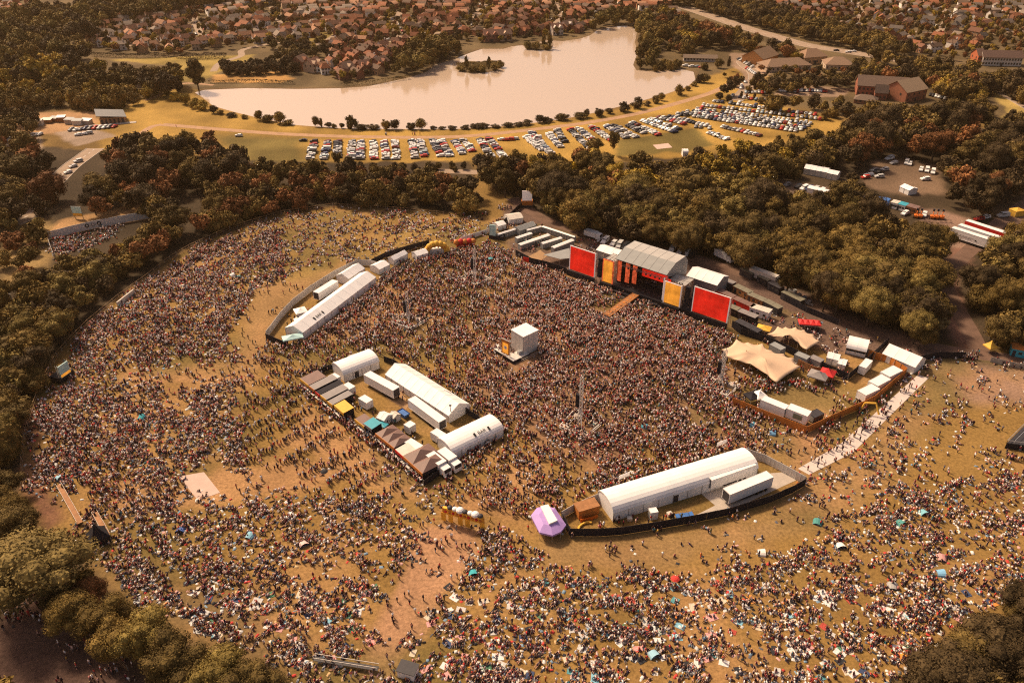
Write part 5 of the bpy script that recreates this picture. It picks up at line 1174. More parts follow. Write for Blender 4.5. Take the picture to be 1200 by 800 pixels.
# ================================================================ CARS
def car_mesh(kind_):
    L_, W2, H_ = {'hatch':(4.0,.86,1.46),'saloon':(4.5,.89,1.42),'estate':(4.6,.9,1.5),'suv':(4.6,.94,1.68),'van':(5.2,1.0,2.1)}[kind_]
    prof = {'hatch':[(0,.35),(0,.85),(.25,.95),(1.0,1.0),(1.6,H_-.05),(3.4,H_),(3.9,1.0),(4.0,.85),(4.0,.35)],
            'saloon':[(0,.35),(0,.8),(.3,.92),(1.2,.98),(1.9,H_-.03),(3.1,H_),(3.8,1.05),(4.4,1.0),(4.5,.85),(4.5,.35)],
            'estate':[(0,.35),(0,.82),(.3,.94),(1.2,1.0),(1.8,H_-.03),(4.2,H_),(4.55,1.0),(4.6,.8),(4.6,.35)],
            'suv':[(0,.42),(0,.95),(.25,1.08),(1.2,1.14),(1.75,H_-.03),(4.2,H_),(4.55,1.15),(4.6,.9),(4.6,.42)],
            'van':[(0,.4),(0,.9),(.4,1.1),(.9,1.2),(1.6,H_-.05),(5.1,H_),(5.2,1.2),(5.2,.8),(5.2,.4)]}[kind_]
    b = MB(); n = len(prof); vs = []
    for s in (-1, 1):
        for x, z in prof: vs.append((x-L_/2, s*W2*(1.0 if z < 1.02 else .84), z))
    fs = [tuple(range(n)), tuple(range(2*n-1, n-1, -1))]+[(i, n+i, n+(i+1)%n, (i+1)%n) for i in range(n)]
    b.add(vs, fs, 0)
    g0 = [(x, z) for x, z in prof if z > .93]; xs0 = [p[0] for p in g0]; zt = H_-.06
    xf = min(x for x, z in prof if z > H_-.2); xb = max(x for x, z in prof if z > H_-.2)
    for s in (-1, 1): b.add([(xf-.35-L_/2, s*(W2*.955), 1.03), (xb+.2-L_/2, s*(W2*.955), 1.03), (xb-.1-L_/2, s*(W2*.865), zt-.12), (xf+.1-L_/2, s*(W2*.865), zt-.12)], [(0,1,2,3)], 1)
    i_ = [i for i, p in enumerate(prof) if p[1] > H_-.2][0]; (xa, za), (xb_, zb) = prof[i_-1], prof[i_]
    b.add([(xa+.1-L_/2, -W2*.78, za+.06), (xa+.1-L_/2, W2*.78, za+.06), (xb_-.06-L_/2, W2*.74, zb-.04+.03), (xb_-.06-L_/2, -W2*.74, zb-.04+.03)], [(0,1,2,3)], 1)
    j_ = [i for i, p in enumerate(prof) if p[1] > H_-.2][-1]; (xa, za), (xb_, zb) = prof[j_], prof[j_+1]
    b.add([(xa+.06-L_/2, -W2*.74, za-.02), (xa+.06-L_/2, W2*.74, za-.02), (xb_+.02-L_/2, W2*.78, zb+.08), (xb_+.02-L_/2, -W2*.78, zb+.08)], [(0,3,2,1)], 1)
    for x in (.8, L_-.85):
        for s in (-1, 1): b.tube((x-L_/2, s*(W2-.18), .33), (x-L_/2, s*(W2+.02), .33), .33, 10, mi=2)
    return b.mesh('car', ['car_paint','glass','tyre'])
CARK = {k: car_mesh(k) for k in ('hatch','saloon','estate','suv','van')}
CC = [('white',(.78,.75,.72),30),('silver',(.55,.53,.51),22),('grey',(.24,.23,.23),12),('black',(.03,.03,.035),15),('dark blue',(.05,.06,.12),8),('red',(.45,.04,.03),8),('maroon',(.18,.04,.03),3),('pale blue',(.35,.42,.46),2)]
def pick_cc(r_): return r_.choices(CC, [c[2] for c in CC])[0]
ROWS = [((369,166),(361.5,191.5)),((385,166),(378.5,189)),((396,166),(396,187)),((412.5,166),(411,188)),((423,166),(422.5,188)),((438,166),(438,188)),((450,166),(452.5,188)),((463,166),(464,188)),((482.5,165),(486,187)),((492.5,165),(498,186)),((507,165),(518,186)),((517,165),(528,185)),
 ((532.5,166),(544,183)),((542.5,165),(555,179)),((561.7,164),(577,187)),((573,163),(593,188)),((616,161),(638,179)),((622,156),(648,183)),((642.5,157),(658,175)),((652,153),(663.5,169)),((668,152.5),(693,177)),((677.5,151),(699,169)),((692.5,149),(719,167)),
 ((709,148),(737,164)),((718,147.5),(749,163.5)),((732,146),(759,158.5)),((740,144),(774,160)),((752,142),(794,157)),((761,140),(803,155)),((770,138),(807,147.5)),((782,137),(833,149.5)),((813,149),(837,151.5))]
BIGROWS = [((856,113),(905,120)),((835,119),(960,136)),((822,124),(965,141)),((815,128),(955,146)),((803,131),(948,151)),((792,134),(938,155)),((845,149),(896,161)),((830,156),(856,166)),((811,131),(950,148.5)),((798,133),(942,153))]
CARS = []   # x, y, heading, kind, colour, label
rr = random.Random(5)
for ri, (a, b) in enumerate(ROWS+BIGROWS):
    A_, B_ = P(*a), P(*b); d = B_-A_; L_ = d.length; n = int(L_/2.55); d.normalize()
    for i in range(n):
        if rr.random() < .06: continue
        p = A_+d*(2.55*i+1.2); cn, cc, _ = pick_cc(rr); kk = rr.choices(['hatch','saloon','estate','suv','van'], [36,22,16,22,4])[0]
        hd = math.atan2(d.y, d.x)+math.pi/2+(math.pi if rr.random() < .4 else 0)+rr.uniform(-.05, .05)
        rn = (ORD[ri]+' row from the pavilion end') if ri < 12 else ((ORD[ri-12]+' slanting row past the poplar shade') if ri < 24 else ((ORD[ri-24]+' slanting row before the big lot') if ri < 32 else ORD[ri-32]+' long row of the big lot'))
        en = ORD[i] if i < 12 else ('number %d' % (i+1))
        o_ = d.cross(Vector((0,0,1)))*rr.uniform(-.35, .35)
        CARS.append((p.x+o_.x, p.y+o_.y, hd, kk, cn, cc, f"{cn} {kk}, {en} from the lake end, {rn}".replace('hatch', 'hatchback').replace('suv', 'tall car').replace('estate', 'estate car').replace('saloon', 'saloon car'), 'cars parked in rows on the dam field'))
def scat(pts, lab, grp, kinds=None):
    for i, q in enumerate(pts):
        px_, py_, a_ = q[:3]; p = P(px_, py_); cn, cc, _ = pick_cc(rr)
        if len(q) > 3: cn = q[3]; cc = {c[0]: c[1] for c in CC}[cn]
        kk = rr.choice(kinds or ['hatch','saloon','suv'])
        CARS.append((p.x, p.y, R(a_), kk, cn, cc, f"{cn} {'van' if kk == 'van' else 'car'}, {ORD[min(i,11)] if i < 12 else 'number %d' % (i+1)} {lab}", grp))
scat([(709,284,60,'white'),(719,287,60,'white'),(726,289,65,'silver'),(733,291,60,'black'),(788,293.5,62,'white'),(797,296,62,'white'),(805,298,62,'silver'),(812,300,60,'black'),(744,293,55,'grey')], 'along the service road behind the stage, from the toilet yard', 'vehicles behind the stage', ['van','suv','van'])
scat([(362,376,60,'white'),(356,379,60,'dark blue'),(349,383,60,'grey'),(364,371,50,'black'),(352,374,60,'white')], 'in the wedge yard, counted from its trailer', 'vehicles in the wedge yard', ['van','estate'])
scat([(587,164.5,0,'white'),(593,164.8,0,'red'),(598,164.4,0,'red'),(604,163.6,0,'silver')], 'in the short row by the slipway, from the poplars', 'cars in the short row')
scat([(355.5,165.5,5,'black'),(280,160,0,'white')], 'standing alone on the dam field', 'lone cars on the dam field')
scat([(84+i*5.6, 153.2-.45*i+rr.uniform(-.3,.3), 80) for i in range(10)]+[(92,159,20,'white'),(98,158,10,'white'),(104,157,10)], 'in the pavilion car park, counted from the yard', 'cars at the pavilion')
scat([(3+i*4.4, 166-.75*i, 80) for i in range(11)]+[(18+i*4, 168.5-.5*i, 80) for i in range(6)], 'in the far lot, counted from the edge wood', 'cars in the lot by the edge wood')
scat([(875+i*1.9, 88+i*1.2-7, 60) for i in range(6)]+[(866+i*2.6, 70+i*1.5, 40) for i in range(7)]+[(873,97,80,'white'),(869,101,80,'white'),(868,104,80,'white')], 'along the lakeside road, counted from the hall', 'cars along the lakeside road')
scat([(874+i*3.8, 109.5+rr.uniform(-.6,.6), 80) for i in range(8)]+[(914+i*2.9, 107.5+i*.1, 70) for i in range(8)]+[(936+i*3.2,107+.1*i,70) for i in range(11)]+[(895+i*4,102.5,70) for i in range(9)], 'in the tree dotted car park, counted from the lakeside road', 'cars in the tree dotted car park')
scat([(1090+i*3.4, 112+i*.9, 60) for i in range(6)], 'beside the brick gable wing', 'cars beside the brick wing')
scat([(1042,187,30,'white'),(1036,200,20,'silver'),(1030,203,20,'black'),(1047,192,30,'silver'),(1018,206,10,'white'),(1030,208,10,'silver'),(1062,192,60,'silver'),(1066,193,60,'white'),(1079,200,60,'white'),(1086,201,62,'white'),(1093,203,62,'white'),(1084,211,10,'white'),(1068,226,30,'white'),(1024,201,20),(1014,209,20)], 'among the dark trees by the yard, counted from the long shed', 'vehicles among the dark trees', ['suv','van','estate'])
scat([(922,218,40,'grey'),(935,220,40,'black'),(942,222,40,'white'),(948,223,45,'dark blue'),(955,224,45,'silver'),(962,226,45,'white'),(1060,251.5,40,'white'),(1083,253,60,'white'),(1147,258,20,'red'),(1154,256,20,'white'),(1175,254,10,'silver')], 'in the haul road clearing, counted from the shed', 'vehicles in the haul road clearing', ['suv','van'])
scat([(912,50,-25,'black'),(980,60,-20,'black'),(994,62,-20,'white'),(86,196,55,'silver'),(80,203,55,'white'),(92,190,50,'silver'),(64,214,60,'white'),(1000,61,-20,'white')], 'driving on the roads', 'cars on the roads')
for si_, s_ in enumerate(STREETS):
    q_ = []
    for (a_, b_) in zip(s_[:-1], s_[1:]):
        A_, B_ = P(*a_), P(*b_); dd = B_-A_; nn = int(dd.length/16)
        for k_ in range(nn):
            w_ = A_+dd*((k_+rr.random()*.6)/nn); o2 = Vector((-dd.y, dd.x, 0)).normalized()*rr.choice([-4.4, 4.4]); c_ = Qn(w_.x+o2.x, w_.y+o2.y); q_.append((c_[0], c_[1], math.degrees(math.atan2(dd.y, dd.x))))
    scat(q_, 'along the %s estate street' % ORD[min(si_, 11)], 'cars on the estate streets')
scat([(803,78,0,'white'),(810,79,0,'white'),(816,79,0),(822,80,0)], 'on the lake shore lot', 'cars on the lake shore lot')
CARS = [c for c in CARS if onscreen(c[0], c[1])]
CARS.sort(key=lambda c: depth(c[0], c[1]))
for (x, y, hd, kk, cn, cc, lb, gp) in CARS[:296]:
    nm = 'parked_van' if kk == 'van' else 'parked_car'; j = rr.uniform(.9, 1.1)
    o = ob(nm, CARK[kk], None, (x, y, 0), hd, color=tuple(c*j for c in cc)); o.name = nm; tag(o, lb, 'van' if kk == 'van' else 'car', gp)
if len(CARS) > 296:
    V_, F_, T_, FM, off = [], [], [], [], 0
    cache = {}
    for kname, me in CARK.items():
        bm = bmesh.new(); bm.from_mesh(me); bmesh.ops.triangulate(bm, faces=bm.faces); cache[kname] = (np.array([v.co[:] for v in bm.verts]), np.array([[v.index for v in f.verts] for f in bm.faces]), np.array([f.material_index for f in bm.faces])); bm.free()
    for (x, y, hd, kk, cn, cc, lb, gp) in CARS[296:]:
        v, f, fm = cache[kk]; c_, s_ = math.cos(hd), math.sin(hd)
        V_.append(np.stack([x+v[:,0]*c_-v[:,1]*s_, y+v[:,0]*s_+v[:,1]*c_, v[:,2]], 1)); F_.append(f+off); FM.append(fm); T_.append(np.tile(cc, (len(v), 1))); off += len(v)
    me = npmesh('parked_cars', np.concatenate(V_), np.concatenate(F_), np.concatenate(T_), ['mass_paint','glass','tyre'], np.concatenate(FM)); o = ob('far_parked_cars', me)
    tag(o, 'hundreds of small cars in the farthest rows of the big lot and beyond', 'cars'); o['kind'] = 'stuff'
# ================================================================ TREES
def crown_np(seed, nleaf, leaf, shape='round', lobes=22):
    r = np.random.default_rng(seed)
    if shape == 'tall': rad = np.array([.27,.27,.56]); c0 = np.array([0,0,.50])
    elif shape == 'cone': rad = np.array([.30,.30,.46]); c0 = np.array([0,0,.52])
    elif shape == 'bush': rad = np.array([.50,.50,.50]); c0 = np.array([0,0,.38])
    else: rad = np.array([.44,.44,.37]); c0 = np.array([0,0,.60])
    L = []
    for i in range(lobes):
        d_ = r.normal(size=3); d_ /= np.linalg.norm(d_); d_[2] = d_[2]*.9+.12; f = r.uniform(.45, .78)
        c = c0+d_*rad*f; rr_ = r.uniform(.20, .38)*rad.min()*1.25
        if shape == 'cone': k = 1-(c[2]-.1)/1.0; c[:2] *= max(.15, k*1.3); rr_ *= max(.4, k*1.2)
        L.append((c, rr_))
    L.append((c0, rad.min()*.62))
    vs, fs = [], []
    w = np.array([l[1]**2 for l in L]); w /= w.sum(); cnt = r.multinomial(int(nleaf*1.7), w)
    Pn, Nn = [], []
    for (c, rr_), n in zip(L, cnt):
        d_ = r.normal(size=(n, 3)); d_ /= np.linalg.norm(d_, axis=1)[:, None]
        p = c+d_*rr_*r.uniform(.86, 1.14, size=(n, 1)); keep = np.ones(n, bool)
        for (c2, r2) in L:
            if c2 is c: continue
            keep &= np.linalg.norm(p-c2, axis=1) > r2*.86
        keep &= p[:, 2] > .02
        Pn.append(p[keep]); Nn.append(d_[keep])
    Pn = np.concatenate(Pn)[:]; Nn = np.concatenate(Nn)
    k = r.permutation(len(Pn))[:nleaf]; Pn, Nn = Pn[k], Nn[k]; n = len(Pn)
    Nn = Nn+r.normal(size=(n, 3))*.55; Nn /= np.linalg.norm(Nn, axis=1)[:, None]
    t = np.cross(Nn, r.normal(size=(n, 3))); t /= np.linalg.norm(t, axis=1)[:, None]; u = np.cross(Nn, t)
    s = leaf*r.uniform(.6, 1.35, size=(n, 1)); q = r.uniform(.6, 1, size=(n, 1))
    V = np.stack([Pn-t*s, Pn-u*s*q*.6+t*s*.15, Pn+t*s, Pn+u*s*q*.7-t*s*.1], 1).reshape(-1, 3)
    Fq_ = np.arange(4*n).reshape(n, 4)
    # inner twig masses so a crown is not see-through
    ico = MB().ball((0,0,0), 1, seg=7, rings=5)
    iv = np.array(ico.v); iq = [f if len(f) == 4 else (f[0], f[1], f[2], f[2]) for f in ico.f]
    cv, cf, off = [], [], len(V)
    for (c, rr_) in L:
        cv.append(iv*rr_*.74+c); 
    Vc = np.concatenate(cv)
    return V, Fq_, Vc, [(tuple(i+j*len(iv) for i in f)) for j in range(len(L)) for f in ico.f]
def crown_mesh(seed, nleaf, leaf, shape, lobes=22):
    V, Fq_, Vc, Fc = crown_np(seed, nleaf, leaf, shape, lobes); o = len(V)
    me = bpy.data.meshes.new('crown'); me.from_pydata([tuple(v) for v in V]+[tuple(v) for v in Vc], [], [tuple(f) for f in Fq_]+[tuple(i+o for i in f) for f in Fc]); me.materials.append(M['leaf']); me.update(); return me
def trunk_mesh(seed, shape):
    r = random.Random(seed); b = MB(); b.tube((0,0,0), (.01,.0,.42), .03, 7, .017); b.tube((.01,0,.42), (0,.01,.75), .017, 6, .006)
    for i in range(6):
        a_ = i*1.05+r.uniform(-.3,.3); z = .22+.07*i; rd = .28 if shape != 'tall' else .15; b.tube((0,0,z), (rd*math.cos(a_), rd*math.sin(a_), z+.2), .011, 5, .004)
    return b.mesh('trunk', 'trunk')
SH = {'round': [crown_mesh(i, 5200, .019, 'round') for i in range(5)], 'bush': [crown_mesh(20+i, 3600, .024, 'bush') for i in range(3)], 'tall': [crown_mesh(30+i, 3600, .019, 'tall') for i in range(2)], 'cone': [crown_mesh(40, 3200, .02, 'cone')]}
SH['big'] = [crown_mesh(50+i, 11000, .0135, 'round', 34) for i in range(3)]
TM = {k: trunk_mesh(i, k) for i, k in enumerate(SH)}
G_OL = ('olive', (.148,.095,.025)); G_DK = ('dark', (.062,.041,.018)); G_MID = ('mid green', (.115,.076,.023)); G_YE = ('yellow green', (.26,.17,.028)); G_RU = ('rust brown', (.17,.072,.026)); G_PL = ('pale green', (.17,.12,.034)); G_GO = ('bright gold', (.46,.30,.03))
TREES = []  # x,y,h,width,shape,tone,phrase,rank
tr = random.Random(11)
TZ = [ # phrase, crown polygon (photograph), spacing, h range, shapes, tones
 ('in the perimeter wood beside the upper slope', [(118,268),(170,242),(215,217),(290,203),(360,200),(420,196),(480,198),(530,207),(562,224),(572,238),(555,243),(520,243),(470,238),(400,230),(330,238),(275,254),(225,270),(170,300),(140,315)], 6.6, (7,10.5), ['round','round','bush'], [G_OL,G_MID,G_OL,G_DK,G_RU]),
 ('in the perimeter wood beside the seated slope', [(-20,345),(40,332),(90,300),(118,268),(140,315),(100,350),(70,385),(48,420),(32,465),(14,510),(10,560),(22,590),(8,615),(-20,610)], 6.4, (7,11), ['round','round','bush'], [G_OL,G_MID,G_DK,G_OL,G_PL]),
 ('in the wood along the access road', [(-20,170),(48,170),(60,172),(90,178),(82,195),(60,215),(42,238),(20,255),(-20,262)], 8, (9,14), ['round','round','bush'], [G_MID,G_DK,G_OL,G_RU]),
 ('in the wood between the access road and the dam field', [(108,184),(130,168),(170,160),(215,165),(255,165),(270,180),(300,190),(350,192),(300,200),(215,212),(165,238),(110,242),(72,248),(58,236),(85,212)], 8, (9,14), ['round','round','tall'], [G_DK,G_DK,G_MID,G_RU,G_OL]),
 ('in the strip below the dam field cars', [(300,190),(352,190),(420,190),(500,188),(548,188),(548,196),(480,198),(400,198),(300,200)], 6.5, (3.5,6), ['bush'], [G_DK,G_MID]),
 ('on the scrub slope outside the fence', [(-20,262),(55,256),(60,300),(35,328),(-20,340)], 11, (5,9), ['bush','round'], [G_OL,G_RU,G_PL]),
 ('in the top corner wood', [(-20,20),(40,8),(95,2),(150,-12),(420,-12),(300,-2),(225,6),(190,14),(125,20),(105,40),(85,52),(105,58),(110,62),(60,66),(-20,70)], 12, (10,16), ['round'], [G_OL,G_MID,G_DK,G_PL]),
 ('in the belt past the upper field', [(-20,70),(60,70),(110,78),(208,86),(208,98),(190,104),(150,96),(60,92),(-20,98)], 9, (11,15), ['round','tall'], [G_DK,G_MID,G_YE]),
 ('in the belt above the pavilion', [(-20,104),(60,98),(120,96),(170,104),(178,110),(130,116),(100,122),(60,116),(-20,122)], 8, (8,12), ['round','bush'], [G_OL,G_MID,G_YE]),
 ('in the copse beside the builders yard', [(-20,128),(38,128),(46,146),(30,156),(-20,160)], 8, (8,12), ['round','tall'], [G_DK,G_DK,G_MID]),
 ('in the long wood behind the stage', [(640,238),(690,226),(720,222),(760,220),(810,212),(850,206),(905,214),(960,226),(1010,236),(1050,246),(1085,262),(1110,285),(1116,305),(1104,330),(1116,365),(1108,388),(1060,384),(1000,358),(950,335),(880,303),(820,288),(740,270),(700,262),(650,250)], 7.8, (10,15.5), ['round','round','bush','tall'], [G_OL,G_MID,G_OL,G_DK,G_PL]),
 ('in the wood between stage and dam field', [(545,176),(600,180),(625,190),(660,178),(690,172),(720,180),(705,205),(780,212),(760,220),(700,226),(650,236),(625,232),(610,222),(580,215),(560,205),(540,192)], 8.2, (10,15), ['round','round','tall'], [G_OL,G_MID,G_DK,G_RU,G_YE]),
 ('in the wood below the big car park', [(740,178),(770,182),(800,186),(845,168),(900,164),(950,160),(990,150),(1030,150),(1010,180),(985,196),(930,196),(900,210),(850,204),(800,210),(745,205)], 8.2, (8,13), ['round','bush','tall'], [G_DK,G_MID,G_OL,G_YE]),
 ('in the dark wood round the storage yard', [(990,150),(1060,140),(1130,136),(1220,132),(1220,235),(1185,228),(1150,240),(1108,236),(1112,212),(1096,195),(1060,180),(1030,180),(1010,190)], 9, (10,16), ['round','round','tall'], [G_DK,G_MID,G_DK,G_RU]),
 ('in the wood between storage yard and track', [(1000,206),(1012,215),(1040,232),(1060,240),(1110,240),(1108,250),(1060,245),(1010,236),(975,226),(990,212)], 8, (6,9), ['round','bush'], [G_DK,G_MID]),
 ('in the wood across the service track', [(1136,322),(1160,296),(1220,262),(1220,405),(1180,398),(1160,390),(1130,350)], 8, (9,14), ['round','round','bush'], [G_MID,G_DK,G_OL,G_PL]),
 ('in the belt by the brick hotel', [(895,118),(925,116),(980,118),(1000,120),(1060,126),(1100,122),(1150,118),(1170,128),(1130,140),(1060,140),(1000,135),(960,130),(920,125)], 8, (7,10), ['round','bush'], [G_DK,G_MID,G_OL]),
 ('in the belt behind the car park trees', [(880,98),(960,92),(1005,86),(1005,95),(960,101),(900,105)], 7.5, (7,10), ['round'], [G_DK,G_MID]),
 ('in the belt along the bypass', [(760,-8),(800,2),(830,9),(870,22),(930,36),(1000,50),(1060,64),(1070,54),(1020,38),(960,22),(880,4),(830,-8)], 7.5, (8,12), ['round'], [G_MID,G_OL,G_DK]),
 ('behind the brick hotel and the halls', [(1000,76),(1040,80),(1100,90),(1150,104),(1150,112),(1090,100),(1040,90),(1000,88),(960,64),(930,62),(935,68)], 7.5, (7,10), ['round','bush'], [G_MID,G_OL,G_YE]),
 ('in the belt on the hall side of the bypass', [(770,10),(800,20),(840,36),(900,52),(960,66),(1000,74),(1060,86),(1120,100),(1160,110),(1150,118),(1100,108),(1040,98),(1005,84),(960,72),(900,66),(870,52),(820,48),(800,60),(780,48)], 8, (8,13), ['round','round','bush'], [G_MID,G_OL,G_YE,G_RU,G_DK]),
 ('in the wood near the white terrace', [(1010,60),(1060,62),(1100,72),(1150,82),(1210,86),(1210,118),(1170,104),(1120,90),(1060,78)], 9.5, (8,12), ['round','bush'], [G_DK,G_MID,G_OL]),
 ('at the lake head', [(690,24),(735,12),(755,20),(780,28),(772,50),(768,70),(750,72),(746,56),(752,36),(735,28),(700,32)], 9, (9,15), ['round','tall'], [G_OL,G_PL,G_MID]),
 ('on the spit at the lake head', [(762,74),(790,70),(800,76),(780,80),(764,80)], 5, (4,6), ['bush'], [G_OL,G_MID]),
 ('on the shore above the first island', [(462,60),(500,45),(540,48),(548,62),(525,68),(500,76),(480,84),(462,78)], 8, (9,14), ['round','tall'], [G_OL,G_PL,G_MID]),
 ('in the dark hedge by the lake corner', [(258,74),(300,72),(345,70),(350,80),(300,82),(256,82)], 6, (6,8.5), ['bush','round'], [G_DK]),
 ('between the estate and the lake corner', [(300,50),(345,48),(385,60),(352,70),(310,68),(335,60)], 9, (6,9), ['round'], [G_DK,G_MID]),
 ('standing by itself among the halls', [(846,84),(893,92),(890,66),(935,66),(1000,70),(1004,92),(900,104),(862,106)], 7.5, (3,6), ['bush','round'], [G_MID,G_OL,G_DK,G_RU]),
 ('on the lower corner of the slope', [(1085,770),(1140,745),(1185,720),(1220,700),(1220,830),(1075,830)], 6.2, (8,11), ['round','bush'], [G_DK,G_MID,G_DK]),
]
def add_tree(x, y, h, wd, shape, tone, ph): TREES.append([x, y, h, wd, shape, tone, ph])
for ph, poly, spc, (h0, h1), shapes, tones in TZ:
    hm = (h0+h1)/2; zc = hm*.58
    W_ = [tuple(P(px, max(py, -90), zc)[:2]) for px, py in poly]; xs_ = [p[0] for p in W_]; ys_ = [p[1] for p in W_]
    y = min(ys_); k = 0
    while y < max(ys_):
        x = min(xs_)+(k % 2)*spc/2
        while x < max(xs_):
            px, py = x+tr.uniform(-.33,.33)*spc, y+tr.uniform(-.33,.33)*spc
            if inpoly(np.array([px]), np.array([py]), W_)[0]:
                h = tr.uniform(h0, h1)*tr.choice([.78,.9,1,1,1.1,1.22]); sh = tr.choice(shapes); wd = h*{'round':1.12,'bush':1.05,'tall':1.15,'cone':1}[sh]*tr.uniform(.85,1.15)
                add_tree(px, py, h, wd, sh, tr.choice(tones), ph)
            x += spc
        y += spc*.87; k += 1
# scattered garden trees among the houses
hx = np.array([(h[0], h[1]) for h in HOUSES])
for ph, poly, spc, n_ in [('in a garden of the estates', [(100,45),(130,15),(262,-10),(800,-10),(780,15),(690,40),(600,50),(480,55),(460,85),(400,98),(340,60),(290,55),(200,66),(120,62)], 9, 0), ('in the gardens beyond the bypass', [(850,-10),(1215,-10),(1215,75),(1080,70),(1000,45),(900,25)], 9.5, 0)]:
    W_ = WP([(p[0], max(p[1], -25)) for p in poly]); xs_ = [p[0] for p in W_]; ys_ = [p[1] for p in W_]; y = min(ys_)
    while y < max(ys_):
        x = min(xs_)
        while x < max(xs_):
            px, py = x+tr.uniform(-4,4), y+tr.uniform(-4,4)
            if tr.random() < (.95 if 'estates' in ph else .98) and inpoly(np.array([px]), np.array([py]), W_)[0] and np.min((hx[:,0]-px)**2+(hx[:,1]-py)**2) > 21: add_tree(px, py, tr.uniform(4,8.5), tr.uniform(4,8.5), 'round', tr.choice([G_OL,G_MID,G_DK,G_YE,G_RU]), ph)
            x += spc
        y += spc
# single trees the photograph shows plainly: base pixel, height, width, shape, tone, where
def T1(px, py, h, wd, sh, tone, ph): p = P(px, py); add_tree(p.x, p.y, h, wd, sh, tone, ph)
T1(52,706,17,29,'round',('big olive',(.15,.105,.034)),'largest crown at the lower wood edge by the tarmac path')
for (px,py,h,w_,ton,ph) in ((92,742,11,12,G_OL,'beside the largest crown, over the tarmac path'),(112,712,8,9,G_RU,'small, between the largest crown and the black pyramid tent'),(130,745,10,13,G_OL,'second below the largest crown'),(150,772,11,13,G_OL,'third below the largest crown'),(178,768,12,14,('gold olive',(.17,.12,.032)),'tall gold topped, below the seated slope'),(205,800,12,14,G_MID,'fourth along the tarmac path'),(232,815,10,14,G_MID,'dark, at the bottom edge'),(262,812,11,14,('gold olive',(.17,.12,.032)),'gold topped, at the bottom edge'),(295,825,10,13,G_MID,'nearest the long scaffold walkway'),(320,830,8,10,G_MID,'last before the seated crowd at the bottom'),(-6,835,7,11,G_OL,'bottom corner beside the tarmac path'),(-22,640,9,11,G_MID,'on the edge of the red dressed crowd'),(20,640,11,14,G_MID,'behind the largest crown'),(4,610,10,12,G_OL,'above the largest crown'),(14,580,8,10,G_MID,'by the lower end of the long mesh fence'),(6,548,8,10,G_OL,'outside the long mesh fence'),(32,628,8,10,G_MID,'squeezed behind the largest crown'),(76,722,8,10,G_MID,'filling the gap under the largest crown'),(100,690,6,7,G_OL,'low, just below the black pyramid tent'),(1100,820,12,19,G_DK,'bottom corner, nearest the seated crowd'),(1195,735,11,15,G_DK,'upper dark one on the corner of the slope'),(1132,795,10,14,G_MID,'low corner, next to the nearest dark one'),(1152,768,10,14,G_DK,'upper corner, beside the white shelter'),(1190,780,11,15,G_DK,'very corner, behind the others'),(1170,800,10,14,G_DK,'on the corner of the slope behind the nearest one')):
    T1(px,py,h,w_,'round',ton,ph)
T1(233,106,22,22,'tall',G_MID,'tall poplar at the lake corner'); T1(241,107,12,8,'cone',G_MID,'leaning beside the tall poplar')
T1(303,106,13,14,'round',G_PL,'pale willow on the lake bank'); T1(318,105,8,8,'bush',G_DK,'dark, beside the pale willow'); T1(276,104,8,5,'tall',G_DK,'slim, between poplar and willow')
for (px,py,h,w_,ton) in ((206,118,6,8,G_YE),(218,122,7,9,G_YE),(228,126,6,9,G_YE),(237,129,6,9,G_YE),(196,112,7,9,G_OL),(183,110,7,8,G_YE)): T1(px,py,h,w_,'bush',ton,'in the golden bushes at the dam corner')
for (px,py,h,w_,ton) in ((251,133,5,6,G_DK),(259,134,3,5,G_OL),(272,137,2.5,8,G_DK),(287,139,2.5,5,G_OL),(303,141,6,6,G_OL),(314,143,5,8,G_MID),(328,145,7,8,G_OL),(337,146,3,8,G_OL),(371,148,6,5,G_MID),(376,148,5,3,G_OL),(385,149,3,5,G_DK),(392,150,2.5,4,G_MID),(401,150,3,4,G_DK),(412,150.5,7.5,8,G_MID),(424,151,3,10,G_DK),(438,151,3,8,G_DK),(452,151.5,6.5,6,G_OL),(462,151.5,5.5,8,G_DK),(481,151.5,4.5,7,G_DK),(493,151.5,6,8,G_MID),(508,151.5,1.8,5,G_DK),(518,151.5,1.8,5,G_DK),(530,151.5,2,7,G_DK),(545,151,2.5,6,G_DK),(557,150,2.8,9,G_DK),(567,149.5,2.6,8,G_DK),(581,149.5,2.2,6,G_DK),(595,148.5,2.5,8,G_DK),(607,147.5,2,7,G_DK),(616,146,2.8,8,G_DK),(633,144,4.5,7,G_DK),(641,143.5,3,8,G_DK),(658,141,4.5,9,G_MID),(680,139,3.5,9,G_MID),(687,137.5,5,5,G_DK),(701,136,5.5,7,G_DK),(714,133,3.5,6,G_DK),(731,131,6,8,G_DK),(746,127,7,8,G_DK),(758,124,3,5,G_DK),(769,121,6,6,G_MID),(775,118,5,5,G_OL),(796,111,7,7,G_MID),(806,106,3,5,G_OL),(813,101,3,5,G_OL),(820,97,7,7,G_DK),(826,97,6,8,G_MID)):
    T1(px,py,h,w_,'bush',ton,'waterside bush along the dam')
for (px,py,h,w_,sh,ton) in ((540,83,4,8,'bush',G_OL),(547,84,13,6,'tall',G_MID),(555,84,5,9,'bush',G_OL),(564,84,5,9,'bush',G_OL),(573,83,12,6,'tall',G_MID),(580,82,5,9,'bush',G_OL),(587,79,5,7,'bush',G_OL)): T1(px,py,h,w_,sh,ton,'on the first lake island')
for (px,py,h,w_,sh,ton) in ((619,57,6,9,'bush',G_PL),(628,58,6,9,'bush',G_OL),(637,57,13,7,'tall',G_MID),(644,57,15,7,'tall',G_MID),(641,58,5,8,'bush',G_OL)): T1(px,py,h,w_,sh,ton,'on the second lake island')
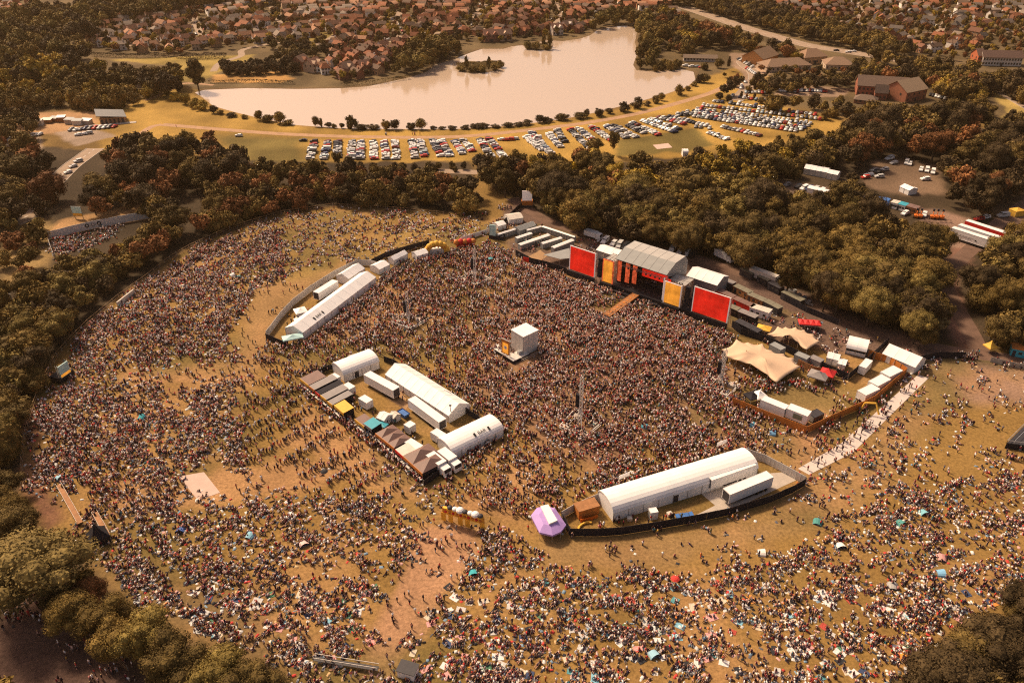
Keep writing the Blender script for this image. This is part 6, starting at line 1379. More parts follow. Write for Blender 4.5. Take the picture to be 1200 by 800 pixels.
for (px,py,h,w_,sh,ton) in ((853,83,12,6,'cone',G_DK),(826,82,6,7,'bush',G_MID),(842,80,7,8,'bush',G_MID),(856,112,9,9,'round',G_DK),(848,114,8,9,'round',G_DK),(862,110,9,9,'round',G_MID),(843,117,5,6,'bush',G_DK),(868,117,6,4,'tall',G_DK),(854,120,5,5,'bush',G_DK),(875,117,5,3,'tall',G_RU),(883,118,6,4,'tall',G_DK),(891,121,4,5,'bush',G_OL),(899,122,5,5,'bush',G_MID),(906,123,5,5,'bush',G_MID),(909,107,7,6,'round',G_MID),(925,113,8,8,'round',G_OL),(938,105,8,6,'round',G_OL),(963,104,9,6,'cone',G_OL),(974,104,9,6,'cone',G_OL),(885,101,9,8,'round',G_DK),(880,106,8,6,'round',G_MID)): T1(px,py,h,w_,sh,ton,'standing by itself round the tree dotted car park')
for (px,py,h,w_,sh,ton,ph) in ((664,217,12,9,'tall',G_GO,'bright gold poplar between stage and dam field'),(672,214,12,8,'tall',G_GO,'second bright gold poplar'),(690,213,12,8,'tall',G_YE,'third gold poplar, farther on'),(702,212,12,8,'tall',G_GO,'fourth gold poplar, nearest the slab'),(741,228,9,11,'round',G_YE,'yellow crowned, beside the slab'),(760,226,9,14,'round',G_YE,'wide yellow crowned in front of the slab'),(717,182,13,8,'round',G_MID,'olive, standing up before the car rows'),(695,184,10,12,'round',G_MID,'before the car rows, next to the tall olive'),(160,298,7,11,'round',('yellow',(.24,.16,.03)),'bright yellow crown in the perimeter wood'),(148,302,6,9,'round',('yellow',(.22,.15,.03)),'second yellow crown in the perimeter wood'),(218,243,10,15,'round',G_DK,'dark round one by the pale track'),(187,262,9,10,'round',G_DK,'dark round one next to the pale wall'),(18,290,7,11,'round',G_RU,'rusty round bush on the scrub slope'),(1088,392,8,13,'round',('pale tipped',(.18,.13,.055)),'pale tipped crown at the end of the stage wood'),(1110,398,8,10,'round',G_MID,'last one of the stage wood by the gate'),(1175,402,8,9,'round',G_PL,'pale branching one by the pointed orange tent'),(1184,396,8,8,'tall',G_PL,'pale branching one behind the turquoise unit'),(395,196,8,7,'round',G_OL,'pushed up among the car rows'),(268,192,9,8,'tall',G_DK,'dark, at the end of the dam field wood'),(628,203,9,11,'round',G_RU,'rust coloured before the bare hollow'),(608,200,6,6,'round',G_DK,'small dark one by the bare hollow')):
    T1(px,py,h,w_,sh,ton,ph)
fl = [(640,252),(700,266),(760,276),(820,286),(880,302),(940,324),(1000,352),(1060,380),(1080,387)]
for (a_, b_) in zip(fl[:-1], fl[1:]):
    for k_ in range(5): f_ = (k_+tr.uniform(-.2,.2))/5; T1(a_[0]+(b_[0]-a_[0])*f_, a_[1]+(b_[1]-a_[1])*f_-2, tr.uniform(11,15.5), tr.uniform(11,15), tr.choice(['tall','round','tall']), tr.choice([G_OL,G_MID,G_DK,G_PL]), 'in the front row of the stage wood')
# ---- keep buildings, roads and clearings free
CLEAR = [WP(q) for q in ([(1002,118),(1088,118),(1090,126),(1002,128)],[(1010,236),(1072,242),(1135,254),(1180,268),(1200,250),(1150,300),(1060,262),(1010,246)],[(1168,262),(1230,215),(1240,240),(1190,262),(1130,330),(1138,352),(1168,412),(1118,412),(1095,340),(1108,300)],[(112,178),(60,225),(35,262),(20,262),(50,215),(98,172)],[(197,236),(242,232),(248,240),(210,246)],[(937,200),(985,206),(985,218),(937,210)],[(915,214),(975,222),(970,234),(915,226)],[(1028,186),(1050,184),(1056,200),(1020,212),(1012,204)],[(1060,190),(1100,196),(1096,210),(1060,200)],[(78,236),(105,236),(105,262),(78,262)],[(905,62),(884,68),(880,76),(890,84),(890,96),(872,112),(860,110),(870,96),(868,78),(872,66),(900,58)],[(893,84),(950,84),(950,76),(893,76)],[(965,85),(1000,85),(1000,76),(965,76)],[(940,78),(970,78),(970,70),(940,70)],[(890,80),(915,78),(915,66),(890,66)],[(798,8),(868,28),(945,50),(1060,70),(1110,80),(1110,86),(1000,68),(905,48),(800,14)])]
txy = np.array([(t[0], t[1]) for t in TREES]); bad = np.zeros(len(TREES), bool); thz = np.array([t[2] for t in TREES])
OPEN = [[(50,230),(70,194),(95,170),(126,170),(126,194),(102,214),(82,232),(62,242)],[(1104,285),(1145,285),(1142,330),(1126,352),(1160,412),(1128,412),(1104,372),(1100,320)],[(596,222),(622,222),(622,250),(596,250)],[(690,268),(742,278),(736,298),(690,290)],[(778,284),(860,298),(905,312),(918,336),(960,360),(945,370),(870,337),(780,304)],[(55,222),(72,198),(95,178),(118,174),(118,184),(96,200),(78,216),(60,234)],[(198,222),(242,218),(246,242),(205,246)],[(84,232),(104,232),(104,258),(84,258)],[(918,208),(975,213),(972,228),(918,222)],[(936,198),(984,200),(984,216),(936,210)],[(1008,190),(1030,190),(1035,212),(1012,214)],[(1052,186),(1102,192),(1100,214),(1052,206)],[(1005,232),(1062,236),(1136,248),(1136,268),(1062,254),(1005,244)],[(1104,262),(1172,258),(1172,292),(1108,292)],[(1104,290),(1145,290),(1136,326),(1122,350),(1156,412),(1136,416),(1106,360),(1102,320)],[(1140,250),(1200,222),(1200,256),(1160,268)],[(995,92),(1092,92),(1092,122),(995,120)],[(890,68),(1000,70),(1000,84),(890,84)],[(340,160),(560,160),(560,186),(355,190)],[(560,160),(700,150),(700,176),(560,184)],[(700,145),(965,120),(960,150),(840,168),(800,182),(705,176)],[(1140,62),(1200,62),(1200,80),(1140,80)],[(60,262),(178,250),(178,262),(150,270),(140,285),(66,302)],[(104,128),(155,128),(158,158),(0,172),(0,160),(70,150)],[(40,130),(108,122),(112,150),(44,152)]]
for q in OPEN:
    for f_ in (.45, .85):
        a_, b_ = Qn(txy[:,0], txy[:,1], thz*f_); bad |= inpoly(a_, b_, q) & np.array(['itself' not in t[6] and 'dam,' not in t[6] and 'waterside' not in t[6] and 'car rows' not in t[6] for t in TREES])
for q in CLEAR: bad |= inpoly(txy[:,0], txy[:,1], q)
wlake = sdist(txy[:,0], txy[:,1], wl); onisle = inpoly(txy[:,0], txy[:,1], WP(ISLE1)) | inpoly(txy[:,0], txy[:,1], WP(ISLE2))
bad |= (wlake > .5) & ~onisle
arw = sdist(txy[:,0], txy[:,1], WP([(592,240),(560,252),(520,250),(470,245),(390,240),(330,250),(270,269),(220,290),(175,322),(140,347),(100,382),(70,412),(50,440),(37,478),(26,520),(26,572),(54,618),(100,640),(640,640),(640,262)]))
bad |= arw > 0
single = {'beside','largest'}
TREES = [t for t, b in zip(TREES, bad) if not b and onscreen(t[0], t[1], t[2]*.5, 70)]
for t in TREES:
    t.append(t[2]/depth(t[0], t[1]))
bushes = [t for t in TREES if 'waterside' in t[6]]
TREES.sort(key=lambda t: -t[7] if onscreen(t[0], t[1], t[2]*.5, 18) else 1)
front, rest = TREES[:300], TREES[300:]
zc_ = {}
for t in sorted(front, key=lambda t: Qn(t[0], t[1])[0]):
    x, y, h, wd, sh, (tn, tc), ph, _ = t; zc_[ph] = zc_.get(ph, 0)+1; t.append(zc_[ph])
WORDN = ['','first','second','third','fourth','fifth','sixth','seventh','eighth','ninth','tenth']+['%dth' % i for i in range(11, 400)]
for i in range(21, 400):
    if i % 10 in (1,2,3) and i % 100 not in (11,12,13): WORDN[i] = str(i)+{1:'st',2:'nd',3:'rd'}[i % 10]
for (x, y, h, wd, sh, (tn, tc), ph, _, k) in front:
    kindw = {'round':'broadleaf tree','bush':'bushy tree','tall':'upright tree','cone':'conical tree'}[sh]
    one = zc_[ph] == 1
    szw = 'tall ' if h > 12.5 else ('low ' if h < 7.5 else '')
    lab = f"{tn} {kindw}, {ph}" if one else f"{szw}{tn} {kindw}, {WORDN[k]} {ph}"
    t = thing('tree' if sh in ('round','tall') else ('conifer' if sh == 'cone' else 'bushy_tree'), ' '.join(lab.split()[:16]), 'tree', (x, y, -.05), tr.uniform(0, 6.28), None if one else 'trees '+ph)
    j = tr.uniform(.78, 1.25); sh = 'big' if sh == 'round' and h/depth(x, y) > .046 else sh; mi = tr.randrange(len(SH[sh]))
    ob('crown', SH[sh][mi], t, color=tuple(c*j for c in tc), scale=(wd, wd, h)); ob('trunk', TM[sh], t, scale=(wd*.8, wd*.8, h))
# the far woods: hundreds of small crowns
LOW = {}
for sh in ('round','bush','tall','cone'):
    LOW[sh] = []
    for i in range(3):
        V, Fq_, Vc, Fc = crown_np(60+i+7*len(LOW), 620, .05, sh, 11); LOW[sh].append((V, Fq_, Vc, np.array([f if len(f) == 4 else (f[0], f[1], f[2], f[0]) for f in Fc if len(f) == 4])))
Vs, Fs, Ts, off = [], [], [], 0
for (x, y, h, wd, sh, (tn, tc), ph, _) in rest:
    V, Fq_, Vc, Fc = LOW[sh][tr.randrange(3)]; a_ = tr.uniform(0, 6.28); c_, s_ = math.cos(a_), math.sin(a_); A = np.concatenate([V, Vc])
    A = np.stack([x+(A[:,0]*c_-A[:,1]*s_)*wd, y+(A[:,0]*s_+A[:,1]*c_)*wd, A[:,2]*h*1.02-.05], 1); Vs.append(A); Fs.append(np.concatenate([Fq_, Fc+len(V)])+off); off += len(A); Ts.append(np.tile(np.array(tc)*tr.uniform(.85,1.6), (len(A), 1)))
if Vs:
    me = npmesh('woodland', np.concatenate(Vs), np.concatenate(Fs), np.concatenate(Ts), ['leaf_mass']); o = ob('distant_woodland', me); tag(o, 'mixed dark and olive woods round the estates, the lake and the far roads', 'woodland'); o['kind'] = 'stuff'
print('trees', len(TREES), 'houses', len(HOUSES), 'cars', len(CARS))
# hedges and undergrowth: low scrub at wood edges
def hedge(pts, w_, h, tone, label):
    Lp, Rp = ribbon(pts, w_); r = np.random.default_rng(len(label)); V = []; n_tot = 0
    for i in range(len(Lp)-1):
        d_ = (Lp[i+1]-Lp[i]).length; n = int(max(d_, .5)*w_*h*3.2)
        u, v, q = r.random(n), r.random(n), r.random(n)
        a = np.array(Lp[i]); b = np.array(Lp[i+1]); c = np.array(Rp[i]); e = np.array(Rp[i+1])
        p = (a*(1-u)[:,None]+b*u[:,None])*(1-v)[:,None]+(c*(1-u)[:,None]+e*u[:,None])*v[:,None]
        p[:,2] = h*np.where(r.random(n) < .6, .8+.25*q, q)*(1-.5*(2*v-1)**4)*(.8+.35*vnoise(p[:,0], p[:,1], 2.5, 3)); V.append(p)
    Pn = np.concatenate(V); n = len(Pn); N_ = r.normal(size=(n,3))+np.array([0,0,.8]); N_ /= np.linalg.norm(N_,axis=1)[:,None]
    t_ = np.cross(N_, r.normal(size=(n,3))); t_ /= np.linalg.norm(t_,axis=1)[:,None]; u_ = np.cross(N_, t_); s = .28*r.uniform(.6,1.4,size=(n,1))
    me = npmesh('hedge', np.stack([Pn-t_*s,Pn-u_*s*.7,Pn+t_*s,Pn+u_*s*.7],1).reshape(-1,3), np.arange(4*n).reshape(n,4), np.tile(tone,(4*n,1)), ['leaf_mass']); o = ob('hedge', me); tag(o, label, 'hedge'); return o
hedge([(108,66),(160,68),(200,67)], 4, 3, G_DK[1], 'dark clipped hedge between the estate houses and the upper green field')
hedge([(205,68),(235,69),(266,68)], 5, 4, G_DK[1], 'dark clipped hedge at the estate end of the upper green field')
hedge([(572,217),(600,226),(622,236)], 3, 2.5, G_OL[1], 'olive hedge beside the track above the service gate')
for I_, nm in ((ISLE1, 'low scrub covering the first lake island'), (ISLE2, 'low scrub covering the second lake island')):
    c_ = (sum(p[0] for p in I_)/len(I_), sum(p[1] for p in I_)/len(I_)); q0 = min(I_); q1 = max(I_); hedge([(q0[0]+3, q0[1]), (c_[0], c_[1]+.8), (q1[0]-3, q1[1])], 13 if I_ is ISLE1 else 10, 3.0, G_OL[1], nm)
hedge([(245,98),(300,97),(345,99)], 3, 2.2, G_DK[1], 'low dark hedge along the orange field by the lake')
hedge([(400,101),(440,98),(480,92)], 2.5, 2.5, G_MID[1], 'waterside hedge below the lakeside houses')
# ================================================================ PEOPLE
bx = [] # prototype low figures for the mass: lists of (verts, faces, part) ; parts 0 legs 1 top 2 skin 3 hair
def fig(pose, seed):
    r = random.Random(seed); b = MB(); part = []
    def lim(a, c, r1, r2, p, n=4):
        k = len(b.v); b.tube(a, c, r1, n, r2); part.extend([p]*(len(b.v)-k))
    if pose in ('stand','walk','cheer'):
        s = .22 if pose == 'walk' else .08
        lim((-.1,s,0),(-.09,0,.88),.07,.11,0); lim((.1,-s,0),(.09,0,.88),.07,.11,0); lim((0,0,.82),(0,0,1.42),.17,.21,1,5); lim((0,0,1.42),(0,0,1.5),.12,.06,1)
        if pose == 'cheer': lim((-.2,0,1.38),(-.3,.05,1.85),.06,.045,2); lim((.2,0,1.38),(.27,.05,1.8),.06,.045,2)
        else: lim((-.22,0,1.4),(-.28,.1,.9),.065,.045,2 if r.random() < .5 else 1); lim((.22,0,1.4),(.27,.12,.95),.065,.045,2 if r.random() < .5 else 1)
        hz, hy = 1.62, .02
    elif pose == 'sit':
        lim((-.1,0,.16),(-.16,-.45,.42),.11,.08,0); lim((-.16,-.45,.42),(-.14,-.72,.06),.08,.06,0); lim((.1,0,.16),(.18,-.42,.38),.11,.08,0); lim((.18,-.42,.38),(.14,-.75,.06),.08,.06,0)
        lim((0,.02,.08),(0,.1,.66),.19,.2,1,5); lim((-.21,.1,.62),(-.2,-.2,.35),.06,.045,2); lim((.21,.1,.62),(.22,-.22,.33),.06,.045,2); hz, hy = .84, .05
    elif pose == 'lean':
        lim((-.1,0,.12),(-.12,-.85,.08),.11,.06,0); lim((.1,0,.12),(.16,-.5,.36),.11,.08,0); lim((.16,-.5,.36),(.14,-.85,.06),.08,.06,0)
        lim((0,.02,.1),(0,.34,.56),.18,.2,1,5); lim((-.2,.34,.52),(-.26,.55,.05),.06,.045,2); lim((.2,.34,.52),(.26,.55,.05),.06,.045,2); hz, hy = .74, .38
    else:
        lim((-.1,0,.12),(-.12,-.85,.1),.11,.07,0); lim((.1,0,.12),(.13,-.85,.1),.11,.07,0); lim((0,0,.13),(0,.55,.15),.17,.2,1,5); lim((-.2,.5,.13),(-.4,.2,.08),.06,.045,2); lim((.2,.5,.13),(.3,.8,.1),.06,.045,2); hz, hy = .14, .78
    k = len(b.v); b.ball((0,hy,hz), .115, seg=5, rings=4); part.extend([2]*(len(b.v)-k))
    k = len(b.v); b.ball((0,hy+.05,hz+.03), .12, seg=5, rings=4, sz=.95); part.extend([3]*(len(b.v)-k))
    tri = []
    for f in b.f:
        for i in range(1, len(f)-1): tri.append((f[0], f[i], f[i+1]))
    return np.array([tuple(v) for v in b.v]), np.array(tri), np.array(part)
PROTO = {p: [fig(p, i) for i in range(3)] for p in ('stand','walk','cheer','sit','lean','lie')}
TOPS = [('black',(.028,.011,.018),30),('plum',(.09,.018,.035),9),('white',(.88,.82,.79),22),('navy',(.030,.018,.05),6),('grey',(.22,.19,.19),3),('red',(.55,.035,.03),6),('maroon',(.20,.025,.035),9),('pink',(.70,.28,.25),6),('pale pink',(.80,.50,.42),5),('sky blue',(.28,.42,.52),2),('teal',(.05,.22,.24),1.5),('mustard',(.55,.32,.05),3),('orange',(.62,.20,.04),3),('olive',(.13,.13,.06),2),('denim',(.12,.15,.22),1.5)]
LEGS = [('black',(.028,.011,.018),30),('plum',(.09,.018,.035),9),('blue denim',(.05,.045,.075),18),('pale denim',(.26,.28,.32),6),('beige',(.42,.32,.22),8),('bare legs under shorts',(.50,.29,.19),14),('white',(.6,.57,.54),3),('grey',(.17,.14,.14),5),('red',(.42,.04,.04),2)]
SKIN = [(.70,.40,.28),(.62,.34,.23),(.75,.46,.34),(.30,.16,.10),(.12,.06,.04)]; SKW = [5,5,4,1,1]
HAIR = [('dark',(.03,.02,.018),10),('brown',(.12,.06,.03),8),('fair',(.50,.33,.15),5),('black',(.012,.01,.012),5),('red',(.3,.1,.04),1),('white capped',(.7,.66,.62),2)]
def wch(r, L, n): w = np.array([l[-1] for l in L], float); return r.choice(len(L), n, p=w/w.sum())
# ---- density map: (polygon, people per m2, seated share, group size); later wins
DZ = [
 (ARENA, .16, .7, 4),
 ([(250,268),(330,252),(400,244),(470,249),(560,255),(560,268),(500,285),(440,296),(400,305),(340,325),(300,300)], .24, .85, 3),
 ([(40,490),(56,445),(75,415),(105,385),(145,350),(180,325),(225,294),(270,274),(330,270),(335,300),(335,340),(310,370),(300,400),(290,425),(240,425),(180,420),(130,440),(110,445)], .72, .75, 5),
 ([(45,480),(110,450),(180,448),(290,455),(300,490),(290,540),(230,552),(150,566),(62,575),(45,540)], .82, .8, 5),
 ([(160,428),(295,425),(300,440),(290,450),(160,447)], .22, .1, 2),
 ([(290,350),(340,320),(420,300),(395,318),(345,350),(312,392),(320,410),(290,430),(270,410)], .06, .1, 2),
 ([(300,405),(340,408),(400,430),(352,446),(360,470),(290,540),(280,470),(290,430)], .55, .15, 3),
 ([(300,480),(352,455),(440,540),(495,570),(440,580),(350,555),(290,545)], .14, .1, 2),
 ([(380,380),(445,335),(500,300),(560,290),(600,300),(668,326),(755,352),(852,394),(868,432),(868,470),(920,508),(915,530),(868,524),(700,578),(650,600),(600,600),(520,590),(500,570),(600,510),(560,480),(452,415),(395,425),(345,408)], .72, .06, 3),
 ([(500,302),(560,285),(600,298),(668,326),(755,352),(852,392),(865,430),(868,470),(905,500),(860,510),(720,530),(640,520),(600,480),(560,440),(520,400),(440,380),(470,340)], 1.0, .02, 3),
 ([(600,310),(668,328),(755,354),(850,392),(862,430),(800,480),(720,470),(640,420),(600,360)], 1.5, .0, 3),
 ([(448,330),(478,308),(486,304),(482,310),(456,330)], 1.6, 0, 2),
 ([(560,500),(640,500),(700,530),(640,590),(560,600),(520,590)], .6, .1, 3),
 ([(62,578),(150,570),(205,562),(235,588),(150,600),(110,615),(90,600)], .55, .4, 3),
 ([(240,552),(300,540),(420,560),(440,580),(380,580),(250,592)], .10, .1, 2),
 ([(105,615),(240,595),(330,585),(420,585),(500,618),(495,650),(460,680),(430,735),(400,800),(350,800),(300,775),(230,740),(190,705),(140,690),(125,660)], .50, .85, 5),
 ([(105,640),(150,640),(280,700),(420,780),(410,840),(350,820),(300,775),(230,740),(190,705),(140,690)], .62, .8, 5),
 ([(500,618),(560,618),(548,655),(510,700),(470,770),(440,830),(400,830),(435,740),(470,670)], .17, .05, 2),
 ([(560,625),(620,640),(660,660),(640,720),(520,720),(545,660)], .55, .7, 4),
 ([(545,690),(640,680),(800,680),(900,650),(1000,610),(1060,560),(1240,520),(1240,690),(1130,722),(1070,770),(1040,850),(440,850),(480,760)], .44, .9, 5),
 ([(480,740),(700,720),(900,700),(1060,700),(1120,725),(1070,770),(1040,850),(440,850)], .54, .9, 5),
 ([(640,636),(700,634),(780,628),(860,612),(940,580),(1000,560),(960,610),(900,640),(800,668),(700,670),(650,660)], .045, .3, 2),
 ([(1000,500),(1090,445),(1240,440),(1240,560),(1080,570),(980,610),(945,590),(960,565)], .22, .7, 4),
 ([(1070,440),(1240,440),(1240,480),(1100,478)], .14, .15, 3),
 ([(865,455),(940,450),(1000,470),(985,482),(945,500),(890,478)], .10, .1, 2),
 ([(838,420),(905,450),(935,445),(960,455),(960,462),(900,462),(865,462),(845,440)], .75, .05, 3),
 ([(900,505),(945,515),(985,498),(1000,490),(960,550),(925,555),(925,530)], .22, .05, 2),
 ([(905,520),(925,510),(1000,470),(1085,440),(1090,446),(1010,520),(960,545),(940,545)], .30, .0, 2),
 ([(0,735),(60,690),(140,745),(200,810),(0,830)], .3, .0, 3),
]
DZ2 = [ # patches outside the arena
 ([(64,281),(130,266),(146,262),(140,276),(110,288),(66,300)], .75, .8, 4), ([(-10,655),(30,660),(45,690),(42,722),(-10,738)], .75, .05, 3),
 ([(1122,410),(1150,412),(1146,420),(1124,420)], .9, 0, 3), ([(15,712),(60,700),(150,760),(200,812),(60,812)], .34, 0, 3),
 ([(620,272),(636,274),(660,290),(625,297),(608,292)], .25, 0, 2), ([(880,358),(975,392),(985,410),(960,402),(900,380),(870,372)], .16, 0, 2), ([(860,470),(935,505),(945,515),(880,490)], .0, 0, 2),
 ([(190,146),(330,152),(540,156),(540,160),(330,158),(190,150)], .004, 0, 2)]
HOLES = [WP(q) for q in (COMP_FOOD, COMP_BAR, COMP_WEDGE, [(583,424),(610,408),(632,408),(630,424),(606,440)], [(666,318),(755,340),(856,378),(850,389),(748,351),(662,326)], [(748,342),(755,350),(708,372),(698,366)], [(581,282),(610,268),(640,266),(676,284),(670,318),(600,302)], [(622,608),(640,597),(662,620),(650,635),(634,636),(622,620)], [(208,558),(239,553),(258,577),(232,586)],
 [(899,396),(930,398),(960,430),(950,438),(900,415)], [(1000,404),(1035,404),(1075,428),(1062,440),(1040,460),(1000,468),(992,455),(1000,430)], [(885,470),(918,478),(950,492),(946,506),(905,494)], [(1176,490),(1230,470),(1230,530),(1176,527)], [(518,606),(568,617),(568,623),(518,612)], [(60,430),(82,440),(80,458),(60,452)],
 [(1085,775),(1130,745),(1175,725),(1220,700),(1220,850),(1080,850)], [(984,404),(1016,398),(1016,424),(990,420)], [(965,412),(990,424),(988,436),(965,430)])]
def sample(zones, hole=True):
    out = []; r = np.random.default_rng(21)
    allw = [WP([(p[0], p[1]) for p in z[0]]) for z in zones]
    xs_ = [p[0] for w_ in allw for p in w_]; ys_ = [p[1] for w_ in allw for p in w_]
    x0_, x1_, y0_, y1_ = min(xs_), max(xs_), min(ys_), max(ys_); area = (x1_-x0_)*(y1_-y0_)
    dmax = 3.2; n = int(area*dmax); x = r.uniform(x0_, x1_, n); y = r.uniform(y0_, y1_, n)
    dens = np.zeros(n); seat = np.zeros(n); gs = np.ones(n)
    ii = np.nonzero(np.logical_or.reduce([inpoly(x, y, w_) for w_ in allw[:1]]) if hole else np.ones(n, bool))[0]
    x, y = x[ii], y[ii]; dens, seat, gs = dens[ii], seat[ii], gs[ii]
    jx = x+(vnoise(x, y, 7, 41)-.5)*7; jy = y+(vnoise(x, y, 7, 42)-.5)*7
    for z, w_ in zip(zones, allw):
        m = inpoly(jx, jy, w_); dens[m] = z[1]; seat[m] = z[2]; gs[m] = z[3]
    nz = vnoise(x, y, 14, 43)*.5+vnoise(x, y, 5, 44)*.3+vnoise(x, y, 2.2, 45)*.4
    dens = dens*np.clip((nz+.1)*1.3, .3, 1.4)*np.where(seat > .5, 2.0, np.where(dens > .5, 1.8, 1.15))
    px_, py_ = Qn(x, y); ok = (px_ > -50) & (px_ < 1250) & (py_ < 830)
    for h in HOLES: ok &= ~inpoly(x, y, h)
    # seated groups: one seed per group, spread along the contour of the bowl; standing people singly or in pairs
    sc = P(760,345); res = []
    u = r.random(len(x)); take = ok & (u < dens/dmax/np.maximum(gs, 1)); k = np.nonzero(take)[0]
    for i in k:
        g_ = max(1, int(r.poisson(gs[i]))); s_ = seat[i]; dx, dy = x[i]-sc.x, y[i]-sc.y; a_ = math.atan2(dy, dx); tx, ty = -math.sin(a_), math.cos(a_)
        isseat = r.random() < s_
        for j in range(g_):
            if isseat: al, rd = r.normal(0, 2.6 if gs[i] > 4 else 1.9), r.normal(0, .6)
            else: al, rd = r.normal(0, .8), r.normal(0, .8)
            X, Y = x[i]+tx*al+math.cos(a_)*rd, y[i]+ty*al+math.sin(a_)*rd
            if isseat: pose = ['sit','sit','sit','lean','lie','stand'][r.choice(6, p=[.3,.2,.18,.17,.08,.07])]
            else: pose = ['stand','walk','cheer'][r.choice(3, p=[.7,.22,.08] if dens[i] < .7 else [.78,.04,.18])]
            res.append((X, Y, pose, a_, j == 0 and isseat))
    return res
PEOPLE = sample(DZ)+sample(DZ2, False)
# queues: lines of standing people below the food yard, and in front of it
rq = random.Random(3)
for (a, b) in (((352,470),(300,500)),((366,480),(292,520)),((380,492),(285,545)),((395,505),(330,545)),((425,525),(350,560)),((440,540),(380,568)),((455,553),(400,580)),((470,562),(440,590)),((350,455),(330,470)),((700,560),(760,540)),((770,530),(850,520))):
    A_, B_ = P(*a), P(*b); n = int((B_-A_).length*2.6)
    for i in range(n):
        p = A_+(B_-A_)*(i/n); PEOPLE.append((p.x+rq.gauss(0,.55), p.y+rq.gauss(0,.55), 'stand', rq.uniform(0,6.28), False))
for (poly, n, ) in (([(356,450),(500,560),(492,568),(350,460)], 420), ([(446,440),(520,500),(515,506),(440,446)],10), ([(392,445),(500,520),(490,530),(400,470)],60), ([(700,612),(812,600),(812,606),(700,622)],26), ([(330,380),(420,330),(425,336),(345,388)],22), ([(600,290),(640,275),(650,282),(620,298)],40), ([(556,505),(600,500),(560,540),(530,548)],160), ([(356,404),(445,336),(450,342),(362,410)],300), ([(700,578),(868,524),(866,520),(700,570)],220)):
    w_ = WP(poly); xs_ = [p[0] for p in w_]; ys_ = [p[1] for p in w_]; k = 0
    while k < n:
        x_, y_ = rq.uniform(min(xs_), max(xs_)), rq.uniform(min(ys_), max(ys_))
        if inpoly(np.array([x_]), np.array([y_]), w_)[0]: PEOPLE.append((x_, y_, 'stand', rq.uniform(0, 6.28), False)); k += 1
n = len(PEOPLE); PX = np.array([p[0] for p in PEOPLE]); PY = np.array([p[1] for p in PEOPLE])
PZ = np.zeros(n)
rp_ = np.random.default_rng(77); it, il, ih = wch(rp_, TOPS, n), wch(rp_, LEGS, n), wch(rp_, HAIR, n); isk = rp_.choice(5, n, p=np.array(SKW)/16)
head = np.array([p[3] for p in PEOPLE])+math.pi/2+np.array([rp_.normal(0, .5) if p[2] != 'walk' else rp_.uniform(0, 6.28) for p in PEOPLE])
# red dressed knot by the tarmac path and the crew in red at the service gate
for i in range(n):
    a_, b_ = Qn(PX[i], PY[i])
    if (a_ < 50 and 650 < b_ < 720 and rp_.random() < .4) or (1120 < a_ < 1155 and 405 < b_ < 422 and rp_.random() < .6): it[i] = 4
dep = depth(PX, PY); qx, qy = Qn(PX, PY)
vis = (qx > 6) & (qx < 1194) & (qy < 795)
size = np.where(np.array([p[2] in ('stand','walk','cheer') for p in PEOPLE]), 1.7, 1.25)/dep*vis
order = np.argsort(-size); near = order[:300]; isnear = np.zeros(n, bool); isnear[near] = True
print('people', n)
Vs, Fs, Ts, off = [], [], [], 0
topc = np.array([t[1] for t in TOPS]); legc = np.array([t[1] for t in LEGS]); hairc = np.array([t[1] for t in HAIR]); skc = np.array(SKIN)
for pose in PROTO:
    for vi in range(3):
        idx = np.array([i for i in range(n) if not isnear[i] and PEOPLE[i][2] == pose and i % 3 == vi])
        if not len(idx): continue
        v, f, pt = PROTO[pose][vi]; sc_ = rp_.uniform(.88, 1.06, len(idx)); fat = 1.0; c_, s_ = np.cos(head[idx]), np.sin(head[idx])
        X = PX[idx][:,None]+(v[None,:,0]*c_[:,None]-v[None,:,1]*s_[:,None])*fat*sc_[:,None]; Y = PY[idx][:,None]+(v[None,:,0]*s_[:,None]+v[None,:,1]*c_[:,None])*fat*sc_[:,None]; Z = v[None,:,2]*sc_[:,None]
        Vs.append(np.stack([X, Y, Z], 2).reshape(-1, 3)); Fs.append((f[None]+(np.arange(len(idx))*len(v))[:,None,None]).reshape(-1, 3)+off); off += len(idx)*len(v)
        tc = np.empty((len(idx), len(v), 3)); tc[:, pt == 0] = legc[il[idx]][:,None]; tc[:, pt == 1] = topc[it[idx]][:,None]; tc[:, pt == 2] = skc[isk[idx]][:,None]; tc[:, pt == 3] = hairc[ih[idx]][:,None]; Ts.append(tc.reshape(-1, 3))
me = npmesh('crowd', np.concatenate(Vs), np.concatenate(Fs), np.concatenate(Ts), ['crowd']); o = ob('crowd', me); tag(o, 'festival crowd of tens of thousands filling the bowl, standing and sitting', 'crowd'); o['kind'] = 'stuff'
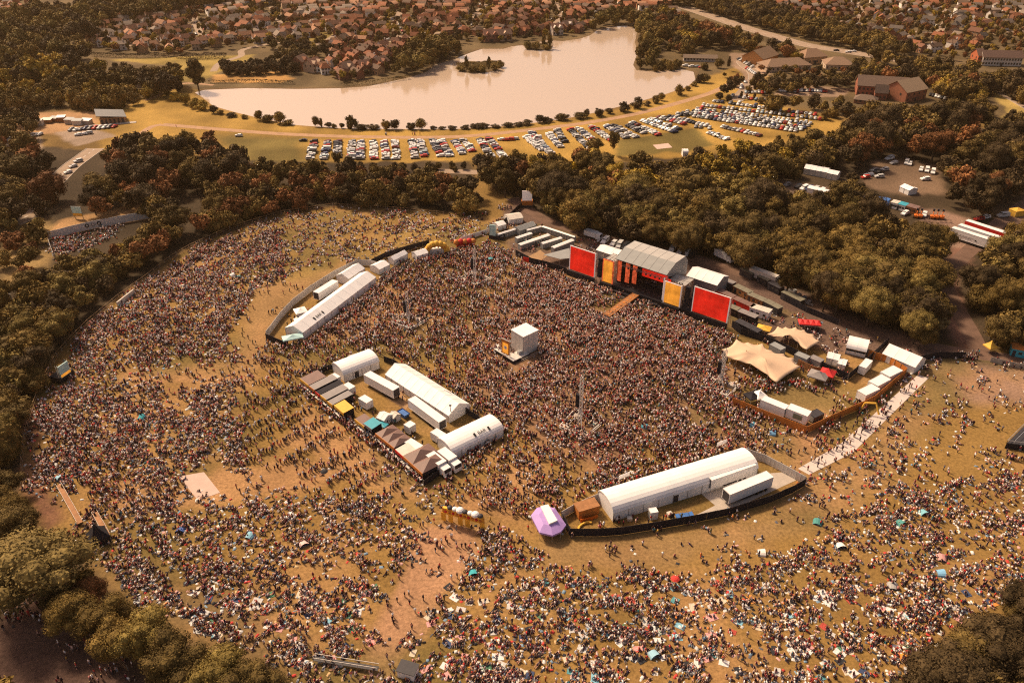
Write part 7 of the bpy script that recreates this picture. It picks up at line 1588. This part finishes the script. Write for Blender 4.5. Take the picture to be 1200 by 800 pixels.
# ---- near people: one continuous body each, hair and clothes as children
def skin_mesh(name, verts, edges, radii, m, root=0, sub=1):
    me = bpy.data.meshes.new(name); me.from_pydata(verts, edges, []); o = bpy.data.objects.new(name, me); COL.objects.link(o)
    sk = o.modifiers.new('s', 'SKIN'); sk.use_smooth_shade = True; lay = me.skin_vertices[0] if me.skin_vertices else None
    for i, r_ in enumerate(radii): lay.data[i].radius = (r_, r_); lay.data[i].use_root = (i == root)
    ss = o.modifiers.new('u', 'SUBSURF'); ss.levels = sub; ss.render_levels = sub
    bpy.context.view_layer.update(); m2 = bpy.data.meshes.new_from_object(o.evaluated_get(bpy.context.evaluated_depsgraph_get())); bpy.data.objects.remove(o); m2.materials.clear(); m2.materials.append(M[m]); m2.name = name; return m2
def person_protos(pose):
    if pose in ('stand','walk','cheer'):
        s = .2 if pose == 'walk' else .05; J = dict(pel=(0,0,.95), ch=(0,0,1.28), nk=(0,.0,1.5), hd=(0,-.02,1.62), tp=(0,-.01,1.74), hl=(-.1,0,.9), kl=(-.1,-s,.5), al=(-.11,s*.6,.08), tl=(-.12,s*.6-.2,.03), hr=(.1,0,.9), kr=(.1,-.02,.5), ar=(.11,-s,.08), tr=(.12,-s-.2,.03))
        if pose == 'cheer': J.update(sl=(-.19,0,1.44), el=(-.3,-.05,1.66), wl=(-.28,-.08,1.9), gl=(-.27,-.09,2.0), sr=(.19,0,1.44), er=(.28,-.12,1.3), wr=(.18,-.34,1.34), gr=(.14,-.42,1.37))
        else: J.update(sl=(-.19,0,1.44), el=(-.26,.03,1.16), wl=(-.27,-.08,.93), gl=(-.27,-.11,.84), sr=(.19,0,1.44), er=(.26,.02,1.16), wr=(.25,-.12,.94), gr=(.25,-.16,.86))
    elif pose == 'lie':
        J = dict(pel=(0,0,.14), ch=(0,.33,.16), nk=(0,.56,.17), hd=(0,.68,.17), tp=(0,.8,.18), hl=(-.1,-.04,.13), kl=(-.12,-.45,.16), al=(-.13,-.88,.1), tl=(-.15,-.92,.22), hr=(.1,-.04,.13), kr=(.14,-.45,.3), ar=(.12,-.8,.09), tr=(.12,-.98,.08), sl=(-.19,.48,.14), el=(-.36,.3,.1), wl=(-.3,.08,.12), gl=(-.27,0,.13), sr=(.19,.48,.14), er=(.4,.6,.1), wr=(.28,.8,.1), gr=(.22,.86,.1))
    else:
        lb = .26 if pose == 'lean' else .06
        J = dict(pel=(0,0,.16), ch=(0,lb*.6,.48), nk=(0,lb,.72), hd=(0,lb-.02,.84), tp=(0,lb-.01,.96), hl=(-.1,-.04,.16), kl=(-.18,-.44,.42 if pose == 'sit' else .14), al=(-.14,-.74 if pose == 'sit' else -.86,.09), tl=(-.15,-.93 if pose == 'sit' else -.92,.06 if pose == 'sit' else .2), hr=(.1,-.04,.16), kr=(.19,-.42,.4), ar=(.14,-.76,.09), tr=(.15,-.95,.05))
        if pose == 'lean': J.update(sl=(-.19,lb,.66), el=(-.24,lb+.16,.38), wl=(-.26,lb+.28,.12), gl=(-.27,lb+.34,.05), sr=(.19,lb,.66), er=(.24,lb+.16,.38), wr=(.26,lb+.28,.12), gr=(.27,lb+.34,.05))
        else: J.update(sl=(-.19,lb,.66), el=(-.26,-.1,.46), wl=(-.2,-.34,.47), gl=(-.19,-.43,.46), sr=(.19,lb,.66), er=(.27,-.08,.44), wr=(.2,-.3,.42), gr=(.18,-.4,.44))
    E_ = [('pel','ch'),('ch','nk'),('nk','hd'),('hd','tp'),('pel','hl'),('hl','kl'),('kl','al'),('al','tl'),('pel','hr'),('hr','kr'),('kr','ar'),('ar','tr'),('ch','sl'),('sl','el'),('el','wl'),('wl','gl'),('ch','sr'),('sr','er'),('er','wr'),('wr','gr')]
    RR = dict(pel=.13, ch=.15, nk=.055, hd=.1, tp=.07, hl=.09, kl=.06, al=.042, tl=.035, hr=.09, kr=.06, ar=.042, tr=.035, sl=.062, el=.045, wl=.032, gl=.035, sr=.062, er=.045, wr=.032, gr=.035)
    def mk(name, keys, edges, m, grow, scale=1):
        ks = list(keys); return skin_mesh(name, [J[k] for k in ks], [(ks.index(a), ks.index(b)) for a, b in edges], [RR[k]*scale+grow for k in ks], m)
    body = mk('body', J.keys(), E_, 'cloth', 0)
    trk = ['pel','hl','kl','al','hr','kr','ar']; tre = [('pel','hl'),('hl','kl'),('kl','al'),('pel','hr'),('hr','kr'),('kr','ar')]
    trs = mk('trousers', trk, tre, 'cloth', .02)
    shk = ['pel','ch','sl','el','sr','er']; she = [('pel','ch'),('ch','sl'),('sl','el'),('ch','sr'),('sr','er')]
    sh = mk('shirt', shk, she, 'cloth', .026)
    h = J['hd']; t_ = J['tp']; hb = MB(); c = ((h[0]+t_[0])/2, (h[1]+t_[1])/2+(.03 if pose != 'lie' else .02), (h[2]+t_[2])/2+.01); hb.ball(c, .115, seg=10, rings=7)
    return body, trs, sh, hb.mesh('hair', 'cloth', True)
PP = {p: person_protos(p) for p in PROTO}
POSEW = {'stand':'standing','walk':'walking','cheer':'standing with an arm up','sit':'sitting','lean':'leaning back on both hands','lie':'lying down'}
def spot(a_, b_):
    if a_ < 210 and b_ > 690 and b_ > 690+(a_-60)*.75: return 'on the tarmac path'
    if a_ < 330: return 'by the lowest trees'
    if a_ < 450: return 'near the long scaffold walkway'
    if a_ < 500: return 'near the white booth'
    if a_ < 640: return 'past the white booth'
    if a_ < 780: return 'on the lower grass'
    if a_ < 920: return 'mid way along the bottom grass'
    if a_ < 1040: return 'on the grass before the dark corner trees'
    return 'beside the dark corner trees'
for i in near:
    pose = PEOPLE[i][2]; a_, b_ = qx[i], qy[i]
    tl_, ll_, hl_ = TOPS[it[i]], LEGS[il[i]], HAIR[ih[i]]
    leg = 'in shorts' if 'bare' in ll_[0] else f'{ll_[0]} trousers'
    lab = f"{hl_[0]} haired person {POSEW[pose]}, {tl_[0]} top, {leg}, {spot(a_, b_)}".replace('white capped haired', 'white capped')
    body, trs, sh_, hr_ = PP[pose]; s = rp_.uniform(.93, 1.06)
    t = ob('person', body, None, (PX[i], PY[i], 0), head[i], color=SKIN[isk[i]], scale=(s, s, s)); tag(t, ' '.join(lab.split()[:16]), 'person', 'people on the nearest grass and path')
    ob('trousers' if 'bare' not in ll_[0] else 'shorts', trs, t, color=ll_[1] if 'bare' not in ll_[0] else (.1,.12,.16)); ob('shirt', sh_, t, color=tl_[1]); ob('hair', hr_, t, color=hl_[1])
# ================================================================ RUGS, UMBRELLAS, BAGS
BL = [('pale grey',(.52,.5,.48)),('white',(.7,.66,.64)),('sky blue',(.22,.45,.56)),('red tartan',(.42,.07,.05)),('pink',(.66,.32,.30)),('navy',(.05,.07,.14)),('green',(.08,.2,.12)),('orange',(.62,.26,.06)),('turquoise',(.1,.3,.33)),('cream',(.6,.5,.38)),('black',(.03,.03,.035))]
def rug_mesh(seed):
    r = random.Random(seed); n = 7; b = MB(); vs = []
    for z0 in (.05, .015):
        for i in range(n):
            for j in range(n): vs.append(((i/(n-1)-.5)*1.8+r.uniform(-.05,.05)*(z0 > .02), (j/(n-1)-.5)*1.4+r.uniform(-.05,.05)*(z0 > .02), z0+(.05*r.random() if z0 > .02 else 0)))
    fs = [(i*n+j,(i+1)*n+j,(i+1)*n+j+1,i*n+j+1) for i in range(n-1) for j in range(n-1)]; o = n*n
    for k in range(n-1):
        fs += [(k, o+k, o+k+1, k+1) if False else (k*n, o+k*n, o+(k+1)*n, (k+1)*n), (k*n+n-1, (k+1)*n+n-1, o+(k+1)*n+n-1, o+k*n+n-1), (k, k+1, o+k+1, o+k), ((n-1)*n+k, o+(n-1)*n+k, o+(n-1)*n+k+1, (n-1)*n+k+1)]
    return b.add(vs, fs).mesh('rug', 'cloth')
RUG = [rug_mesh(i) for i in range(4)]
seeds = [i for i in range(n) if PEOPLE[i][4] and vis[i]]; seeds.sort(key=lambda i: dep[i]); rb_ = random.Random(9)
seeds = [i for i in seeds if rb_.random() < .5]
def rzone(a_, b_):
    for (x0_, x1_, y0_, y1_, w_) in ((0,330,560,800,'on the slope above the lowest trees'),(0,330,0,560,'on the upper seated slope'),(330,470,560,800,'beside the dirt path'),(470,640,560,800,'below the entrance arch'),(640,800,560,680,'below the bar yard'),(640,800,680,800,'on the lower grass'),(800,960,560,690,'below the bar yard fence'),(800,960,690,800,'on the bottom grass'),(960,1080,560,690,'on the open slope by the walkway'),(960,1080,690,800,'before the dark corner trees'),(1080,1200,560,680,'on the slope by the black stand'),(1080,1200,680,800,'beside the dark corner trees')):
        if x0_ <= a_ < x1_ and y0_ <= b_ < y1_: return w_
    return 'on the far side of the bowl'
for i in seeds[:285]:
    cn, cc = rb_.choices(BL, [8,7,3,3,3,4,2,2,2,5,6])[0]; o = ob('picnic_rug', RUG[rb_.randrange(4)], None, (PX[i]+rb_.uniform(-.5,.5), PY[i]+rb_.uniform(-.5,.5), 0), rb_.uniform(0, 3.1), color=cc, scale=(rb_.uniform(.8,1.3), rb_.uniform(.8,1.2), 1))
    nt_ = TOPS[it[i]][0]; tag(o, ' '.join(f"{cn} picnic rug, {nt_} topped sitter, {rzone(qx[i], qy[i])}".split()[:16]), 'rug', 'picnic rugs on the grass')
def umbrella(px, py, c, cn, lab, pop=False):
    t = thing('umbrella' if not pop else 'pop_up_shelter', f'{cn} {"umbrella" if not pop else "low pop-up shelter"} {lab}', 'umbrella' if not pop else 'shelter', P(px, py), rb_.uniform(0, 3)); b = MB()
    if pop:
        vs = []
        for k in range(7):
            a_ = math.pi*k/6
            for j in range(5): f = j/4; vs.append((1.2*math.cos(a_)*(1-.25*f), -.8+1.6*f, .02+1.0*math.sin(a_)*(1-.45*f)))
        b.add(vs, [(k*5+j,(k+1)*5+j,(k+1)*5+j+1,k*5+j+1) for k in range(6) for j in range(4)]); ob('canopy', b.mesh('canopy','cloth'), t, color=c); ob('groundsheet', MB().box(-1.1,1.1,-.75,.8,.01,.04).mesh('groundsheet','cloth'), t, color=(.2,.2,.2))
    else:
        n_ = 8; vs = [(0,0,2.35)]+[(.55*math.cos(2*math.pi*i/n_),.55*math.sin(2*math.pi*i/n_),2.22) for i in range(n_)]+[(1.0*math.cos(2*math.pi*i/n_),1.0*math.sin(2*math.pi*i/n_),1.95) for i in range(n_)]
        b.add(vs, [(0,1+i,1+(i+1)%n_) for i in range(n_)]+[(1+i,9+i,9+(i+1)%n_,1+(i+1)%n_) for i in range(n_)]); ob('canopy', b.mesh('canopy','cloth'), t, color=c); ob('pole', MB().tube((0,0,0),(0,0,2.4),.03,5).mesh('pole','scaffold'), t)
for (px, py, c, cn, lab, pop) in ((575,308,(.1,.33,.38),'turquoise','held up in the crowd near the toilet yard',False),(280,325,(.1,.3,.33),'turquoise','on the upper seated slope',True),(272,323,(.72,.69,.67),'white','on the upper seated slope beside the turquoise one',True),(70,560,(.30,.50,.62),'pale blue','at the edge of the seated slope',True),(166,490,(.05,.32,.36),'teal','in the middle of the seated slope',True),(293,629,(.25,.48,.6),'pale blue','on the grass below the pale paved pad',True),(212,622,(.06,.12,.35),'deep blue','on the grass near the black pyramid tent',True),(340,606,(.7,.67,.65),'white','on the grass below the queues',True),(356,638,(.68,.45,.42),'pale pink','on the grass above the dirt path',True),(381,559,(.03,.03,.035),'black','alone on the worn turf below the queues',False),(958,613,(.08,.27,.25),'sea green','below the bar yard corner',True),(1055,613,(.08,.27,.25),'sea green','on the open slope',True),(1082,601,(.2,.45,.52),'turquoise','on the open slope, farther up',True),(892,648,(.7,.66,.62),'white','just below the bare grass by the bar yard',True),(790,685,(.6,.05,.04),'red','on the lower grass',False),(766,767,(.3,.5,.6),'pale blue','at the bottom of the lower grass',True),(1103,655,(.66,.32,.3),'pink','on the slope by the black stand',True),(1102,672,(.2,.42,.62),'blue','below the pink shelter',True),(1046,688,(.38,.37,.36),'grey','in the middle of the slope',True),(1156,738,(.7,.67,.65),'white','beside the dark corner trees',True),(555,612+60,(.05,.35,.4),'teal','beside the dirt path below the arch',True),(1060,768,(.65,.25,.05),'orange','before the dark corner trees',True),(985,640,(.7,.68,.66),'white','on the slope below the walkway',True),(880,498,(.1,.3,.42),'blue','by the crowd side of the orange fence',True),(755,500,(.08,.3,.42),'blue','on the crowd floor right of the lattice mast'.replace('right of','beyond'),True),(905,528-20,(.12,.25,.4),'slate blue','near the corner of the bar yard marquee',True)):
    umbrella(px, py, c, cn, lab, pop)
# bags, cups and coats scattered over the turf: nobody could count them
r = np.random.default_rng(5); si = np.array([i for i in range(n) if PEOPLE[i][2] in ('sit','lean','lie')]); m_ = 3; bi = np.repeat(r.choice(si, min(len(si), 15000), replace=False), 1); nb_ = len(bi)
cx = PX[bi]+r.normal(0, .8, nb_); cy_ = PY[bi]+r.normal(0, .8, nb_); a = r.uniform(0, 6.28, nb_); sx = r.uniform(.12, .5, nb_); sy = r.uniform(.1, .36, nb_); sz = r.uniform(.04, .26, nb_)
cube = np.array([(-1,-1,0),(1,-1,0),(1,1,0),(-1,1,0),(-.7,-.7,1),(.7,-.7,1),(.7,.7,1),(-.7,.7,1)]); X = cube[None,:,0]*sx[:,None]; Y = cube[None,:,1]*sy[:,None]
V = np.stack([cx[:,None]+X*np.cos(a)[:,None]-Y*np.sin(a)[:,None], cy_[:,None]+X*np.sin(a)[:,None]+Y*np.cos(a)[:,None], cube[None,:,2]*sz[:,None]+.012], 2).reshape(-1, 3)
fq = np.array([(4,5,6,7),(0,1,5,4),(1,2,6,5),(2,3,7,6),(3,0,4,7)]); Fq = (fq[None]+(np.arange(nb_)*8)[:,None,None]).reshape(-1, 4)
pc = np.array([(.7,.67,.64),(.03,.03,.035),(.5,.48,.45),(.55,.06,.05),(.2,.3,.4),(.6,.4,.2),(.1,.1,.12),(.62,.35,.32)]); tc = np.repeat(pc[r.choice(8, nb_, p=[.26,.30,.08,.08,.07,.06,.1,.05])], 8, 0)
o = ob('bags_and_litter', npmesh('bags_and_litter', V, Fq, tc, ['crowd'])); tag(o, 'bags, coats and litter scattered between the people sitting on the turf', 'belongings'); o['kind'] = 'stuff'
# ================================================================ air
hz_m = bpy.data.materials.new('haze'); hz_m.use_nodes = True; nt = hz_m.node_tree; nt.nodes.remove(nt.nodes['Principled BSDF'])
pv = nt.nodes.new('ShaderNodeVolumePrincipled'); pv.inputs['Color'].default_value = (1, .70, .42, 1); pv.inputs['Density'].default_value = .00005; pv.inputs['Anisotropy'].default_value = .3
nt.links.new(pv.outputs[0], nt.nodes['Material Output'].inputs['Volume'])
hb = MB().box(-9500, 9500, -9500, 9500, -3, 175); M['haze'] = hz_m; o = hb.build('haze', 'haze'); o['kind'] = 'stuff'; o['label'] = 'warm late summer haze lying over the whole bowl and lake'; o['category'] = 'haze'
# ================================================================ labels shared by different groups
by = {}
for o in list(scene.objects):
    if o.parent is None and o.get('label') and not o.get('kind'): by.setdefault(o['label'], []).append(o)
for lb, os_ in by.items():
    if len(os_) > 1 and len({o.get('group') for o in os_}) > 1:
        for o in os_: o['group'] = os_[0].get('group') or 'alike things'
print('objects', len(scene.objects), 'shared labels', sum(len(v) for v in by.values() if len(v) > 1))
